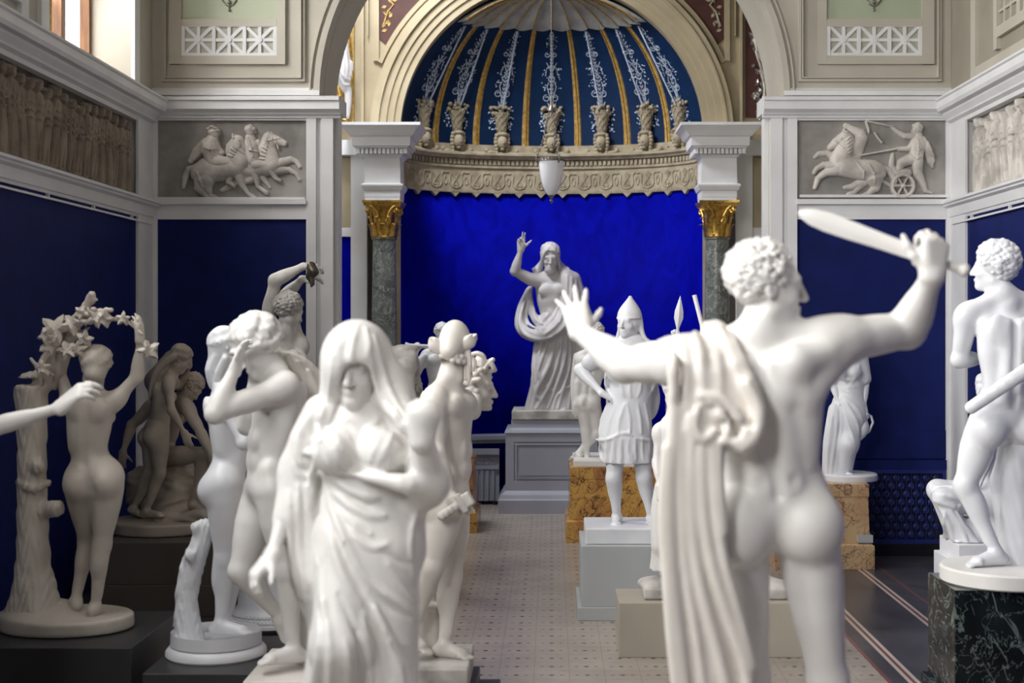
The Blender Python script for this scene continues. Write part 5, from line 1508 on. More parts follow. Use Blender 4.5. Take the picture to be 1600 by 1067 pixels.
def body(S, J, sex='m', s=1.0, arm=1.0, hands=True, feet=True, neck=True, fat=1.0):
    """one continuous nude figure from joints J (world points). His/her own left = L."""
    m = sex == 'm'; J = {a: np.asarray(b, float) for a, b in J.items()}
    up = norm(J['nk'] - J['pv'])
    if 'wst' not in J: J['wst'] = lerp(J['pv'], J['nk'], .36)
    if 'cst' not in J: J['cst'] = lerp(J['pv'], J['nk'], .68)
    upc = norm(J['nk'] - J['wst']); upp = norm(J['wst'] - J['pv'])
    rs = orth(J['sR'] - J['sL'], upc); fs = np.cross(upc, rs)
    rh = orth(J['hR'] - J['hL'], upp); fh = np.cross(upp, rh)
    As = np.array([rs, fs, upc]); Ah = np.array([rh, fh, upp])
    rw = norm(rs + rh); fw = norm(fs + fh); Aw = np.array([rw, fw, up])
    C, Wt, Pv = J['cst'], J['wst'], J['pv']
    c_ = lambda x, y, z: C + s * (rs * x + fs * y + upc * z)
    p_ = lambda x, y, z: Pv + s * (rh * x + fh * y + upp * z)
    w_ = lambda x, y, z: Wt + s * (rw * x + fw * y + up * z)
    sh = .5 * (J['sL'] + J['sR'])
    if m:
        S.ell(c_(0, .0, -.02), s * np.array([.150, .112, .185]), As, .05)
        S.ell(w_(0, .0, .0), s * np.array([.126 * fat, .094 * fat, .15]), Aw, .06)
        S.ell(p_(0, .0, .015), s * np.array([.150 * fat, .102, .115]), Ah, .06)
        S.limb(J['sL'] + rs * .03 * s, J['sR'] - rs * .03 * s, s * np.array([.062, .07, .072, .07, .062]), .05, fs, 1.15)
        for q in (-1, 1):
            S.ell(c_(q * .072, .082, .055), s * np.array([.080, .036, .060]), As, .03)                      # pectoral
            S.limb(c_(q * .132, -.030, .09), w_(q * .092, -.03, -.01), s * np.array([.045, .050, .030]), .04)  # latissimus
            S.limb(c_(q * .032, -.092, .10), w_(q * .034, -.070, -.08), s * np.array([.026, .030, .034]), .03)  # erector
            S.ell(c_(q * .085, -.090, .075), s * np.array([.056, .030, .075]), As, .025)                     # scapula
            S.ell(c_(q * .060, -.098, .03), s * np.array([.030, .018, .05]), As, .02)
            S.ell(w_(q * .112, .01, -.085), s * np.array([.036, .055, .05]), Aw, .035)                       # oblique
            S.ell(w_(q * .036, .080, .05), s * np.array([.034, .020, .05]), Aw, .02); S.ell(w_(q * .034, .078, -.05), s * np.array([.032, .020, .045]), Aw, .02)
        S.limb(c_(0, -.122, .11), w_(0, -.104, -.10), s * .007, .028, mode='-')                              # spine furrow
    else:
        S.ell(c_(0, .0, -.02), s * np.array([.122, .095, .165]), As, .05)
        S.ell(w_(0, .0, -.005), s * np.array([.104 * fat, .084 * fat, .13]), Aw, .06)
        S.ell(p_(0, .0, .015), s * np.array([.152 * fat, .106, .115]), Ah, .06)
        S.ell(w_(0, .045, -.075), s * np.array([.085, .055, .08]), Aw, .05)
        S.limb(J['sL'] + rs * .025 * s, J['sR'] - rs * .025 * s, s * np.array([.048, .056, .058, .056, .048]), .045, fs, 1.15)
        for q in (-1, 1):
            S.ell(c_(q * .066, .080, .0), s * np.array([.056, .050, .055]), As, .022)
            S.ell(c_(q * .075, -.075, .055), s * np.array([.05, .026, .07]), As, .03)
            S.limb(c_(q * .105, -.02, .05), w_(q * .078, -.02, -.0), s * np.array([.036, .040, .03]), .04)
        S.limb(c_(0, -.108, .06), w_(0, -.098, -.10), s * .008, .035, mode='-')
    # neck and trapezius
    if neck:
        hb = J['hd'] - norm(J['hup']) * .075 * s - norm(J['fd']) * .012 * s
        nr = .056 if m else .046
        S.limb(J['nk'] - upc * .02 * s, hb, s * np.array([nr * 1.15, nr, nr]), .03)
        for q, e in ((-1, 'sL'), (1, 'sR')):
            S.limb(lerp(J['nk'], hb, .45) - fs * .012 * s, lerp(J['nk'], J[e], .80) - fs * .014 * s + upc * .025 * s, s * np.array([.040, .036, .032]) * (1 if m else .75), .045)
            S.limb(lerp(J['nk'], hb, .2) + fs * .05 * s, hb + norm(np.cross(J['fd'], J['hup'])) * q * .05 * s, s * .013, .03)
    # glutes, hips and legs
    g = (1.03 if m else .98) * fat
    for q, e in ((-1, 'L'), (1, 'R')):
        H = J['h' + e]
        if 'k' + e not in J: continue
        K, An = J['k' + e], J['a' + e]
        td = norm(K - H)
        if 't' + e in J: fk = orth(J['t' + e] - An, norm(K - An))
        else: fk = orth(fh, norm(K - An))
        ft = orth(fk + fh, td)
        lat = np.cross(ft, -td) * 1.0
        if m:
            S.limb(H + upp * .02 * s, K, s * np.array([.088, .090, .086, .074, .062, .055]), .045)
            S.limb(lerp(H, K, .12) + ft * .028 * s, lerp(H, K, .88) + ft * .012 * s, s * np.array([.050, .062, .056, .036]), .03)
            S.ell(lerp(H, K, .80) + ft * .020 * s - rh * q * .026 * s, s * np.array([.026, .028, .06]), np.array([lat, ft, td]), .02)
            S.limb(lerp(H, K, .25) - ft * .03 * s, lerp(H, K, .92) - ft * .022 * s, s * np.array([.048, .052, .03]), .03)
        else:
            S.limb(H + upp * .02 * s, K, s * np.array([.098, .098, .088, .075, .060, .051]) * fat ** .5, .05)
            S.limb(lerp(H, K, .1) + ft * .022 * s, lerp(H, K, .85) + ft * .010 * s, s * np.array([.055, .060, .05, .034]), .04)
        S.ell(H - fh * .066 * s + rh * q * -.004 * s - upp * .006 * s, s * (np.array([.090, .072, .096]) if m else np.array([.088, .080, .088])) * g, Ah, .027 if m else .034)
        kk = 1.0 if m else .93
        S.ell(K + fk * .010 * s, s * np.array([.049, .046, .052]) * kk, np.array([lat, fk, norm(K - An)]), .03)
        S.limb(K, An, s * np.array([.051, .055, .050, .040, .034, .033]) * kk, .03)
        S.ell(lerp(K, An, .27) - fk * .022 * s, s * np.array([.047, .040, .095]) * kk, np.array([lat, fk, norm(K - An)]), .03)
        S.limb(lerp(K, An, .08) + fk * .03 * s, lerp(K, An, .8) + fk * .018 * s, s * np.array([.020, .018]), .03)
        for z in (-1, 1): S.ell(An + lat * z * .027 * s, s * np.array([.014] * 3), None, .015)
        if feet and 't' + e in J: foot(S, An, J['t' + e], s * (1 if m else .92))
    if 'kL' in J or 'kR' in J:                      # cleft between the glutes
        S.limb(p_(0, -.160, .050), p_(0, -.140, -.090), s * np.array([.006, .018, .024]), .030, mode='-')
    # arms
    for q, e in ((-1, 'L'), (1, 'R')):
        if 'e' + e not in J: continue
        Sh, E = J['s' + e], J['e' + e]
        aa = (1.0 if m else .80) * arm
        ud = norm(E - Sh)
        S.limb(Sh, E, s * aa * np.array([.056, .052, .050, .047, .041]), .035)
        S.ell(Sh + rs * q * .012 * s + ud * .03 * s, s * aa * np.array([.060, .060, .075]), np.array([np.cross(ud, fs), fs, ud]), .035)   # deltoid
        if 'w' + e in J:
            Wr = J['w' + e]; fdv = norm(Wr - E); bend = orth(fdv, ud) if abs(np.dot(fdv, ud)) < .98 else fs
            if m:
                S.ell(lerp(Sh, E, .58) + bend * .020 * s, s * np.array([.034, .036, .075]), np.array([np.cross(ud, bend), bend, ud]), .025)
                S.ell(lerp(Sh, E, .50) - bend * .020 * s, s * np.array([.034, .034, .085]), np.array([np.cross(ud, bend), bend, ud]), .025)
            S.limb(E, Wr, s * aa * np.array([.042, .046, .042, .035, .029, .027]), .025)
            S.ell(E - bend * .008 * s, s * aa * np.array([.036] * 3), None, .02)
            S.limb(lerp(E, Wr, .02) + ud * .0 - bend * .0, lerp(E, Wr, .5), s * aa * np.array([.034, .040, .030]), .02)
    return J, dict(c=c_, p=p_, w=w_, fs=fs, rs=rs, fh=fh, rh=rh)

def statue(name, label, base, cat='statue', group=None):
    Carve.ZMIN = float(base[2]) + .002
    return thing(name, label, cat, tuple(base), group)
# ------------------------------------------------------------------ foreground man raising a sword (seen from behind)
def sword_man():
    Y0 = 4.0
    p = lambda a, b, d=0: P(a, b, Y0 + d)
    base = p(1225, 1340); base[2] = 0
    root = statue('statue', 'large white marble nude man seen from behind raising a short sword, nearest at the right', base)
    s = .985
    z0 = p(1290, 1335, 0)[2] - .03
    Carve.ZMIN = z0 - .099
    J = dict(hd=p(1199, 446, -.02), fd=(.985, .16, -.02), hup=(-.06, -.06, 1), nk=p(1180, 541, -.02), cst=p(1190, 622, .0), wst=p(1202, 712, .0), pv=p(1203, 797, .0),
             sL=p(1072, 563, .04), eL=p(978, 570, .27), wL=p(908, 520, .42), sR=p(1290, 535, .0), eR=p(1418, 516, .13), wR=p(1456, 432, -.03),
             hL=p(1145, 818, .0), hR=p(1257, 814, .02), kL=p(1172, 1058, .10), aL=p(1150, 1290, .14), tL=p(1120, 1330, .30), kR=p(1293, 1062, .04), aR=p(1292, 1300, -.06), tR=p(1345, 1335, .10))
    S = Carve(.0062)
    _, fr = body(S, J, 'm', s, arm=1.2, fat=1.07)
    c_, w_, p_ = fr['c'], fr['w'], fr['p']
    fs, rs = fr['fs'], fr['rs']
    # back muscles of the raised arm, flank and the dimples over the pelvis
    S.limb(c_(.10, -.085, .10), J['sR'] + np.array([-.02, -.05, -.03]), np.array([.045, .045]), .03)
    S.limb(c_(.115, -.055, .0), J['sR'] + np.array([.02, -.01, -.05]), np.array([.045, .045]), .03)
    for q in (-1, 1): S.ell(p_(q * .045, -.115, .095), (.012, .012, .014), None, .02, '-')
    at, A = head(S, J['hd'], J['fd'], J['hup'], s)
    hd_ = norm(J['wL'] - J['eL'])
    hand(S, J['wL'], norm(np.array([-.20, .50, .82])), np.array([-.15, 1, -.45]), np.array([1, .1, -.1]), s, spread=.30, curls_=(.08, .06, .10, .16), scale=1.04)
    grip = p(1462, 400, -.02)
    blade_dir = norm(p(1250, 334, .05) - p(1470, 408, -.03))
    hand(S, J['wR'], norm(np.array([.10, -.10, 1])), norm(np.array([-.35, 1.0, .15])), -blade_dir * -1, s, curls_=(1.0, 1.05, 1.05, 1.0), spread=.03, tcurl=.9, scale=1.06)
    o = S.mesh('body', M['marble'], root)
    H = Carve(.005)
    curls(H, at, A, s, 280, .0100, seed=4, lo=.0, front=.050, vol=.003, back=-.075)
    H.mesh('hair', M['marble'], root, smooth=0)
    # sword: leaf blade, guard, grip, pommel
    g0 = p(1434, 397, .01); tip = p(1247, 331, .07)
    d = norm(tip - g0); up_ = orth((0, 0, 1), d); sd = np.cross(d, up_)
    L = np.linalg.norm(tip - g0); rs_ = []
    for t, w in ((0, .020), (.1, .021), (.3, .0225), (.55, .0265), (.75, .028), (.88, .024), (.95, .016), (.985, .008), (1, .001)):
        c = g0 + d * L * t; th = .0065 * min(1, w / .02)
        rs_.append([c + up_ * w, c + up_ * w * .35 + sd * th, c - up_ * w * .35 + sd * th, c - up_ * w, c - up_ * w * .35 - sd * th, c + up_ * w * .35 - sd * th])
    sw = MB().rings(rs_).build('sword_blade', M['marble'], root, smooth='auto')
    gd = Carve(.005)
    gd.box(g0 + d * -.004, (.010, .034, .013), np.array([d, up_, sd]), .006, .004)
    gd.limb(g0, g0 - d * .125, (.012, .014, .013), .008)
    gd.ell(g0 - d * .135, (.020, .020, .016), np.array([sd, up_, d]), .006)
    gd.mesh('sword_hilt', M['marble'], root)
    # cloak over the left shoulder
    D = Carve(.0065)
    sh = p(1078, 533, -.02)
    D.curve([p(1066, 566, .13), p(1070, 550, .03), p(1080, 556, -.09), p(1092, 600, -.13), p(1098, 660, -.14)], (.050, .048, .052, .06, .055), .05, flat=(0, 1, .15), f=1.5)
    D.curve([p(1118, 530, .09), p(1118, 520, .02), p(1135, 560, -.10), p(1148, 620, -.135)], (.035, .038, .04, .035), .05, flat=(0, 1, .1), f=1.4)
    D.curve([p(1094, 620, -.14), p(1090, 700, -.15), p(1085, 800, -.15), p(1092, 900, -.14), p(1105, 1000, -.12), p(1118, 1120, -.10), p(1124, 1250, -.06)], (.07, .075, .08, .09, .095, .10, .10), .05, flat=(0, 1, 0), f=2.2)
    D.flush()
    # hanging pleats: (pixel path, radius)
    pl = [([(1052, 560), (1052, 650), (1047, 760), (1050, 870), (1060, 980), (1074, 1100), (1085, 1240)], .017),
          ([(1066, 640), (1064, 760), (1070, 880), (1088, 990), (1104, 1110)], .014),
          ([(1080, 690), (1080, 800), (1092, 900), (1118, 1000), (1140, 1100), (1150, 1240)], .017),
          ([(1096, 690), (1098, 790), (1112, 880), (1142, 975), (1168, 1060), (1172, 1200)], .018),
          ([(1112, 690), (1116, 780), (1130, 870), (1152, 950), (1176, 1040)], .015),
          ([(1124, 690), (1126, 760), (1132, 830)], .012),
          ([(1040, 700), (1036, 800), (1042, 900), (1050, 1010), (1064, 1130)], .016)]
    for path, r in pl:
        pts = [p(a, b, -.178 + .05 * max(0, (b - 900) / 300)) for a, b in path]
        D.curve(pts, [r * .8] + [r] * (len(pts) - 2) + [r * .9], .016)
    # pleats over the shoulder
    for a, b, c, e in (((1052, 552), (1052, 580), (1052, 620), .014), ((1066, 534), (1072, 570), (1074, 640), .013), ((1086, 520), (1094, 560), (1098, 630), .014), ((1102, 505), (1120, 560), (1126, 620), .013), ((1124, 512), (1150, 570), (1168, 640), .016), ((1142, 520), (1168, 590), (1184, 660), .014)):
        D.fold([a, b, c], e, .016)
    # bunched knot of cloth edge at the shoulder blade
    for path, r in (([(1168, 600), (1186, 640), (1180, 680), (1164, 694)], .018), ([(1150, 640), (1166, 668), (1158, 690), (1140, 690)], .015), ([(1090, 640), (1086, 668), (1100, 686), (1118, 672)], .014),
                    ([(1110, 628), (1126, 648), (1138, 672), (1130, 690)], .015), ([(1096, 618), (1120, 620), (1142, 636), (1156, 660)], .014), ([(1078, 650), (1076, 672), (1086, 684)], .013), ([(1148, 690), (1160, 700), (1172, 690)], .015)):
        D.curve([p(a, b, -.185) for a, b in path], [r * .8, r, r, r * .7][:len(path)], .01)
        D.curve([p(a, b, -.15) for a, b in path], r * 1.1, .02)
    for a, b in ((1112, 640), (1128, 664), (1104, 664), (1152, 668), (1170, 662)):
        D.ell(p(a, b, -.20), (.014, .020, .011), None, .012, '-')
    D.mesh('cloak', M['marble_warm'], root)
    # plinth of the statue with a supporting stump and a pedestal under it
    B = Carve(.012)
    z0 = p(1290, 1335, 0)[2] - .03
    B.column(p(1225, 1340, .06), z0 - .10, z0, (.40, .40), .02, 1, .85)
    B.limb(p(1130, 1330, .0), p(1120, 1010, -.02), (.10, .085, .075), .05)
    B.mesh('carved_base', M['marble'], root)
    pr = thing('display_plinth', 'charcoal plinth below the frame under the sword-raising man', 'plinth', (base[0], base[1], 0))
    MB().box(base[0] - .5, base[0] + .5, Y0 - .4, Y0 + .5, 0, z0 - .10).build('body', M['plinth_dark'], pr, bevel=.004)
sword_man()
# ------------------------------------------------------------------ veiled woman in the left foreground
def veiled_woman():
    Y0 = 4.15
    p = lambda a, b, d=0: P(a, b, Y0 + d)
    base = p(565, 1300); base[2] = 0
    root = statue('statue', 'white marble veiled woman in a long robe, nearest figure left of the aisle', base)
    s = .89
    Carve.ZMIN = EYE - (1300 - VY) / F * Y0 - .089
    J = dict(hd=p(557, 574, .0), fd=(-.16, -1, -.16), hup=(-.02, -.12, 1), nk=p(562, 648, .03), cst=p(562, 694, .02), wst=p(570, 762, .02), pv=p(574, 838, .02),
             sR=p(497, 655, .04), eR=p(459, 762, .05), wR=p(426, 866, -.08), sL=p(628, 658, .03), eL=p(668, 756, -.05), wL=p(659, 690, -.16),
             hL=p(610, 850, .02), hR=p(533, 848, .0), kL=p(600, 1030, -.03), aL=p(600, 1210, .05), kR=p(533, 1020, -.12), aR=p(528, 1215, .02))
    S = Carve(.0062)
    _, fr = body(S, J, 'f', s, feet=False)
    at, A = head(S, J['hd'], J['fd'], J['hup'], s, 'f', ear=False)
    hand(S, J['wR'], norm(np.array([-.55, -.45, -.65])), norm(np.array([.45, .2, -.8])), np.array([-.4, -.8, .1]), s, curls_=(.55, .6, .65, .6), scale=.95)
    hand(S, J['wL'], norm(np.array([.05, -.15, 1])), norm(np.array([-.3, .9, .1])), np.array([-1, -.2, .1]), s, curls_=(1.1, 1.1, 1.1, 1.1), tcurl=.8)
    S.limb(J['wL'], p(662, 650, -.15), (.026, .038), .03)          # veil bunched in the fist
    S.ell(p(664, 648, -.15), (.044, .044, .042), None, .02)
    S.mesh('body', M['marble'], root)
    # ---- robe
    R = Carve(.0068)
    R.limb(p(562, 665, .03), p(568, 760, .02), np.array([.105, .122, .118, .105]), .04, (0, 1, 0), 1.25)
    for a in (522, 598): R.ell(p(a, 706, -.062), (.064, .062, .064), None, .028)
    R.limb(p(568, 760, .02), p(576, 850, .02), np.array([.108, .128, .140]), .05, (0, 1, 0), 1.2)
    R.limb(p(576, 850, .02), p(574, 1250, .0), np.array([.140, .140, .138, .150, .170]), .05, (0, 1, 0), 1.15)
    R.limb(p(540, 860, -.03), p(530, 1010, -.12), (.085, .080), .05)     # thigh pressing forward
    R.limb(p(530, 1010, -.12), p(520, 1270, -.02), (.072, .06, .09), .05)
    R.limb(p(604, 870, -.02), p(606, 1100, -.03), (.085, .075), .05)
    R.limb(p(606, 1100, -.03), p(612, 1280, -.02), (.075, .10), .05)
    # right sleeve mantle over shoulder and upper arm
    R.limb(p(506, 648, .03), p(470, 735, .05), (.062, .070, .060), .04)
    R.limb(p(470, 735, .05), p(452, 812, .0), (.058, .05), .04)
    # cloth hanging from the forearm
    R.curve([p(470, 745, .03), p(468, 830, -.0), p(474, 905, -.02), p(478, 950, -.01)], (.045, .05, .045, .012), .04, flat=(.35, .9, 0), f=1.6)
    R.curve([p(492, 735, .03), p(492, 830, .03), p(494, 910, .02), p(500, 1000, .0), p(496, 1100, -.0), p(490, 1250, 0)], (.03, .035, .035, .035, .05, .07), .04)
    # mantle across the waist to the left elbow
    R.curve([p(566, 744, -.10), p(604, 750, -.12), p(640, 757, -.12), p(668, 760, -.06)], (.012, .020, .032, .046), .025)
    R.limb(p(668, 760, -.06), p(660, 690, -.14), (.046, .032), .025)
    R.limb(p(672, 756, -.05), p(640, 665, .03), (.052, .058), .04)
    R.curve([p(664, 772, -.03), p(640, 800, .02), p(636, 860, .02)], (.04, .05, .05), .04)
    R.flush()
    fd_ = [([(512, 742), (540, 762), (572, 776), (590, 778)], .011), ([(520, 768), (548, 790), (578, 806), (600, 806)], .012), ([(530, 796), (556, 820), (580, 834)], .009),
           ([(545, 826), (566, 848), (588, 856), (606, 850)], .008), ([(505, 748), (522, 800), (540, 850), (562, 895), (600, 930), (646, 956)], .012),
           ([(503, 760), (516, 830), (532, 890), (560, 940), (600, 985), (640, 1010)], .010), ([(560, 898), (590, 960), (618, 1020), (630, 1067)], .011),
           ([(586, 950), (610, 1000), (640, 1040)], .010), ([(504, 780), (506, 860), (505, 930), (512, 985)], .012), ([(498, 960), (500, 1010), (494, 1067), (490, 1130)], .014),
           ([(512, 975), (516, 1030), (512, 1090)], .010), ([(540, 1000), (545, 1040), (545, 1100)], .010), ([(566, 960), (576, 1020), (580, 1090)], .009), ([(606, 880), (630, 920), (650, 940)], .008),
           ([(652, 800), (640, 850), (646, 900)], .008),
           # bust pleats and neckline
           ([(512, 668), (530, 690), (548, 722)], .007), ([(528, 662), (544, 684), (558, 716)], .006), ([(540, 655), (556, 672), (566, 680), (580, 668), (590, 655)], .008), ([(600, 668), (590, 690), (576, 722)], .006), ([(612, 676), (604, 700), (590, 728)], .006),
           ([(500, 690), (512, 720), (530, 738), (560, 742)], .008), ([(524, 700), (530, 722), (544, 736)], .006),
           # sleeve
           ([(508, 640), (500, 660), (498, 690)], .010), ([(496, 636), (484, 660), (482, 690)], .010), ([(486, 642), (472, 676), (464, 712)], .010), ([(470, 690), (476, 706), (488, 708)], .009), ([(464, 706), (470, 722), (484, 726)], .009), ([(460, 724), (466, 740), (480, 744)], .009),
           ([(500, 700), (490, 740), (492, 800), (496, 880)], .010), ([(452, 770), (454, 840), (462, 910), (468, 935)], .010), ([(466, 760), (468, 830), (474, 900), (478, 940)], .010), ([(480, 760), (482, 840), (486, 910)], .009)]
    for path, r in fd_: R.fold(path, r, .012)
    for path, r in (([(518, 754), (546, 778), (580, 792)], .006), ([(500, 752), (498, 830), (500, 930)], .016), ([(540, 850), (566, 905), (606, 945), (640, 965)], .008), ([(530, 930), (556, 985), (580, 1050)], .009), ([(600, 860), (630, 880), (648, 880)], .006), ([(585, 990), (600, 1040), (606, 1090)], .008), ([(524, 830), (548, 890), (584, 935)], .007), ([(570, 940), (600, 1000), (612, 1060)], .007), ([(556, 985), (560, 1040), (562, 1100)], .008)):
        R.fold(path, r, .012, inset=-.1, mode='-')
    R.mesh('robe', M['marble'], root)
    # ---- veil
    V = Carve(.006)
    V.ell(p(557, 566, .025), (.098, .140, .122), None, .03)
    V.limb(p(558, 560, .05), p(566, 640, .09), (.10, .11), .04, (0, 1, 0), 1.3)
    V.curve([p(524, 580, .0), p(516, 620, .01), p(508, 650, .0)], (.030, .034, .045), .035)
    V.curve([p(590, 560, .0), p(606, 610, -.03), p(630, 650, -.07), p(652, 672, -.12)], (.036, .05, .046, .03), .04, flat=(.4, -.9, .3), f=1.8)
    V.limb(p(606, 600, .03), p(636, 680, .04), (.06, .07), .05)
    V.ell(p(557, 602, -.085), (.050, .12, .066), None, .012, '-')
    V.limb(p(557, 602, -.07), p(572, 665, -.12), (.050, .085), .015, mode='-')
    V.flush()
    for path, r in (([(560, 508), (552, 530), (548, 556), (550, 566)], .008), ([(548, 512), (536, 540), (530, 570), (528, 600)], .010), ([(572, 512), (576, 540), (572, 560)], .008), ([(536, 520), (524, 556), (518, 600), (514, 640)], .010), ([(584, 524), (594, 570), (612, 620), (640, 660)], .010), ([(578, 560), (588, 600), (606, 640), (640, 672)], .008), ([(526, 610), (520, 640), (512, 664)], .009), ([(508, 630), (502, 650), (502, 676)], .009)):
        V.fold(path, r, .012)
    V.mesh('veil', M['marble'], root)
    B = Carve(.012)
    z0 = EYE - (1300 - VY) / F * Y0
    B.column(p(565, 1300, .0), z0 - .09, z0, (.30, .30), .02, 1, .9)
    B.mesh('carved_base', M['marble'], root)
    pr = thing('display_plinth', 'charcoal plinth below the frame under the veiled woman', 'plinth', (base[0], base[1], 0))
    MB().box(base[0] - .36, base[0] + .36, Y0 - .32, Y0 + .36, 0, z0 - .09).build('body', M['plinth_dark'], pr, bevel=.004)
veiled_woman()
# ------------------------------------------------------------------ statues on the left side
def PY(Y0): return lambda a, b, d=0: P(a, b, Y0 + d)

def back_woman():
    p = PY(6.8); base = p(338, 1000); zt = base[2]; base[2] = .318
    root = statue('statue', 'white marble woman with turned back on a round moulded base beside a tree stump', base)
    s = .86
    J = dict(hd=p(358, 551, 0), fd=(.92, .2, -.25), hup=(.1, 0, 1), nk=p(345, 610, 0), cst=p(352, 650, 0), wst=p(356, 697, 0), pv=p(351, 752, 0),
             sR=p(348, 627, -.125), eR=p(382, 692, -.16), wR=p(412, 640, -.12), sL=p(362, 627, .12), eL=p(398, 690, .15), wL=p(425, 650, .1),
             hR=p(350, 766, -.078), hL=p(354, 766, .075), kR=p(350, 874, -.06), aR=p(344, 972, -.05), tR=p(398, 992, -.10), kL=p(366, 872, .08), aL=p(352, 970, .13), tL=p(405, 988, .14))
    S = Carve(.0075)
    body(S, J, 'f', s)
    at, A = head(S, J['hd'], J['fd'], J['hup'], s, 'f')
    S.mesh('body', M['marble_cool'], root)
    H = Carve(.007); locks(H, at, A, s * 1.04, 30, .012, lo=-.07, seed=5)
    H.curve([p(343, 558, 0), p(336, 578, 0), p(336, 600, .0)], (.05, .048, .032), .03)
    H.curve([p(338, 556, -.05), p(330, 578, -.04), p(334, 602, -.03)], (.018, .02, .012), .008)
    H.curve([p(352, 560, -.075), p(342, 582, -.06), p(340, 604, -.045)], (.018, .02, .012), .008)
    H.mesh('hair', M['marble_cool'], root)
    T = Carve(.009)
    T.curve([p(296, 1000, -.06), p(291, 940, -.05), p(300, 885, -.04), p(316, 845, -.03), p(322, 822, -.03)], (.075, .052, .055, .048, .038), .03)
    T.limb(p(304, 872, -.05), p(296, 868, -.11), (.028, .026), .02); T.limb(p(316, 840, -.03), p(308, 824, -.05), (.03, .03), .02)
    T.disp(lambda x, y, z: .006 * np.sin(z * 60 + 9 * np.sin(x * 40)) * np.sin(np.arctan2(y - 6.75, x + 1.7) * 5))
    T.mesh('tree_stump', M['marble_cool'], root)
    h = zt - .318
    MB().lathe([(.232, .318), (.238, .326), (.236, .345), (.222, .362), (.196, .374), (.192, .40), (.200, .42), (.212, .432), (.214, zt - .012), (.208, zt)], (base[0], base[1], 0), 56).build('round_base', M['marble_cool'], root, smooth='auto')
back_woman()

def shading_youth():
    p = PY(6.2)
    base = p(430, 1040); zt = .388; base[2] = .31
    root = statue('statue', 'white marble youth with wavy hair hiding his bowed face behind a raised forearm', base)
    s = .875
    J = dict(hd=p(401, 543, -.02), fd=(-.72, -.42, -.55), hup=(-.45, -.25, .86), nk=p(434, 588, .0), cst=p(432, 638, .0), wst=p(420, 705, .0), pv=p(418, 762, .0),
             sL=p(447, 604, -.12), eL=p(336, 646, -.26), wL=p(368, 574, -.20), sR=p(418, 602, .13), eR=p(386, 665, .10), wR=p(398, 590, .02),
             hL=p(428, 775, -.075), hR=p(408, 775, .085), kL=p(450, 888, -.05), aL=p(459, 1012, .0), tL=p(398, 1040, -.10), kR=p(376, 892, .02), aR=p(440, 962, .20), tR=p(452, 1015, .24))
    S = Carve(.0072)
    body(S, J, 'm', s, arm=1.08)
    at, A = head(S, J['hd'], J['fd'], J['hup'], s * 1.12)
    hand(S, J['wL'], norm(np.array([.25, .15, .9])), np.array([1, -.2, -.2]), np.array([0, -1, .2]), s, curls_=(.35, .4, .4, .45), scale=.95)
    hand(S, J['wR'], norm(np.array([.0, -.2, 1])), np.array([1, -.4, 0]), np.array([0, -1, .2]), s, curls_=(.3, .35, .4, .45), scale=.95)
    S.mesh('body', M['marble'], root)
    H = Carve(.0065); locks(H, at, A, s * 1.17, 24, .018, lo=-.05, seed=9, wave=.018, vol=.012, k=.004)
    for i in range(30):       # thick wave band framing the head
        a = i / 30 * 2 * math.pi
        H.ell(at(.102 * math.cos(a), -.012 + .108 * math.sin(a), .012 + .022 * math.sin(a) + .008 * math.sin(5 * a)), (.019, .017, .015), A, .008)
    H.mesh('hair', M['marble'], root)
    C = Carve(.0085)
    C.curve([p(436, 566, .10), p(462, 578, .16), p(486, 612, .2), p(498, 680, .2), p(500, 800, .2), p(498, 920, .18), p(496, 1040, .15)], (.05, .07, .085, .10, .11, .11, .10), .05)
    for k, (a, b) in enumerate(((450, 556), (466, 566), (482, 580), (492, 596))):
        C.curve([p(a, b, .06 + .02 * k), p(a + 16, b + 50, .1), p(a + 22, b + 130, .1)], (.014, .016, .014), .016)
    C.mesh('cloak', M['marble_warm'], root)
    x0, x1 = (379 - VX) / F * 6.0, (560 - VX) / F * 6.0
    MB().box(x0, x1, 6.0, 6.62, .31, zt).build('slab_base', M['marble_warm'], root, bevel=.006)
    pr = thing('display_plinth', 'charcoal plinth under the youth who hides his face', 'plinth', ((x0 + x1) / 2, 6.3, 0))
    MB().box(x0 + .02, x1 - .02, 6.02, 6.40, 0, .31).build('body', M['plinth_dark'], pr, bevel=.004)
shading_youth()

def leaf_star(mb, c, n, up, r, th=.015, pts=5, seed=0):
    """fat carved vine leaf"""
    n = norm(n); u = orth(up, n); v = np.cross(n, u); c = np.asarray(c, float); rnd = random.Random(seed)
    ring = []
    for i in range(pts * 4):
        a = 2 * math.pi * i / (pts * 4); rr_ = r * 1.1 * (.74 + .26 * math.cos(a * pts)) * rnd.uniform(.92, 1.08)
        ring.append(u * math.cos(a) * rr_ + v * math.sin(a) * rr_ + n * .25 * rr_ * math.cos(2 * a))
    mb.rings([[c + q * .98 - n * th for q in ring], [c + q for q in ring], [c + q * .55 + n * th for q in ring], [c + q * .1 + n * th * .7 for q in ring]])

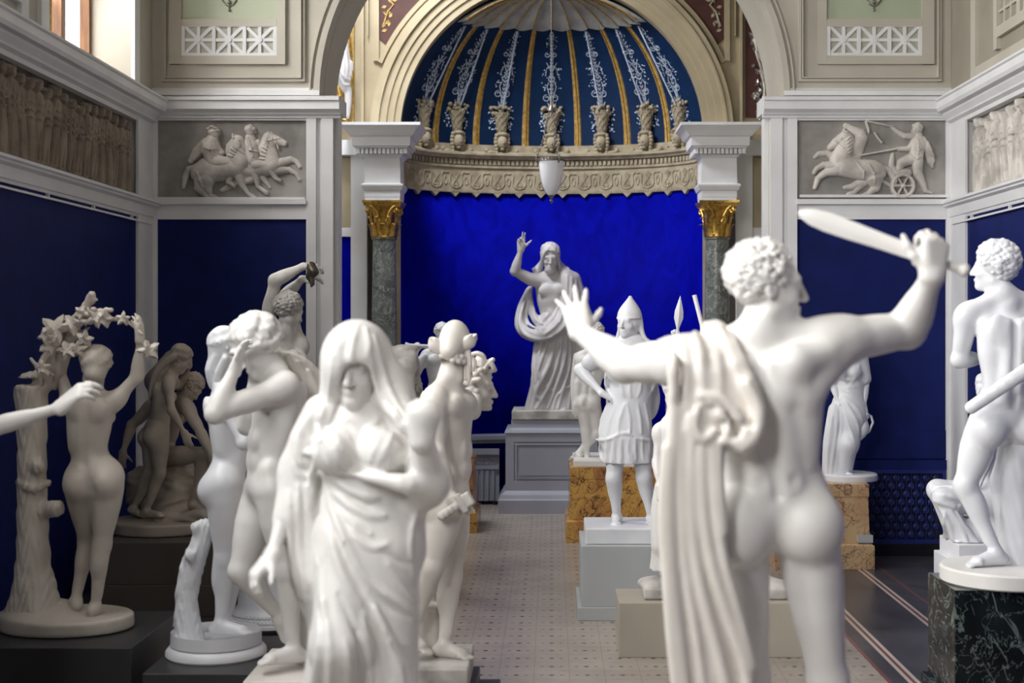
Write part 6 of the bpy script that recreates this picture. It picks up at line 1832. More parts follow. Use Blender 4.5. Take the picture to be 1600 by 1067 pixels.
def vine_woman():
    Y0 = 7.0; p = PY(Y0); base = p(108, 985); base[2] = .394
    root = statue('statue', 'shaded marble woman seen from behind reaching up to a vine-wrapped tree, far left', base)
    s = .80
    J = dict(hd=p(148, 574, .02), fd=(-.35, .93, .12), hup=(.12, 0, 1), nk=p(146, 624, .0), cst=p(142, 650, .0), wst=p(138, 697, .0), pv=p(147, 742, .0),
             sR=p(176, 630, .0), eR=p(214, 588, .02), wR=p(219, 532, -.02), sL=p(112, 636, .02), eL=p(92, 580, .08), wL=p(112, 528, .04),
             hL=p(126, 757, .0), hR=p(170, 752, .0), kL=p(137, 845, .08), aL=p(118, 938, .0), tL=p(110, 955, .14), kR=p(159, 850, .0), aR=p(149, 946, -.02), tR=p(172, 966, .10))
    S = Carve(.0072)
    body(S, J, 'f', s)
    at, A = head(S, J['hd'], J['fd'], J['hup'], s, 'f')
    hand(S, J['wR'], norm(np.array([-.05, -.1, 1])), np.array([-1, .3, .2]), np.array([-.2, 1, .2]), s, curls_=(.25, .25, .3, .35))
    hand(S, J['wL'], norm(np.array([.3, 0, 1])), np.array([.6, .8, 0]), np.array([1, 0, .2]), s, curls_=(.9, .9, .9, .9))
    S.mesh('body', M['marble_half_shade'], root)
    H = Carve(.0065); locks(H, at, A, s * 1.05, 28, .012, lo=-.075, seed=3, wave=.008, vol=.012)
    H.ell(at(.0, -.10, -.03), (.05, .05, .045), A, .03)
    H.mesh('hair', M['marble_half_shade'], root)
    T = Carve(.009)
    T.curve([p(56, 985, .02), p(52, 930, .02), p(52, 860, .02), p(50, 780, .02), p(50, 700, .02), p(49, 606, .02)], (.18, .10, .078, .070, .068, .082), .03)
    for a, b, c in ((20, 985, -.05), (84, 975, -.08), (60, 990, -.14), (40, 980, .14)): T.limb(p(54, 920, .02), p(a, b, c), (.075, .045), .05)
    T.curve([p(30, 752, -.02), p(50, 764, -.055), p(74, 754, .0)], (.018, .022, .02), .012)
    T.limb(p(64, 798, .0), p(88, 794, -.02), (.04, .042), .025); T.ell(p(58, 730, -.04), (.035, .03, .04), None, .02)
    T.box(p(50, 596, .02), (.12, .12, .018), None, .004, .01, '-')
    T.curve([p(58, 620, .03), p(72, 570, .03), p(98, 545, .03), p(118, 505, .02), p(134, 480, .0), p(144, 460, -.02)], (.04, .032, .034, .032, .024, .018), .02)
    T.limb(p(98, 548, .03), p(84, 600, .05), (.035, .03), .03); T.limb(p(138, 474, 0), p(151, 468, -.02), (.014, .012), .01)
    T.disp(lambda x, y, z: .004 * np.sin(z * 45 + 5 * np.sin(x * 60)))
    T.mesh('tree_trunk', M['marble_half_shade'], root)
    V = Carve(.006)
    V.curve([p(122, 496, -.02), p(145, 494, -.04), p(170, 498, -.05), p(198, 502, -.04), p(222, 522, -.05)], (.012, .013, .012, .010, .008), .01)
    V.curve([p(64, 602, -.02), p(62, 570, -.05), p(78, 540, -.06), p(84, 516, -.06)], (.010, .012, .011, .010), .01)
    V.curve([p(48, 560, -.05), p(60, 574, -.04), p(82, 586, -.03)], (.008, .012, .010), .01)
    rnd = random.Random(2)
    for i in range(46):
        t = rnd.uniform(.0, .5); V.ell(p(128 + 42 * t * 2 + rnd.uniform(-5, 5), 494 + rnd.uniform(-11, 12), -.05 + rnd.uniform(-.03, .03)), (.016, .016, .013), None, .006)
    V.mesh('vine', M['marble_half_shade'], root)
    for k, (a, b, d, r) in enumerate(((86, 512, -.05, .075), (80, 540, -.06, .06), (112, 504, -.06, .06), (132, 530, -.07, .045), (150, 496, -.08, .05), (162, 498, -.08, .045), (104, 548, -.07, .05), (232, 548, -.09, .055), (66, 576, -.08, .045), (122, 545, -.06, .05), (192, 498, -.07, .035), (126, 490, -.07, .04), (72, 524, -.08, .045))):
        lm = MB(); leaf_star(lm, p(a, b, d), (.3 * math.sin(k * 2), -1, .4 * math.cos(k * 3)), (math.cos(k), 0, math.sin(k * 1.7)), r, seed=k)
        lm.build('leaf', M['marble_half_shade'], root, smooth='auto')
    B = Carve(.011)
    B.column(p(107, 985, .02), .394, .394 + .075, (.315, .315), .02, 1, .80)
    B.ell(p(70, 966, .02), (.19, .17, .10), None, .08); B.ell(p(145, 982, .02), (.16, .17, .045), None, .05)
    B.mesh('mound_base', M['marble_half_shade'], root)
vine_woman()

def reaching_figure():
    Y0 = 5.4; p = PY(Y0); base = p(-170, 1090); base[2] = .30
    root = statue('statue', 'white marble figure outside the left edge, only the outstretched forearm and hand show', base)
    s = .93
    J = dict(hd=p(-150, 470, 0), fd=(1, 0, -.1), hup=(0, 0, 1), nk=p(-165, 555, 0), pv=p(-172, 780, 0), sR=p(-165, 585, -.16), eR=p(-14, 668, -.02), wR=p(94, 637, .0), sL=p(-165, 585, .17), eL=p(-150, 690, .2), wL=p(-120, 780, .15),
             hR=p(-170, 800, -.09), hL=p(-170, 800, .09), kR=p(-160, 960, -.1), aR=p(-172, 1100, -.1), tR=p(-90, 1125, -.1), kL=p(-165, 960, .1), aL=p(-180, 1100, .12), tL=p(-100, 1125, .14))
    S = Carve(.0075)
    body(S, J, 'f', s)
    at, A = head(S, J['hd'], J['fd'], J['hup'], s, 'f')
    hand(S, J['wR'], norm(np.array([.74, -.05, .62])), norm(np.array([.6, .55, -.45])), norm(np.array([-.55, .3, .75])), s, curls_=(.5, .5, .55, .58), spread=.10, tcurl=.5, scale=1.18)
    S.mesh('body', M['marble'], root)
    H = Carve(.008); locks(H, at, A, s, 24, .012); H.mesh('hair', M['marble'], root)
    MB().lathe([(.3, .30), (.3, .36), (.28, .375)], (base[0], base[1], 0), 40).build('round_base', M['marble'], root)
    pr = thing('display_plinth', 'charcoal plinth outside the left edge of the view', 'plinth', (base[0], base[1], 0))
    MB().box(base[0] - .35, base[0] + .35, base[1] - .35, base[1] + .35, 0, .30).build('body', M['plinth_dark'], pr, bevel=.004)
reaching_figure()

def girl_group():
    Y0 = 9.65; p = PY(Y0); base = p(255, 826, .1); base[2] = .474
    root = statue('statue_group', 'shaded marble group of a long-haired girl standing before a seated man, back left', base)
    s = .70
    J = dict(hd=p(283, 561, 0), fd=(.78, .25, -.55), hup=(.45, .1, .9), nk=p(263, 594, 0), cst=p(254, 618, 0), wst=p(249, 646, 0), pv=p(243, 673, 0),
             sR=p(263, 598, -.10), eR=p(268, 641, -.12), wR=p(288, 676, -.09), sL=p(268, 598, .09), eL=p(280, 604, .20), wL=p(296, 572, .08),
             hR=p(247, 684, -.06), hL=p(238, 684, .06), kR=p(249, 740, -.03), aR=p(228, 797, -.03), tR=p(260, 808, -.08), kL=p(233, 742, .05), aL=p(209, 792, .10), tL=p(222, 810, .12))
    S = Carve(.0075)
    body(S, J, 'f', s)
    at, A = head(S, J['hd'], J['fd'], J['hup'], s, 'f')
    hand(S, J['wR'], norm(np.array([.35, 0, -1])), norm(np.array([0, 1, 0])), np.array([1, 0, .2]), s, curls_=(.2, .2, .25, .3))
    hand(S, J['wL'], norm(np.array([.2, -.4, 1])), norm(np.array([-.8, 0, 0])), np.array([0, -1, 0]), s, curls_=(.5, .5, .5, .5))
    S.mesh('girl', M['marble_deep_shade'], root)
    H = Carve(.0075); locks(H, at, A, s * 1.05, 26, .012, lo=-.06, seed=6)
    H.curve([p(268, 560, .02), p(250, 582, .0), p(243, 606, .0), p(240, 622, .0)], (.055, .055, .045, .02), .02)
    for k in range(7):
        H.curve([p(272 - k * 2, 556 + k * 2, -.05 + .02 * k), p(248 - k * 2.2, 574 + 2 * k, -.06 + .02 * k), p(238 - k * 1.2, 600, -.05 + .02 * k), p(234 + k * 1.2 + 3 * (k % 2), 622 + 2 * (k % 3), -.05 + .02 * k)], (.026, .026, .022, .010), .008)
    H.mesh('hair', M['marble_deep_shade'], root)
    s2 = .74
    J2 = dict(hd=p(300, 606, .22), fd=(.62, -.35, -.7), hup=(.6, -.1, .8), nk=p(276, 628, .25), cst=p(266, 652, .25), wst=p(257, 685, .27), pv=p(252, 715, .27),
              sR=p(292, 636, .10), eR=p(315, 678, .04), wR=p(330, 712, .0), sL=p(238, 634, .36), eL=p(206, 664, .36), wL=p(192, 706, .32),
              hR=p(262, 716, .18), kR=p(322, 708, .06), aR=p(300, 786, .12), tR=p(326, 806, .04), hL=p(258, 718, .34), kL=p(306, 716, .42), aL=p(296, 795, .44), tL=p(318, 808, .40))
    S = Carve(.008)
    body(S, J2, 'm', s2)
    at, A = head(S, J2['hd'], J2['fd'], J2['hup'], s2)
    hand(S, J2['wL'], norm(np.array([-.1, 0, -1])), norm(np.array([0, 1, 0])), np.array([1, 0, 0]), s2)
    hand(S, J2['wR'], norm(np.array([.3, 0, -1])), norm(np.array([0, 1, 0])), np.array([1, 0, 0]), s2)
    S.mesh('seated_man', M['marble_deep_shade'], root)
    H = Carve(.0075); curls(H, at, A, s2 * 1.05, 150, .014, seed=8); H.mesh('curly_hair', M['marble_deep_shade'], root, smooth=0)
    B = Carve(.011)
    B.ell(p(256, 778, .30), (.24, .20, .20), None, .05); B.ell(p(290, 770, .25), (.14, .15, .18), None, .05); B.ell(p(222, 760, .35), (.12, .14, .14), None, .05); B.limb(p(275, 735, .26), p(275, 800, .22), (.12, .16), .05)
    B.limb(p(250, 812, .0), p(318, 806, -.05), (.05, .04), .04)
    B.disp(lambda x, y, z: .012 * np.sin(x * 31 + 4 * np.sin(z * 23)) * np.sin(z * 27 + y * 19))
    B.mesh('rock', M['marble_deep_shade'], root)
    G = Carve(.011); G.column(p(256, 826, .12), .474, .474 + .085, (.36, .36), .02, 1, .95); G.mesh('oval_base', M['marble_deep_shade'], root)
girl_group()

def eagle_man():
    Y0 = 8.7; p = PY(Y0); base = p(425, 858); base[2] = .52
    root = statue('statue', 'grey weathered marble curly-haired man with both arms raised over his head, behind the pair', base)
    s = .86
    J = dict(hd=p(452, 486, 0), fd=(.72, .62, -.35), hup=(.1, .1, 1), nk=p(446, 534, .0), cst=p(440, 575, 0), wst=p(432, 630, 0), pv=p(428, 680, 0),
             sL=p(416, 520, .05), eL=p(430, 438, -.04), wL=p(474, 416, -.02), sR=p(468, 545, .05), eR=p(446, 462, .16), wR=p(472, 436, .06),
             hL=p(412, 690, 0), kL=p(412, 772, 0), aL=p(414, 850, .02), tL=p(425, 862, .15), hR=p(446, 690, .03), kR=p(444, 772, .08), aR=p(440, 850, .02), tR=p(462, 862, .12))
    S = Carve(.0075)
    body(S, J, 'm', s)
    at, A = head(S, J['hd'], J['fd'], J['hup'], s)
    hand(S, J['wL'], norm(np.array([1, 0, .0])), norm(np.array([.1, .2, -1])), np.array([.2, 1, 0]), s, curls_=(.5, .55, .55, .5))
    hand(S, J['wR'], norm(np.array([1, 0, .1])), norm(np.array([.1, .2, -1])), np.array([.2, -1, 0]), s, curls_=(.4, .45, .5, .5))
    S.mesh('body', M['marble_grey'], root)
    H = Carve(.0065); curls(H, at, A, s * 1.03, 190, .011, seed=12, lo=-.05, back=-.09); H.mesh('hair', M['marble_grey'], root, smooth=0)
    E = Carve(.006)
    E.limb(p(486, 416, -.03), p(490, 424, -.04), (.03, .034), .015); E.curve([p(484, 432, -.03), p(488, 442, -.04), p(486, 448, -.05)], (.026, .016, .006), .01)
    for k in range(9): E.ell(p(484 + 3 * math.sin(k * 2), 414 + 2 * k, -.05), (.012, .012, .010), None, .006)
    E.mesh('bird_head', M['bronze'], root)
    Bm = MB().lathe([(.26, .52), (.27, .535), (.25, .55)], (base[0], base[1], 0), 40).build('round_base', M['marble_grey'], root)
    pr = thing('round_pedestal', 'white round pedestal with beaded foot on a black step, behind the standing pair', 'pedestal', (base[0], base[1], 0))
    c = (base[0], base[1], 0)
    MB().box(c[0] - .30, c[0] + .30, c[1] - .30, c[1] + .30, 0, .05).lathe([(.27, .05), (.27, .07), (.26, .075)], c, 48).build('black_step', M['black'], pr)
    MB().lathe([(.262, .075), (.262, .095), (.25, .10), (.25, .125), (.236, .13), (.236, .15), (.222, .165), (.205, .19), (.20, .44), (.205, .45), (.23, .47), (.25, .49), (.25, .52)], c, 48).build('drum', M['marble_cool'], pr, smooth='auto')
    bd = MB()
    for z, r, n in ((.112, .252, 64), (.140, .238, 60)):
        for k in range(n): bd.ball((c[0] + r * math.cos(2 * math.pi * k / n), c[1] + r * math.sin(2 * math.pi * k / n), z), .009, 6, 5)
    bd.build('bead_rows', M['marble_cool'], pr, smooth=True)
eagle_man()

# dark bowl on a slim stand, glimpsed behind the youth's shoulder
def bowl_stand():
    Y0 = 10.4; c = P(500, 578, Y0)
    root = thing('bowl_stand', 'dark bronze two-handled bowl on a slim stand, glimpsed behind the veiled head', 'bowl', (c[0], c[1], 0))
    z = c[2]; cc = (c[0], c[1], 0)
    MB().lathe([(.01, z - .10), (.02, z - .098), (.05, z - .085), (.075, z - .05), (.088, z - .012), (.094, z), (.088, z), (.07, z - .045), (.02, z - .08)], cc, 28).build('bowl', M['bronze'], root, smooth='auto')
    MB().lathe([(.17, 0), (.17, .04), (.13, .07), (.05, .12), (.035, .3), (.035, z - .30), (.05, z - .26), (.03, z - .22), (.022, z - .10)], cc, 24).build('stand', M['bronze'], root, smooth='auto')
    for q in (-1, 1): MB().tube([(c[0] + q * .085, c[1], z - .02), (c[0] + q * .11, c[1], z - .03), (c[0] + q * .10, c[1], z - .06), (c[0] + q * .07, c[1], z - .06)], .008, 6).build('handle', M['bronze'], root, smooth=True)
bowl_stand()
# ------------------------------------------------------------------ statues along the aisle
def head_holder():
    Y0 = 6.8; p = PY(Y0); base = p(690, 1030); base[2] = .27
    root = statue('statue', 'white marble nude man in a winged cap seen from behind, holding a sword hilt', base)
    s = .90
    J = dict(hd=p(711, 542, .04), fd=(.22, .95, -.12), hup=(.02, -.05, 1), nk=p(703, 600, .02), cst=p(702, 652, .0), wst=p(706, 718, .0), pv=p(704, 778, .0),
             sR=p(679, 623, -.13), eR=p(683, 708, -.20), wR=p(706, 776, -.17), sL=p(724, 628, .14), eL=p(738, 642, .32), wL=p(746, 588, .46),
             hR=p(698, 790, -.085), kR=p(675, 886, -.08), aR=p(642, 984, -.02), tR=p(668, 1024, -.06), hL=p(708, 788, .085), kL=p(704, 900, .07), aL=p(694, 1006, .04), tL=p(737, 1031, .0))
    S = Carve(.007)
    body(S, J, 'm', s, fat=.96)
    at, A = head(S, J['hd'], J['fd'], J['hup'], s)
    hand(S, J['wR'], norm(np.array([.35, .1, -.9])), norm(np.array([.7, .6, .2])), np.array([.3, -.8, .2]), s, curls_=(.9, .95, 1, 1), tcurl=.7, scale=1.05)
    hand(S, J['wL'], norm(np.array([.2, .1, .9])), norm(np.array([.3, 1, 0])), np.array([-1, 0, .2]), s, curls_=(.9, .95, 1, 1))
    S.mesh('body', M['marble_warm'], root)
    H = Carve(.006)
    for i in range(16):
        a = math.pi * (1.0 + (i % 8 + .5 * (i // 8)) / 7.5); z = -.058 - .024 * (i // 12)
        H.ell(at(.074 * math.cos(a), -.02 + .082 * math.sin(a), z), (.0165, .0165, .0150), A, .002)
    H.ell(at(0, -.02, -.035), (.060, .066, .040), A, .01)
    H.mesh('hair', M['marble_warm'], root, smooth=0)
    C = Carve(.006)
    C.ell(at(0, -.012, .035), (.072, .098, .098), A, .02); C.limb(at(0, -.07, -.0), at(0, -.09, -.03), (.05, .045), .04)
    C.ell(at(0, .10, -.06), (.09, .07, .08), A, .02, '-')
    C.mesh('cap', M['marble_warm'], root)
    for nm, pts, r in (('wing', [p(724, 541, -.02), p(733, 534, -.03), p(741, 526, -.04)], (.022, .034, .016)), ('wing', [p(690, 546, -.02), p(681, 540, -.03), p(676, 532, -.03)], (.026, .038, .020)), ('lappet', [p(730, 540, .0), p(733, 570, -.01), p(731, 600, -.0)], (.022, .026, .012))):
        w_ = Carve(.0055); w_.curve(pts, r, .02, flat=(.3, -1, 0) if nm == 'wing' else (1, .4, 0), f=1.9)
        for q in (-.4, .4): w_.limb(lerp(pts[0], pts[2], .1) + np.array([q * .02, -.012, .01]), lerp(pts[0], pts[2], .95) + np.array([q * .03, -.014, .012]), .007, .006)
        w_.mesh(nm, M['marble_warm'], root)
    # sword hilt in the lowered fist
    W_ = Carve(.005)
    a, b = p(690, 806, -.20), p(722, 786, -.22); d = norm(b - a); u = orth((0, 0, 1), d)
    W_.limb(a, b, .022, .01); W_.box(b + d * .0, (.016, .05, .028), np.array([d, u, np.cross(d, u)]), .008, .008); W_.box(b + d * .035, (.020, .034, .020), np.array([d, u, np.cross(d, u)]), .008, .008)
    for k in range(4): W_.ell(lerp(a, b, .1 + .22 * k) + np.array([0, -.02, 0]), (.012, .012, .024), None, .006)
    W_.mesh('sword_hilt', M['marble_grey'], root)
    K = Carve(.008)
    K.curve([p(668, 760, .08), p(660, 800, .08), p(656, 840, .08), p(660, 868, .06)], (.05, .07, .07, .04), .04)
    for k in range(4): K.curve([p(668 - 4 * k, 772, .0), p(662 - 4 * k, 812, -.0), p(662 - 2 * k, 856 - 4 * k, .0)], (.010, .014, .010), .012)
    K.mesh('cloak', M['marble_warm'], root)
    st = Carve(.01); st.curve([p(672, 1030, .16), p(674, 960, .14), p(672, 900, .10)], (.09, .07, .05), .03); st.box(p(674, 944, .10), (.10, .05, .014), None, .006, .01); st.mesh('support', M['marble_warm'], root)
    x0, x1 = (560 - VX) / F * 6.6, (731 - VX) / F * 6.6
    zt = EYE - (1045 - VY) / F * 6.6
    MB().box(x0, x1, 6.6, 7.12, .18, zt).build('slab_base', M['marble_grey'], root, bevel=.008)
    base2 = ((x0 + x1) / 2, 6.85, 0)
    pr = thing('display_plinth', 'charcoal stepped plinth beside the aisle under the winged-cap hero', 'plinth', base2)
    MB().box(x0 - .03, x1 + .03, 6.64, 7.14, .10, .18).build('top_step', M['plinth_dark'], pr, bevel=.004)
    MB().box(x0 - .06, x1 + .13, 6.70, 7.20, 0, .10).build('lower_step', M['plinth_dark'], pr, bevel=.004)
    # the severed head he holds out
    hb = p(742, 606, .44)
    r2 = statue('severed_head', 'carved woman head with snaky curls held out in front of the winged-cap hero', p(744, 642, .44))
    G = Carve(.006)
    at, A = head(G, hb, (.97, -.2, -.05), (0, 0, 1), 1.0, 'f', ear=False)
    G.mesh('face', M['marble_warm'], r2)
    H = Carve(.0055); rnd = random.Random(4)
    H.ell(at(0, -.03, .04), (.072, .085, .085), A, .01)
    for i in range(110):
        a = rnd.uniform(-1.15, 1); b = rnd.uniform(-1.4, .95)
        q = np.array([.092 * math.cos(a * .9) * rnd.choice((-1, 1)), -.03 + .10 * math.sin(b), .03 + .085 * a])
        if q[1] > .030 and q[2] < .045: continue
        H.ell(at(*q), (.017, .017, .014), A, .005)
    for i in range(8):
        q = -1 if i % 2 else 1
        H.curve([at(q * .07, -.02, -.03 - .012 * i), at(q * .085, -.055, -.07 - .006 * i), at(q * .06, -.03, -.09)], (.013, .014, .010), .006)
    H.mesh('curls', M['marble_warm'], r2, smooth=0)
    N = Carve(.0055)
    for pts in (([p(738, 584, .42), p(742, 566, .40), p(736, 556, .40), p(746, 552, .38), p(756, 558, .38), p(752, 572, .40)]), ([p(750, 586, .42), p(760, 574, .38), p(766, 566, .36), p(772, 576, .36)]), ([p(732, 590, .42), p(730, 572, .4), p(738, 562, .42)]), ([p(756, 580, .42), p(764, 580, .40), p(773, 578, .38)]), ([p(762, 566, .4), p(770, 562, .38)])):
        N.curve(pts, .0125, .006)
    N.mesh('snakes', M['marble_warm'], r2)
head_holder()

def bent_figure():
    Y0 = 9.8; p = PY(Y0); base = p(600, 845); base[2] = .40
    root = statue('statue', 'grey weathered marble nude bending forward with hanging arms, behind the veiled head', base)
    s = .86
    J = dict(hd=p(634, 612, .1), fd=(.35, .2, -.9), hup=(.75, .1, -.5), nk=p(634, 572, .04), cst=p(622, 562, .0), wst=p(598, 572, .0), pv=p(576, 602, .0),
             sR=p(634, 574, -.17), eR=p(640, 618, -.22), wR=p(646, 668, -.18), sL=p(642, 572, .16), eL=p(655, 622, .20), wL=p(664, 668, .18),
             hR=p(574, 616, -.08), kR=p(594, 710, -.1), aR=p(586, 826, -.1), tR=p(610, 846, -.12), hL=p(576, 616, .08), kL=p(604, 710, .1), aL=p(600, 826, .12), tL=p(624, 846, .12))
    S = Carve(.008)
    body(S, J, 'm', s)
    at, A = head(S, J['hd'], J['fd'], J['hup'], s)
    for e in 'RL': hand(S, J['w' + e], (.1, 0, -1), (1, 0, 0), (0, -1, 0), s)
    S.mesh('body', M['marble_grey'], root)
    H = Carve(.008); curls(H, at, A, s, 120, .013); H.mesh('hair', M['marble_grey'], root, smooth=0)
    MB().lathe([(.28, .40), (.28, .45), (.26, .465)], (base[0], base[1], 0), 36).build('round_base', M['marble_grey'], root)
    pr = thing('display_plinth', 'taupe plinth hidden under the bending grey nude', 'plinth', (base[0], base[1], 0))
    MB().box(base[0] - .34, base[0] + .34, base[1] - .34, base[1] + .34, 0, .40).build('body', M['plinth_taupe'], pr, bevel=.004)
bent_figure()

def flute_boy():
    Y0 = 13.2; p = PY(Y0); base = p(688, 718); base[2] = ZL_
    root = statue('statue', 'marble curly-haired boy playing a transverse flute, on the left yellow pedestal', base)
    s = .74
    J = dict(hd=p(691, 522, -.03), fd=(.05, -.98, -.25), hup=(-.1, -.15, 1), nk=p(687, 545, .0), pv=p(687, 622, 0), sR=p(667, 554, 0), eR=p(653, 580, -.03), wR=p(649, 551, -.15), sL=p(706, 554, 0), eL=p(714, 580, -.06), wL=p(694, 560, -.17),
             hR=p(676, 630, 0), kR=p(676, 672, -.03), aR=p(675, 710, .02), tR=p(672, 720, -.12), hL=p(698, 630, 0), kL=p(700, 672, -.05), aL=p(704, 710, .02), tL=p(708, 720, -.12))
    S = Carve(.0085)
    body(S, J, 'm', s)
    at, A = head(S, J['hd'], J['fd'], J['hup'], s)
    hand(S, J['wR'], (.05, .0, 1), (.3, 1, 0), (1, 0, 0), s, curls_=(.7, .7, .7, .7)); hand(S, J['wL'], (-.5, -.1, 1), (-.3, 1, 0), (-1, 0, 0), s, curls_=(.7, .7, .7, .7))
    S.mesh('body', M['marble_cool'], root)
    H = Carve(.007); curls(H, at, A, s * 1.06, 150, .014, seed=3); H.mesh('hair', M['marble_cool'], root, smooth=0)
    K = Carve(.008); K.curve([p(664, 556, -.06), p(654, 568, -.05), p(652, 586, -.03)], (.03, .045, .03), .03); K.mesh('sleeve', M['marble_cool'], root)
    MB().tube([p(633, 538, -.17), p(640, 540, -.17), p(672, 541.5, -.17), p(692, 542, -.15)], (.022, .019, .019, .016), 12).build('flute', M['marble_cool'], root, smooth='auto')
    st = Carve(.01); st.limb(p(716, 720, .1), p(714, 650, .06), (.07, .05), .03); st.mesh('support', M['marble_cool'], root)
    MB().box(XL0 + .10, XL1 - .10, YL + .10, YL + DL - .10, ZL_, ZL_ + .045).build('slab_base', M['marble_cool'], root, bevel=.004)
flute_boy()

def robed_christ():
    Y0 = 14.62; p = PY(Y0); base = p(862, 645); base[2] = ZPED
    root = statue('statue', 'pale marble bearded man in a draped robe raising his hand, centre of the apse', base)
    s = 1.0
    zt = ZPED + .10
    J = dict(hd=p(860, 402, -.06), fd=(.02, -.96, -.28), hup=(-.02, -.22, 1), nk=p(862, 430, .0), cst=p(864, 462, .0), wst=p(866, 498, .0), pv=p(866, 532, .0),
             sR=p(834, 438, -.02), eR=p(804, 424, -.12), wR=p(814, 390, -.16), sL=p(892, 440, 0), eL=p(904, 486, .02), wL=p(892, 516, -.12),
             hR=p(852, 540, 0), kR=p(848, 590, -.08), aR=p(846, 630, .0), tR=p(826, 641, -.20), hL=p(880, 540, 0), kL=p(884, 590, -.02), aL=p(884, 630, .0), tL=p(876, 642, -.20))
    S = Carve(.0085)
    body(S, J, 'm', s)
    at, A = head(S, J['hd'], J['fd'], J['hup'], s * 1.06, beard=True)
    hand(S, J['wR'], norm(np.array([.02, -.15, 1])), norm(np.array([.25, -1, -.1])), np.array([1, -.1, .1]), s * 1.05, curls_=(.08, .10, .75, .85), spread=.06, tcurl=.1)
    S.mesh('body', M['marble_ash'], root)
    H = Carve(.007)
    locks(H, at, A, s * 1.08, 34, .011, lo=-.08, vol=.012, seed=2, front=.045)
    for q in (-1, 1):
        for k in range(6):
            H.curve([at(q * .05, .03 - .02 * k, .09), at(q * .076, .024 - .02 * k, .03), at(q * .080, .016 - .02 * k, -.05), at(q * (.098 + .006 * k), -.005 - .015 * k, -.115), at(q * (.14 + .006 * k), -.0, -.165 + .01 * k)], (.014, .018, .020, .022, .014), .007)
    for q in (-1, 1):
        for k in range(4):
            H.curve([at(q * .004, .045 - .02 * k, .118 + .004 * k), at(q * .038, .072 - .016 * k, .085), at(q * .066, .056 - .012 * k, .03), at(q * .076, .034 - .01 * k, -.03)], (.012, .015, .016, .016), .006)
    H.mesh('hair', M['marble_ash'], root)
    Carve.FOLD = 1.7
    R = Carve(.0085)
    # skirt of the robe down to the slab
    R.limb(p(866, 505, .0), p(866, 560, .0), np.array([.165, .185, .19]), .05, (0, 1, 0), 1.25)
    R.limb(p(866, 560, .0), p(866, 636, .02), np.array([.19, .20, .235]), .05, (0, 1, 0), 1.2)
    R.limb(p(848, 545, -.06), p(844, 592, -.13), (.10, .085), .06); R.limb(p(844, 592, -.13), p(838, 638, -.10), (.08, .12), .05)
    R.curve([p(836, 640, -.1), p(826, 643, -.13)], (.05, .025), .05)
    # mantle: over the left shoulder, across the waist and looping behind the right flank
    R.curve([p(872, 426, .06), p(884, 430, -.02), p(890, 470, -.08), p(880, 505, -.12), p(850, 520, -.16)], (.06, .075, .085, .08, .07), .05)
    R.limb(p(896, 436, .02), p(912, 500, .04), (.075, .10), .05); R.limb(p(912, 500, .04), p(904, 600, .04), (.10, .12), .05)
    R.curve([p(828, 452, .10), p(816, 480, .05), p(813, 508, -.03), p(826, 522, -.12), p(850, 524, -.16), p(876, 512, -.14)], (.035, .05, .06, .062, .07, .06), .04)
    R.curve([p(826, 456, .06), p(832, 490, .02), p(846, 510, -.06)], (.03, .04, .05), .04)
    R.flush()
    for path, r in (([(872, 432), (868, 460), (858, 488), (842, 508)], .013), ([(879, 430), (876, 464), (866, 494), (848, 514)], .013), ([(886, 430), (884, 470), (874, 502), (852, 522)], .013), ([(893, 434), (892, 478), (882, 510), (858, 528)], .012), ([(900, 440), (902, 490), (890, 522)], .012),
                    ([(824, 458), (814, 484), (816, 508), (832, 520)], .012), ([(830, 462), (822, 488), (826, 506), (842, 514)], .011), ([(820, 470), (812, 500), (820, 522), (842, 530), (862, 526)], .012), ([(834, 480), (838, 500), (852, 508)], .010),
                    ([(836, 536), (834, 570), (834, 600), (826, 634)], .015), ([(846, 534), (840, 570), (846, 596), (866, 612)], .014), ([(856, 532), (846, 562), (838, 585)], .012), ([(868, 530), (858, 570), (840, 606), (832, 636)], .014), ([(878, 528), (870, 570), (856, 606), (838, 638)], .014), ([(886, 526), (880, 570), (868, 606), (856, 638)], .013), ([(892, 526), (890, 570), (880, 606), (872, 638)], .013), ([(900, 522), (900, 570), (892, 610), (888, 638)], .013), ([(908, 520), (910, 570), (906, 610), (904, 638)], .012), ([(834, 604), (838, 620), (852, 632)], .010), ([(864, 640), (872, 616), (896, 600)], .010)):
        R.fold(path, r, .016)
    for path, r in (([(874, 540), (862, 580), (848, 610)], .012), ([(842, 545), (836, 580), (836, 600)], .010), ([(890, 540), (884, 580), (874, 612)], .010), ([(868, 470), (858, 496), (844, 512)], .008), ([(882, 470), (872, 500)], .008)):
        R.fold(path, r, .014, inset=-.2, mode='-')
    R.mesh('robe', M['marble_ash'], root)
    Carve.FOLD = 1.25
    MB().box(p(801, 0)[0], p(925, 0)[0], Y0 - .34, Y0 + .40, ZPED, ZPED + .09).build('stone_slab', M['marble_grey'], root, bevel=.008)
robed_christ()

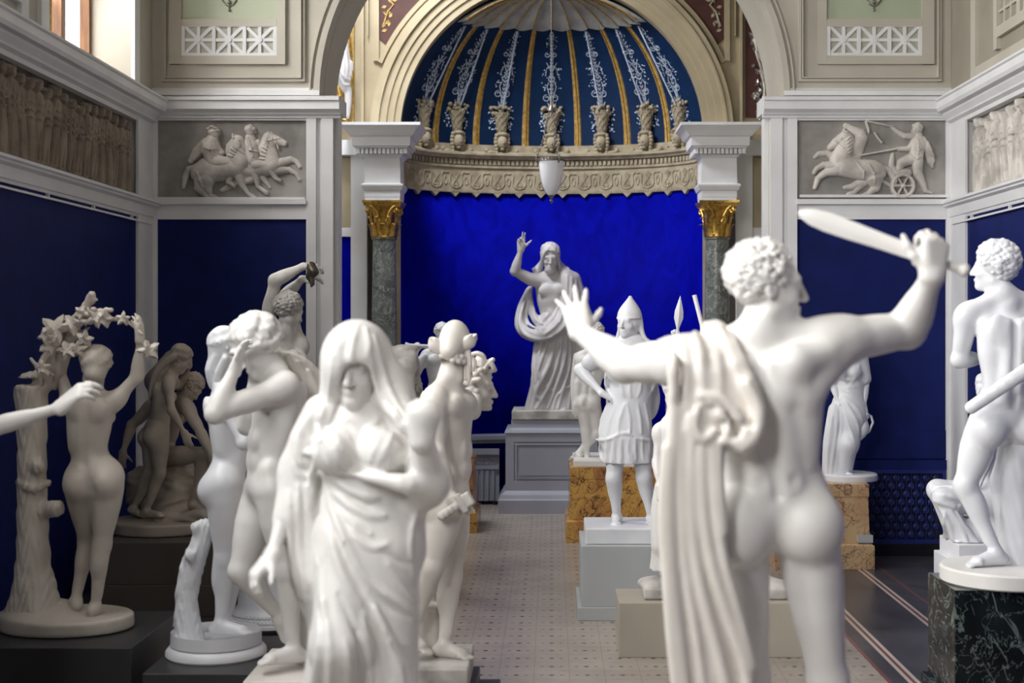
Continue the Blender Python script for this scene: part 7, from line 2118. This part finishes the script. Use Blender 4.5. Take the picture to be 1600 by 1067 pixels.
def nude_youth():
    Y0 = 12.75; p = PY(Y0); base = p(925, 722); base[2] = ZO
    root = statue('statue', 'small white marble nude youth seen from behind on the yellow pedestal', base)
    s = .73
    J = dict(hd=p(932, 521, 0), fd=(.3, .9, -.2), hup=(0, 0, 1), nk=p(926, 547, 0), cst=p(922, 575, 0), wst=p(921, 600, 0), pv=p(917, 622, 0), sL=p(907, 558, 0), eL=p(903, 598, -.03), wL=p(900, 632, -.05), sR=p(944, 558, 0), eR=p(952, 596, 0), wR=p(950, 630, 0),
             hL=p(911, 629, 0), kL=p(915, 673, -.02), aL=p(917, 711, .0), tL=p(914, 721, .12), hR=p(926, 629, 0), kR=p(934, 675, .02), aR=p(903, 708, -.02), tR=p(892, 719, .06))
    S = Carve(.008)
    body(S, J, 'm', s)
    at, A = head(S, J['hd'], J['fd'], J['hup'], s)
    hand(S, J['wL'], (-.1, 0, -1), (0, 1, 0), (1, 0, 0), s)
    S.mesh('body', M['marble'], root)
    H = Carve(.008); curls(H, at, A, s, 120, .013); H.mesh('hair', M['marble'], root, smooth=0)
    K = Carve(.009); K.curve([p(901, 556, .05), p(897, 600, .05), p(897, 640, .04)], (.03, .035, .02), .02); K.mesh('cloth', M['marble'], root)
    MB().box(XO0 + .07, XO1 - .07, YO + .07, YO + DO - .07, ZO, ZO + .055).build('slab_base', M['marble'], root, bevel=.006)
nude_youth()

def warrior():
    Y0 = 9.42; p = PY(Y0); base = p(985, 828); base[2] = .474
    root = statue('statue', 'white marble warrior in a pointed helmet and tunic holding a spear', base)
    s = .86
    J = dict(hd=p(982, 503, -.02), fd=(-.55, -.83, -.04), hup=(0, 0, 1), nk=p(985, 538, .0), cst=p(985, 572, 0), wst=p(984, 622, 0), pv=p(980, 664, 0),
             sR=p(950, 548, 0), eR=p(906, 578, .08), wR=p(940, 614, -.04), sL=p(1020, 548, 0), eL=p(1046, 596, .0), wL=p(1058, 540, -.10),
             hR=p(964, 676, 0), kR=p(959, 748, -.05), aR=p(964, 806, .02), tR=p(962, 829, -.16), hL=p(1000, 676, 0), kL=p(1006, 746, -.04), aL=p(1018, 808, .03), tL=p(1024, 829, -.14))
    S = Carve(.0072)
    body(S, J, 'm', s)
    at, A = head(S, J['hd'], J['fd'], J['hup'], s)
    hand(S, J['wR'], norm(np.array([.8, -.1, -.45])), norm(np.array([.3, .2, -1])), np.array([.2, -.3, .9]), s, curls_=(.5, .5, .5, .5))
    hand(S, J['wL'], norm(np.array([.1, -.1, 1])), norm(np.array([-1, .1, 0])), np.array([-.2, -1, .1]), s, curls_=(1, 1, 1, 1), tcurl=.9)
    S.mesh('body', M['marble_cool'], root)
    H = Carve(.0065)
    for q, xs in ((1, ((1001, 506), (1004, 520), (1010, 530), (1018, 537), (1023, 541))), (-1, ((968, 512), (966, 524), (962, 532), (960, 538)))):
        for k in range(4):
            H.curve([p(a - q * 1.5 * k, b + 2 * math.sin(i + k), -.03 + .03 * k) for i, (a, b) in enumerate(xs)], .0165, .007)
    H.ell(at(0, -.03, .0), (.080, .090, .09), A, .02)
    H.ell(at(.06, -.10, .02), (.03, .03, .05), A, .02)
    H.ell(at(0, .10, -.05), (.062, .075, .11), A, .015, '-')
    H.mesh('hair', M['marble_cool'], root)
    C = Carve(.006)
    C.limb(at(0, -.014, .0), at(0, -.035, .185), s * np.array([.098, .101, .098, .086, .066, .042, .018]), .01, A[0], 1.06)
    C.box(at(0, 0, -.09), (.3, .3, .105 * s + .005), A, .002, .006, '-')
    C.curve([at(.090 * math.cos(a), -.014 + .098 * math.sin(a), .030) for a in np.linspace(0, 2 * math.pi, 17)], .007, .006)
    C.mesh('helmet', M['marble_cool'], root)
    T = Carve(.0075)
    T.limb(p(985, 550, .0), p(985, 622, 0), np.array([.135, .150, .142, .134]), .04, (0, 1, 0), 1.25)
    for q in (-1, 1): T.ell(p(985 + q * 19, 582, -.07), (.08, .05, .07), None, .04)
    T.limb(p(984, 622, 0), p(978, 682, 0), np.array([.134, .158, .180]), .03, (0, 1, 0), 1.2)
    for e in 'RL': T.limb(J['s' + e], lerp(J['s' + e], J['e' + e], .62), (.070, .062), .03)
    T.column(p(980, 690, 0), p(0, 722)[2], p(0, 672)[2], (.175, .165, .15), .012, 1, .86, fold=lambda th, t: .010 * np.sin(th * 13 + 2 * np.sin(th * 3)) * (1 - t * .6))
    T.flush()
    hem = [(930 + 9 * k, 680 + 3.5 * math.sin(k * .9) + 1.2 * abs(k - 5)) for k in range(11)]
    T.fold(hem, .009, .010)
    for a, b in ((940, 936), (954, 950), (968, 966), (984, 984), (1000, 1002), (1012, 1015)):
        T.fold([(a + 8 if a < 984 else a - 4, 632), (a, 655), (b, 676)], .009, .02)
    for path in ([(960, 548), (975, 566), (984, 572), (996, 566), (1010, 550)], [(966, 560), (978, 580), (986, 585)], [(950, 560), (946, 600), (956, 620)], [(1018, 560), (1022, 600), (1012, 620)], [(985, 590), (984, 610), (986, 620)], [(970, 596), (972, 610), (976, 620)], [(1002, 594), (1000, 610), (996, 620)]):
        T.fold(path, .009, .014)
    for a in range(938, 1020, 11): T.fold([(a, 686), (a - 1, 702), (a + 1, 718)], .010, .012)
    T.mesh('tunic', M['marble_cool'], root)
    # spear
    sh = [p(1066, 826, -.14), p(1058, 524, -.14)]
    MB().tube([sh[0], sh[1]], .010, 8).build('spear_shaft', M['marble_cool'], root, smooth='auto')
    c0, c1 = p(1058, 526, -.14), p(1063, 462, -.14); d = norm(c1 - c0); r_ = np.cross(d, (0, -1, 0)); rs = []
    for t, w in ((0, .010), (.12, .015), (.16, .009), (.22, .010), (.45, .030), (.62, .028), (.85, .012), (1, .001)):
        c = lerp(c0, c1, t); th = max(.002, w * .45)
        rs.append([c + r_ * w, c + np.array([0, -th, 0]), c - r_ * w, c + np.array([0, th, 0])])
    MB().rings(rs).build('spear_point', M['marble_cool'], root, smooth='auto')
    # small shield slung behind the hip
    q = Carve(.007); q.ell(p(1014, 622, .10), (.075, .03, .15), None, .01); q.mesh('quiver', M['marble_cool'], root)
    x0, x1 = (915 - VX) / F * 9.16, (1040 - VX) / F * 9.16
    Sb = MB().box(x0, x1, 9.16, 9.70, .474, .474 + .105).build('slab_base', M['marble_cool'], root, bevel=.01)
warrior()

def draped_boy():
    Y0 = 8.3; p = PY(Y0); base = p(1110, 900); base[2] = .311
    root = statue('statue', 'marble draped figure with a staff, mostly hidden behind the sword-raising man', base)
    s = .66
    J = dict(hd=p(1052, 612, 0), fd=(.3, -.9, -.2), hup=(0, 0, 1), nk=p(1056, 652, 0), cst=p(1058, 690, 0), wst=p(1060, 730, 0), pv=p(1062, 765, 0), sR=p(1030, 672, 0), eR=p(1026, 722, -.03), wR=p(1030, 760, -.10), sL=p(1086, 668, 0), eL=p(1106, 720, 0), wL=p(1106, 690, -.1),
             hR=p(1050, 775, 0), kR=p(1046, 825, -.08), aR=p(1048, 875, 0), tR=p(1040, 892, -.12), hL=p(1076, 775, 0), kL=p(1080, 825, -.08), aL=p(1082, 875, 0), tL=p(1086, 892, -.12))
    S = Carve(.0075)
    body(S, J, 'f', s)
    at, A = head(S, J['hd'], J['fd'], J['hup'], s, 'f')
    hand(S, J['wR'], (.1, -.2, -1), (.3, 1, 0), (1, 0, 0), s); hand(S, J['wL'], (.1, 0, 1), (-1, 0, 0), (0, -1, 0), s, curls_=(1, 1, 1, 1))
    S.mesh('body', M['marble'], root)
    H = Carve(.007); locks(H, at, A, s * 1.06, 24, .012); H.mesh('hair', M['marble'], root)
    R = Carve(.008)
    R.limb(p(1058, 672, 0), p(1060, 760, 0), (.11, .10, .12), .04, (0, 1, 0), 1.2); R.column(p(1062, 0, 0), p(0, 890)[2], p(0, 755)[2], (.165, .14, .12), .02, 1, .9, fold=lambda th, t: .012 * np.sin(th * 9 + 2 * np.sin(2 * th)))
    R.curve([p(1034, 760, -.06), p(1030, 800, -.06), p(1034, 850, -.05)], (.04, .05, .06), .04)
    R.mesh('robe', M['marble'], root)
    MB().tube([p(1085, 461, -.02), p(1097, 508, -.04), p(1112, 700, -.1), p(1126, 890, -.1)], .013, 8).build('staff', M['marble'], root, smooth='auto')
    Bs = Carve(.009)
    x0, x1 = (1006 - VX) / F * 8.16, (1231 - VX) / F * 8.16
    Bs.box(((x0 + x1) / 2, 8.32, .345), ((x1 - x0) / 2, .165, .034), None, .008, .01)
    for k in range(9): Bs.ell((x0 + .06 + (x1 - x0 - .12) * k / 8, 8.30 + .05 * math.sin(k * 2), .385 + .012 * math.sin(k * 3)), (.09, .11, .035), None, .03)
    Bs.mesh('rock_base', M['marble_grey'], root)
draped_boy()
# ------------------------------------------------------------------ statues on the right side
def jug_woman():
    Y0 = 11.30; p = PY(Y0); base = p(1326, 752); base[2] = ZP_
    root = statue('statue', 'white marble woman in a long draped dress carrying a jug, on the pink pedestal', base)
    s = .74
    J = dict(hd=p(1322, 521, 0), fd=(.3, -.93, -.1), hup=(0, 0, 1), nk=p(1323, 549, 0), cst=p(1325, 575, 0), wst=p(1327, 605, 0), pv=p(1325, 635, 0), sR=p(1304, 560, 0), eR=p(1301, 600, .0), wR=p(1312, 632, -.08), sL=p(1344, 560, 0), eL=p(1352, 602, .0), wL=p(1350, 640, -.07),
             hR=p(1316, 642, 0), kR=p(1312, 692, -.05), aR=p(1306, 735, 0), tR=p(1302, 746, -.12), hL=p(1336, 642, 0), kL=p(1328, 692, -.08), aL=p(1318, 736, -.03), tL=p(1336, 747, -.16))
    S = Carve(.0085)
    body(S, J, 'f', s)
    at, A = head(S, J['hd'], J['fd'], J['hup'], s, 'f')
    hand(S, J['wL'], (.2, 0, -1), (0, 1, 0), (-1, -.5, 0), s, curls_=(.8, .8, .8, .8)); hand(S, J['wR'], (.5, -.2, -.7), (0, 1, 0), (1, 0, 0), s)
    S.mesh('body', M['marble_cool'], root)
    H = Carve(.008); locks(H, at, A, s * 1.08, 26, .013, lo=-.05); H.mesh('hair', M['marble_cool'], root)
    R = Carve(.008)
    R.limb(p(1324, 560, 0), p(1328, 606, 0), (.115, .115, .10), .04, (0, 1, 0), 1.2)
    for q in (1315, 1335): R.ell(p(q, 582, -.07), (.055, .05, .055), None, .03)
    R.limb(p(1328, 606, 0), p(1326, 650, 0), (.10, .135, .14), .04, (0, 1, 0), 1.15)
    R.limb(p(1326, 650, 0), p(1310, 738, .0), (.14, .125, .11, .105), .04, (0, 1, 0), 1.15)
    R.limb(p(1334, 645, -.03), p(1327, 694, -.10), (.09, .075), .05); R.limb(p(1327, 694, -.10), p(1316, 732, -.03), (.07, .055), .04)
    for e in 'RL': R.limb(J['s' + e], lerp(J['s' + e], J['e' + e], .75), (.064, .058), .03)
    R.curve([p(1304, 640, -.05), p(1298, 690, -.05), p(1296, 742, -.02)], (.05, .06, .06), .04)
    R.flush()
    for path, r in (([(1302, 612), (1320, 622), (1340, 640), (1348, 660)], .012), ([(1306, 606), (1326, 612), (1346, 624)], .012), ([(1310, 620), (1326, 636), (1338, 660)], .010), ([(1308, 618), (1308, 660), (1302, 710), (1298, 742)], .012), ([(1312, 622), (1316, 660), (1310, 700), (1306, 736)], .010), ([(1314, 622), (1326, 664), (1334, 690), (1328, 716)], .010), ([(1318, 622), (1338, 656), (1342, 680)], .010), ([(1300, 650), (1294, 700), (1292, 742)], .010),
                    ([(1310, 570), (1318, 590), (1324, 602)], .009), ([(1344, 568), (1336, 590), (1328, 602)], .009), ([(1308, 580), (1322, 594), (1344, 590)], .010), ([(1306, 604), (1326, 606), (1348, 602)], .010)):
        R.fold(path, r, .012)
    R.mesh('dress', M['marble_cool'], root)
    MB().lathe([(.22, ZP_), (.225, ZP_ + .01), (.225, ZP_ + .045), (.215, ZP_ + .055)], (base[0], base[1], 0), 40).build('round_base', M['marble_cool'], root, smooth='auto')
    a, b = p(1352, 650, -.06), p(1340, 690, -.06)
    jr = thing('jug', 'small marble jug with a loop handle hanging from the hand of the draped woman', 'jug', tuple(p(1348, 668, -.06)))
    d = norm(b - a); u = orth((0, 1, 0), d); v = np.cross(d, u); L = np.linalg.norm(b - a); rs = []
    for t, r in ((-.12, .034), (-.10, .036), (0, .024), (.12, .024), (.3, .05), (.5, .062), (.75, .046), (.95, .02), (1.05, .026), (1.1, .024)):
        rs.append([a + d * L * t + r * (math.cos(q) * u + math.sin(q) * v) for q in np.linspace(0, 2 * math.pi, 20, endpoint=False)])
    MB().rings(rs).build('jug_body', M['marble_cool'], jr, smooth='auto')
    MB().tube([p(1354, 648, -.06), p(1361, 650, -.06), p(1364, 660, -.06), p(1358, 674, -.06), p(1350, 680, -.06)], .010, 8).build('jug_handle', M['marble_cool'], jr, smooth=True)
jug_woman()

def curly_man():
    Y0 = 7.1; p = PY(Y0); base = p(1572, 890); base[2] = .614
    root = statue('statue', 'white marble curly-haired nude man seen from behind, standing on the green veined pedestal', base)
    s = .93
    J = dict(hd=p(1552, 418, .02), fd=(-.88, .46, .02), hup=(.05, -.05, 1), nk=p(1574, 468, .0), cst=p(1574, 535, .0), wst=p(1572, 602, .0), pv=p(1572, 650, .0),
             sL=p(1512, 490, .02), eL=p(1499, 562, .05), wL=p(1540, 560, .26), sR=p(1636, 486, .04), eR=p(1666, 560, .0), wR=p(1640, 630, -.14),
             hL=p(1538, 668, -.0), kL=p(1508, 758, .02), aL=p(1557, 862, -.02), tL=p(1508, 886, -.06), hR=p(1602, 664, .03), kR=p(1566, 752, .16), aR=p(1570, 850, .24), tR=p(1545, 876, .30))
    S = Carve(.007)
    body(S, J, 'm', s)
    at, A = head(S, J['hd'], J['fd'], J['hup'], s * 1.02)
    hand(S, J['wR'], (-.2, -.2, -1), (0, 1, 0), (-1, 0, 0), s); hand(S, J['wL'], (.6, .5, .4), (1, -.5, 0), (0, 0, 1), s)
    S.mesh('body', M['marble_cool'], root)
    H = Carve(.006); curls(H, at, A, s * 1.08, 190, .0150, seed=7, lo=-.05, front=.05, vol=.018, back=-.10); H.mesh('hair', M['marble_cool'], root, smooth=0)
    K = Carve(.007); K.curve([p(1517, 637, -.15), p(1560, 608, -.19), p(1600, 581, -.20), p(1655, 545, -.16)], (.032, .034, .036, .036), .01, flat=(.2, -.9, .35), f=1.5); K.mesh('scabbard', M['marble_cool'], root)
    T = Carve(.009)
    T.curve([p(1592, 890, .10), p(1590, 820, .10), p(1590, 760, .08), p(1592, 706, .05)], (.10, .085, .08, .075), .03)
    T.disp(lambda x, y, z: .002 * np.sin(z * 40 + 6 * np.sin(x * 30)))
    T.mesh('tree_stump', M['marble_cool'], root)
    MB().lathe([(.315, .615), (.322, .622), (.322, .682), (.312, .692)], (base[0], base[1], 0), 56).build('round_base', M['marble'], root, smooth='auto')
curly_man()

def seated_figure():
    Y0 = 8.5; p = PY(Y0); base = p(1500, 853); base[2] = bz(853, 8.3)
    root = statue('statue', 'pale marble seated draped figure with raised knee, behind the green pedestal at the right', base)
    s = .66
    J = dict(hd=p(1540, 606, .1), fd=(-.8, -.5, -.2), hup=(-.1, 0, 1), nk=p(1548, 645, .1), pv=p(1552, 775, .1), sR=p(1545, 660, .22), eR=p(1530, 710, .22), wR=p(1510, 740, .16), sL=p(1552, 662, -.02), eL=p(1545, 715, -.05), wL=p(1530, 760, -.06),
             hR=p(1550, 785, .16), kR=p(1466, 762, .14), aR=p(1502, 838, .14), tR=p(1478, 852, .10), hL=p(1552, 785, .02), kL=p(1476, 775, -.04), aL=p(1510, 840, -.05), tL=p(1488, 853, -.10))
    S = Carve(.008); body(S, J, 'f', s)
    at, A = head(S, J['hd'], J['fd'], J['hup'], s, 'f'); S.mesh('body', M['marble_cool'], root)
    H = Carve(.008); locks(H, at, A, s * 1.06, 24, .012); H.mesh('hair', M['marble_cool'], root)
    R = Carve(.0075)
    R.limb(p(1550, 660, .1), p(1552, 770, .1), (.12, .12, .15), .04)
    R.limb(p(1548, 780, .12), p(1464, 764, .10), (.10, .080, .060), .05); R.limb(p(1548, 785, .0), p(1472, 776, -.03), (.10, .076, .056), .05)
    R.limb(p(1466, 768, .08), p(1500, 840, .08), (.056, .075), .04); R.limb(p(1474, 780, -.03), p(1506, 846, -.03), (.052, .07), .04)
    R.limb(p(1520, 840, .02), p(1560, 840, .05), (.12, .14), .05)
    R.flush(); Carve.FOLD = 1.7
    for path, r in (([(1460, 760), (1490, 762), (1520, 770)], .009), ([(1456, 770), (1486, 776), (1510, 786)], .009), ([(1460, 782), (1490, 792), (1505, 800)], .010), ([(1470, 795), (1484, 820), (1490, 850)], .012), ([(1482, 795), (1500, 820), (1512, 850)], .012), ([(1494, 800), (1512, 830), (1532, 852)], .012), ([(1500, 790), (1520, 810), (1540, 840)], .010), ([(1476, 800), (1478, 830), (1470, 856)], .012)):
        R.fold(path, r, .012)
    R.mesh('robe', M['marble_cool'], root); Carve.FOLD = 1.25
    st = Carve(.011); st.box(p(1560, 820, .12), (.18, .17, .15), None, .03, .02); st.mesh('stone_seat', M['marble_cool'], root)
seated_figure()

# white and gilt wall figure glimpsed past the left arch impost
def ledge_figure():
    Y0 = 14.26; p = PY(Y0); base = p(538, 188, .05)
    root = thing('wall_figure', 'small white and gilt draped figure on the bay wall beside the left arch', 'relief', tuple(base))
    S = Carve(.009)
    S.curve([p(536, 62, .02), p(534, 90, .0), p(538, 118, -.0), p(540, 136, 0)], (.05, .085, .09, .06), .04)
    S.curve([p(546, 118, -.02), p(548, 100, -.0)], (.03, .03), .03)
    S.curve([p(544, 140, 0), p(544, 162, 0), p(542, 182, 0)], (.04, .035, .03), .02)
    S.flush()
    for path in ([(532, 76), (538, 100), (536, 120)], [(540, 80), (543, 104), (540, 126)], [(530, 108), (540, 122), (548, 126)], [(530, 118), (538, 132), (546, 132)]): S.fold(path, .012, .016)
    S.mesh('white_drapery', M['marble_ash'], root)
    G = Carve(.008)
    G.ell(p(549, 122, -.03), (.03, .02, .09), None, .01); G.limb(p(528, 136, .0), p(546, 136, 0), (.022, .022), .01)
    G.curve([p(531, 138, 0), p(533, 152, 0), p(531, 184, 0)], (.03, .026, .03), .02); G.curve([p(541, 44, .05), p(545, 70, .05), p(546, 100, .05)], (.03, .03, .02), .02)
    G.limb(p(528, 186, .0), p(540, 188, 0), (.024, .022), .02)
    G.mesh('gilt_ornament', M['gold'], root)
    MB().box(p(518, 0)[0], p(551, 0)[0], YA - .05, YA + .01, bz(192, YA), bz(30, YA)).build('back_panel', M['gold_paint'], root)
ledge_figure()

# hair, headgear and clothing belong to the figure that wears them; points and hilts to their weapon
def adopt(root, child, parent):
    kids = [o for o in root.children]
    base = lambda o: o.name.split('.')[0]
    par = [o for o in kids if base(o) == parent]
    if par:
        for o in kids:
            if base(o) in child and o is not par[0]: o.parent = par[0]
for root in [o for o in COL.objects if o.parent is None and o.name.split('.')[0] == 'statue']:
    adopt(root, ('wing', 'lappet'), 'cap')
    adopt(root, ('spear_point',), 'spear_shaft')
    adopt(root, ('sword_hilt',), 'sword_blade')
    adopt(root, ('hair', 'robe', 'veil', 'tunic', 'helmet', 'cap', 'dress', 'sleeve'), 'body')
for root in [o for o in COL.objects if o.name.split('.')[0] == 'statue_group']:
    adopt(root, ('hair',), 'girl'); adopt(root, ('curly_hair',), 'seated_man')
for root in [o for o in COL.objects if o.name.split('.')[0] == 'hanging_lamp']:
    adopt(root, ('finial',), 'glass_shade')
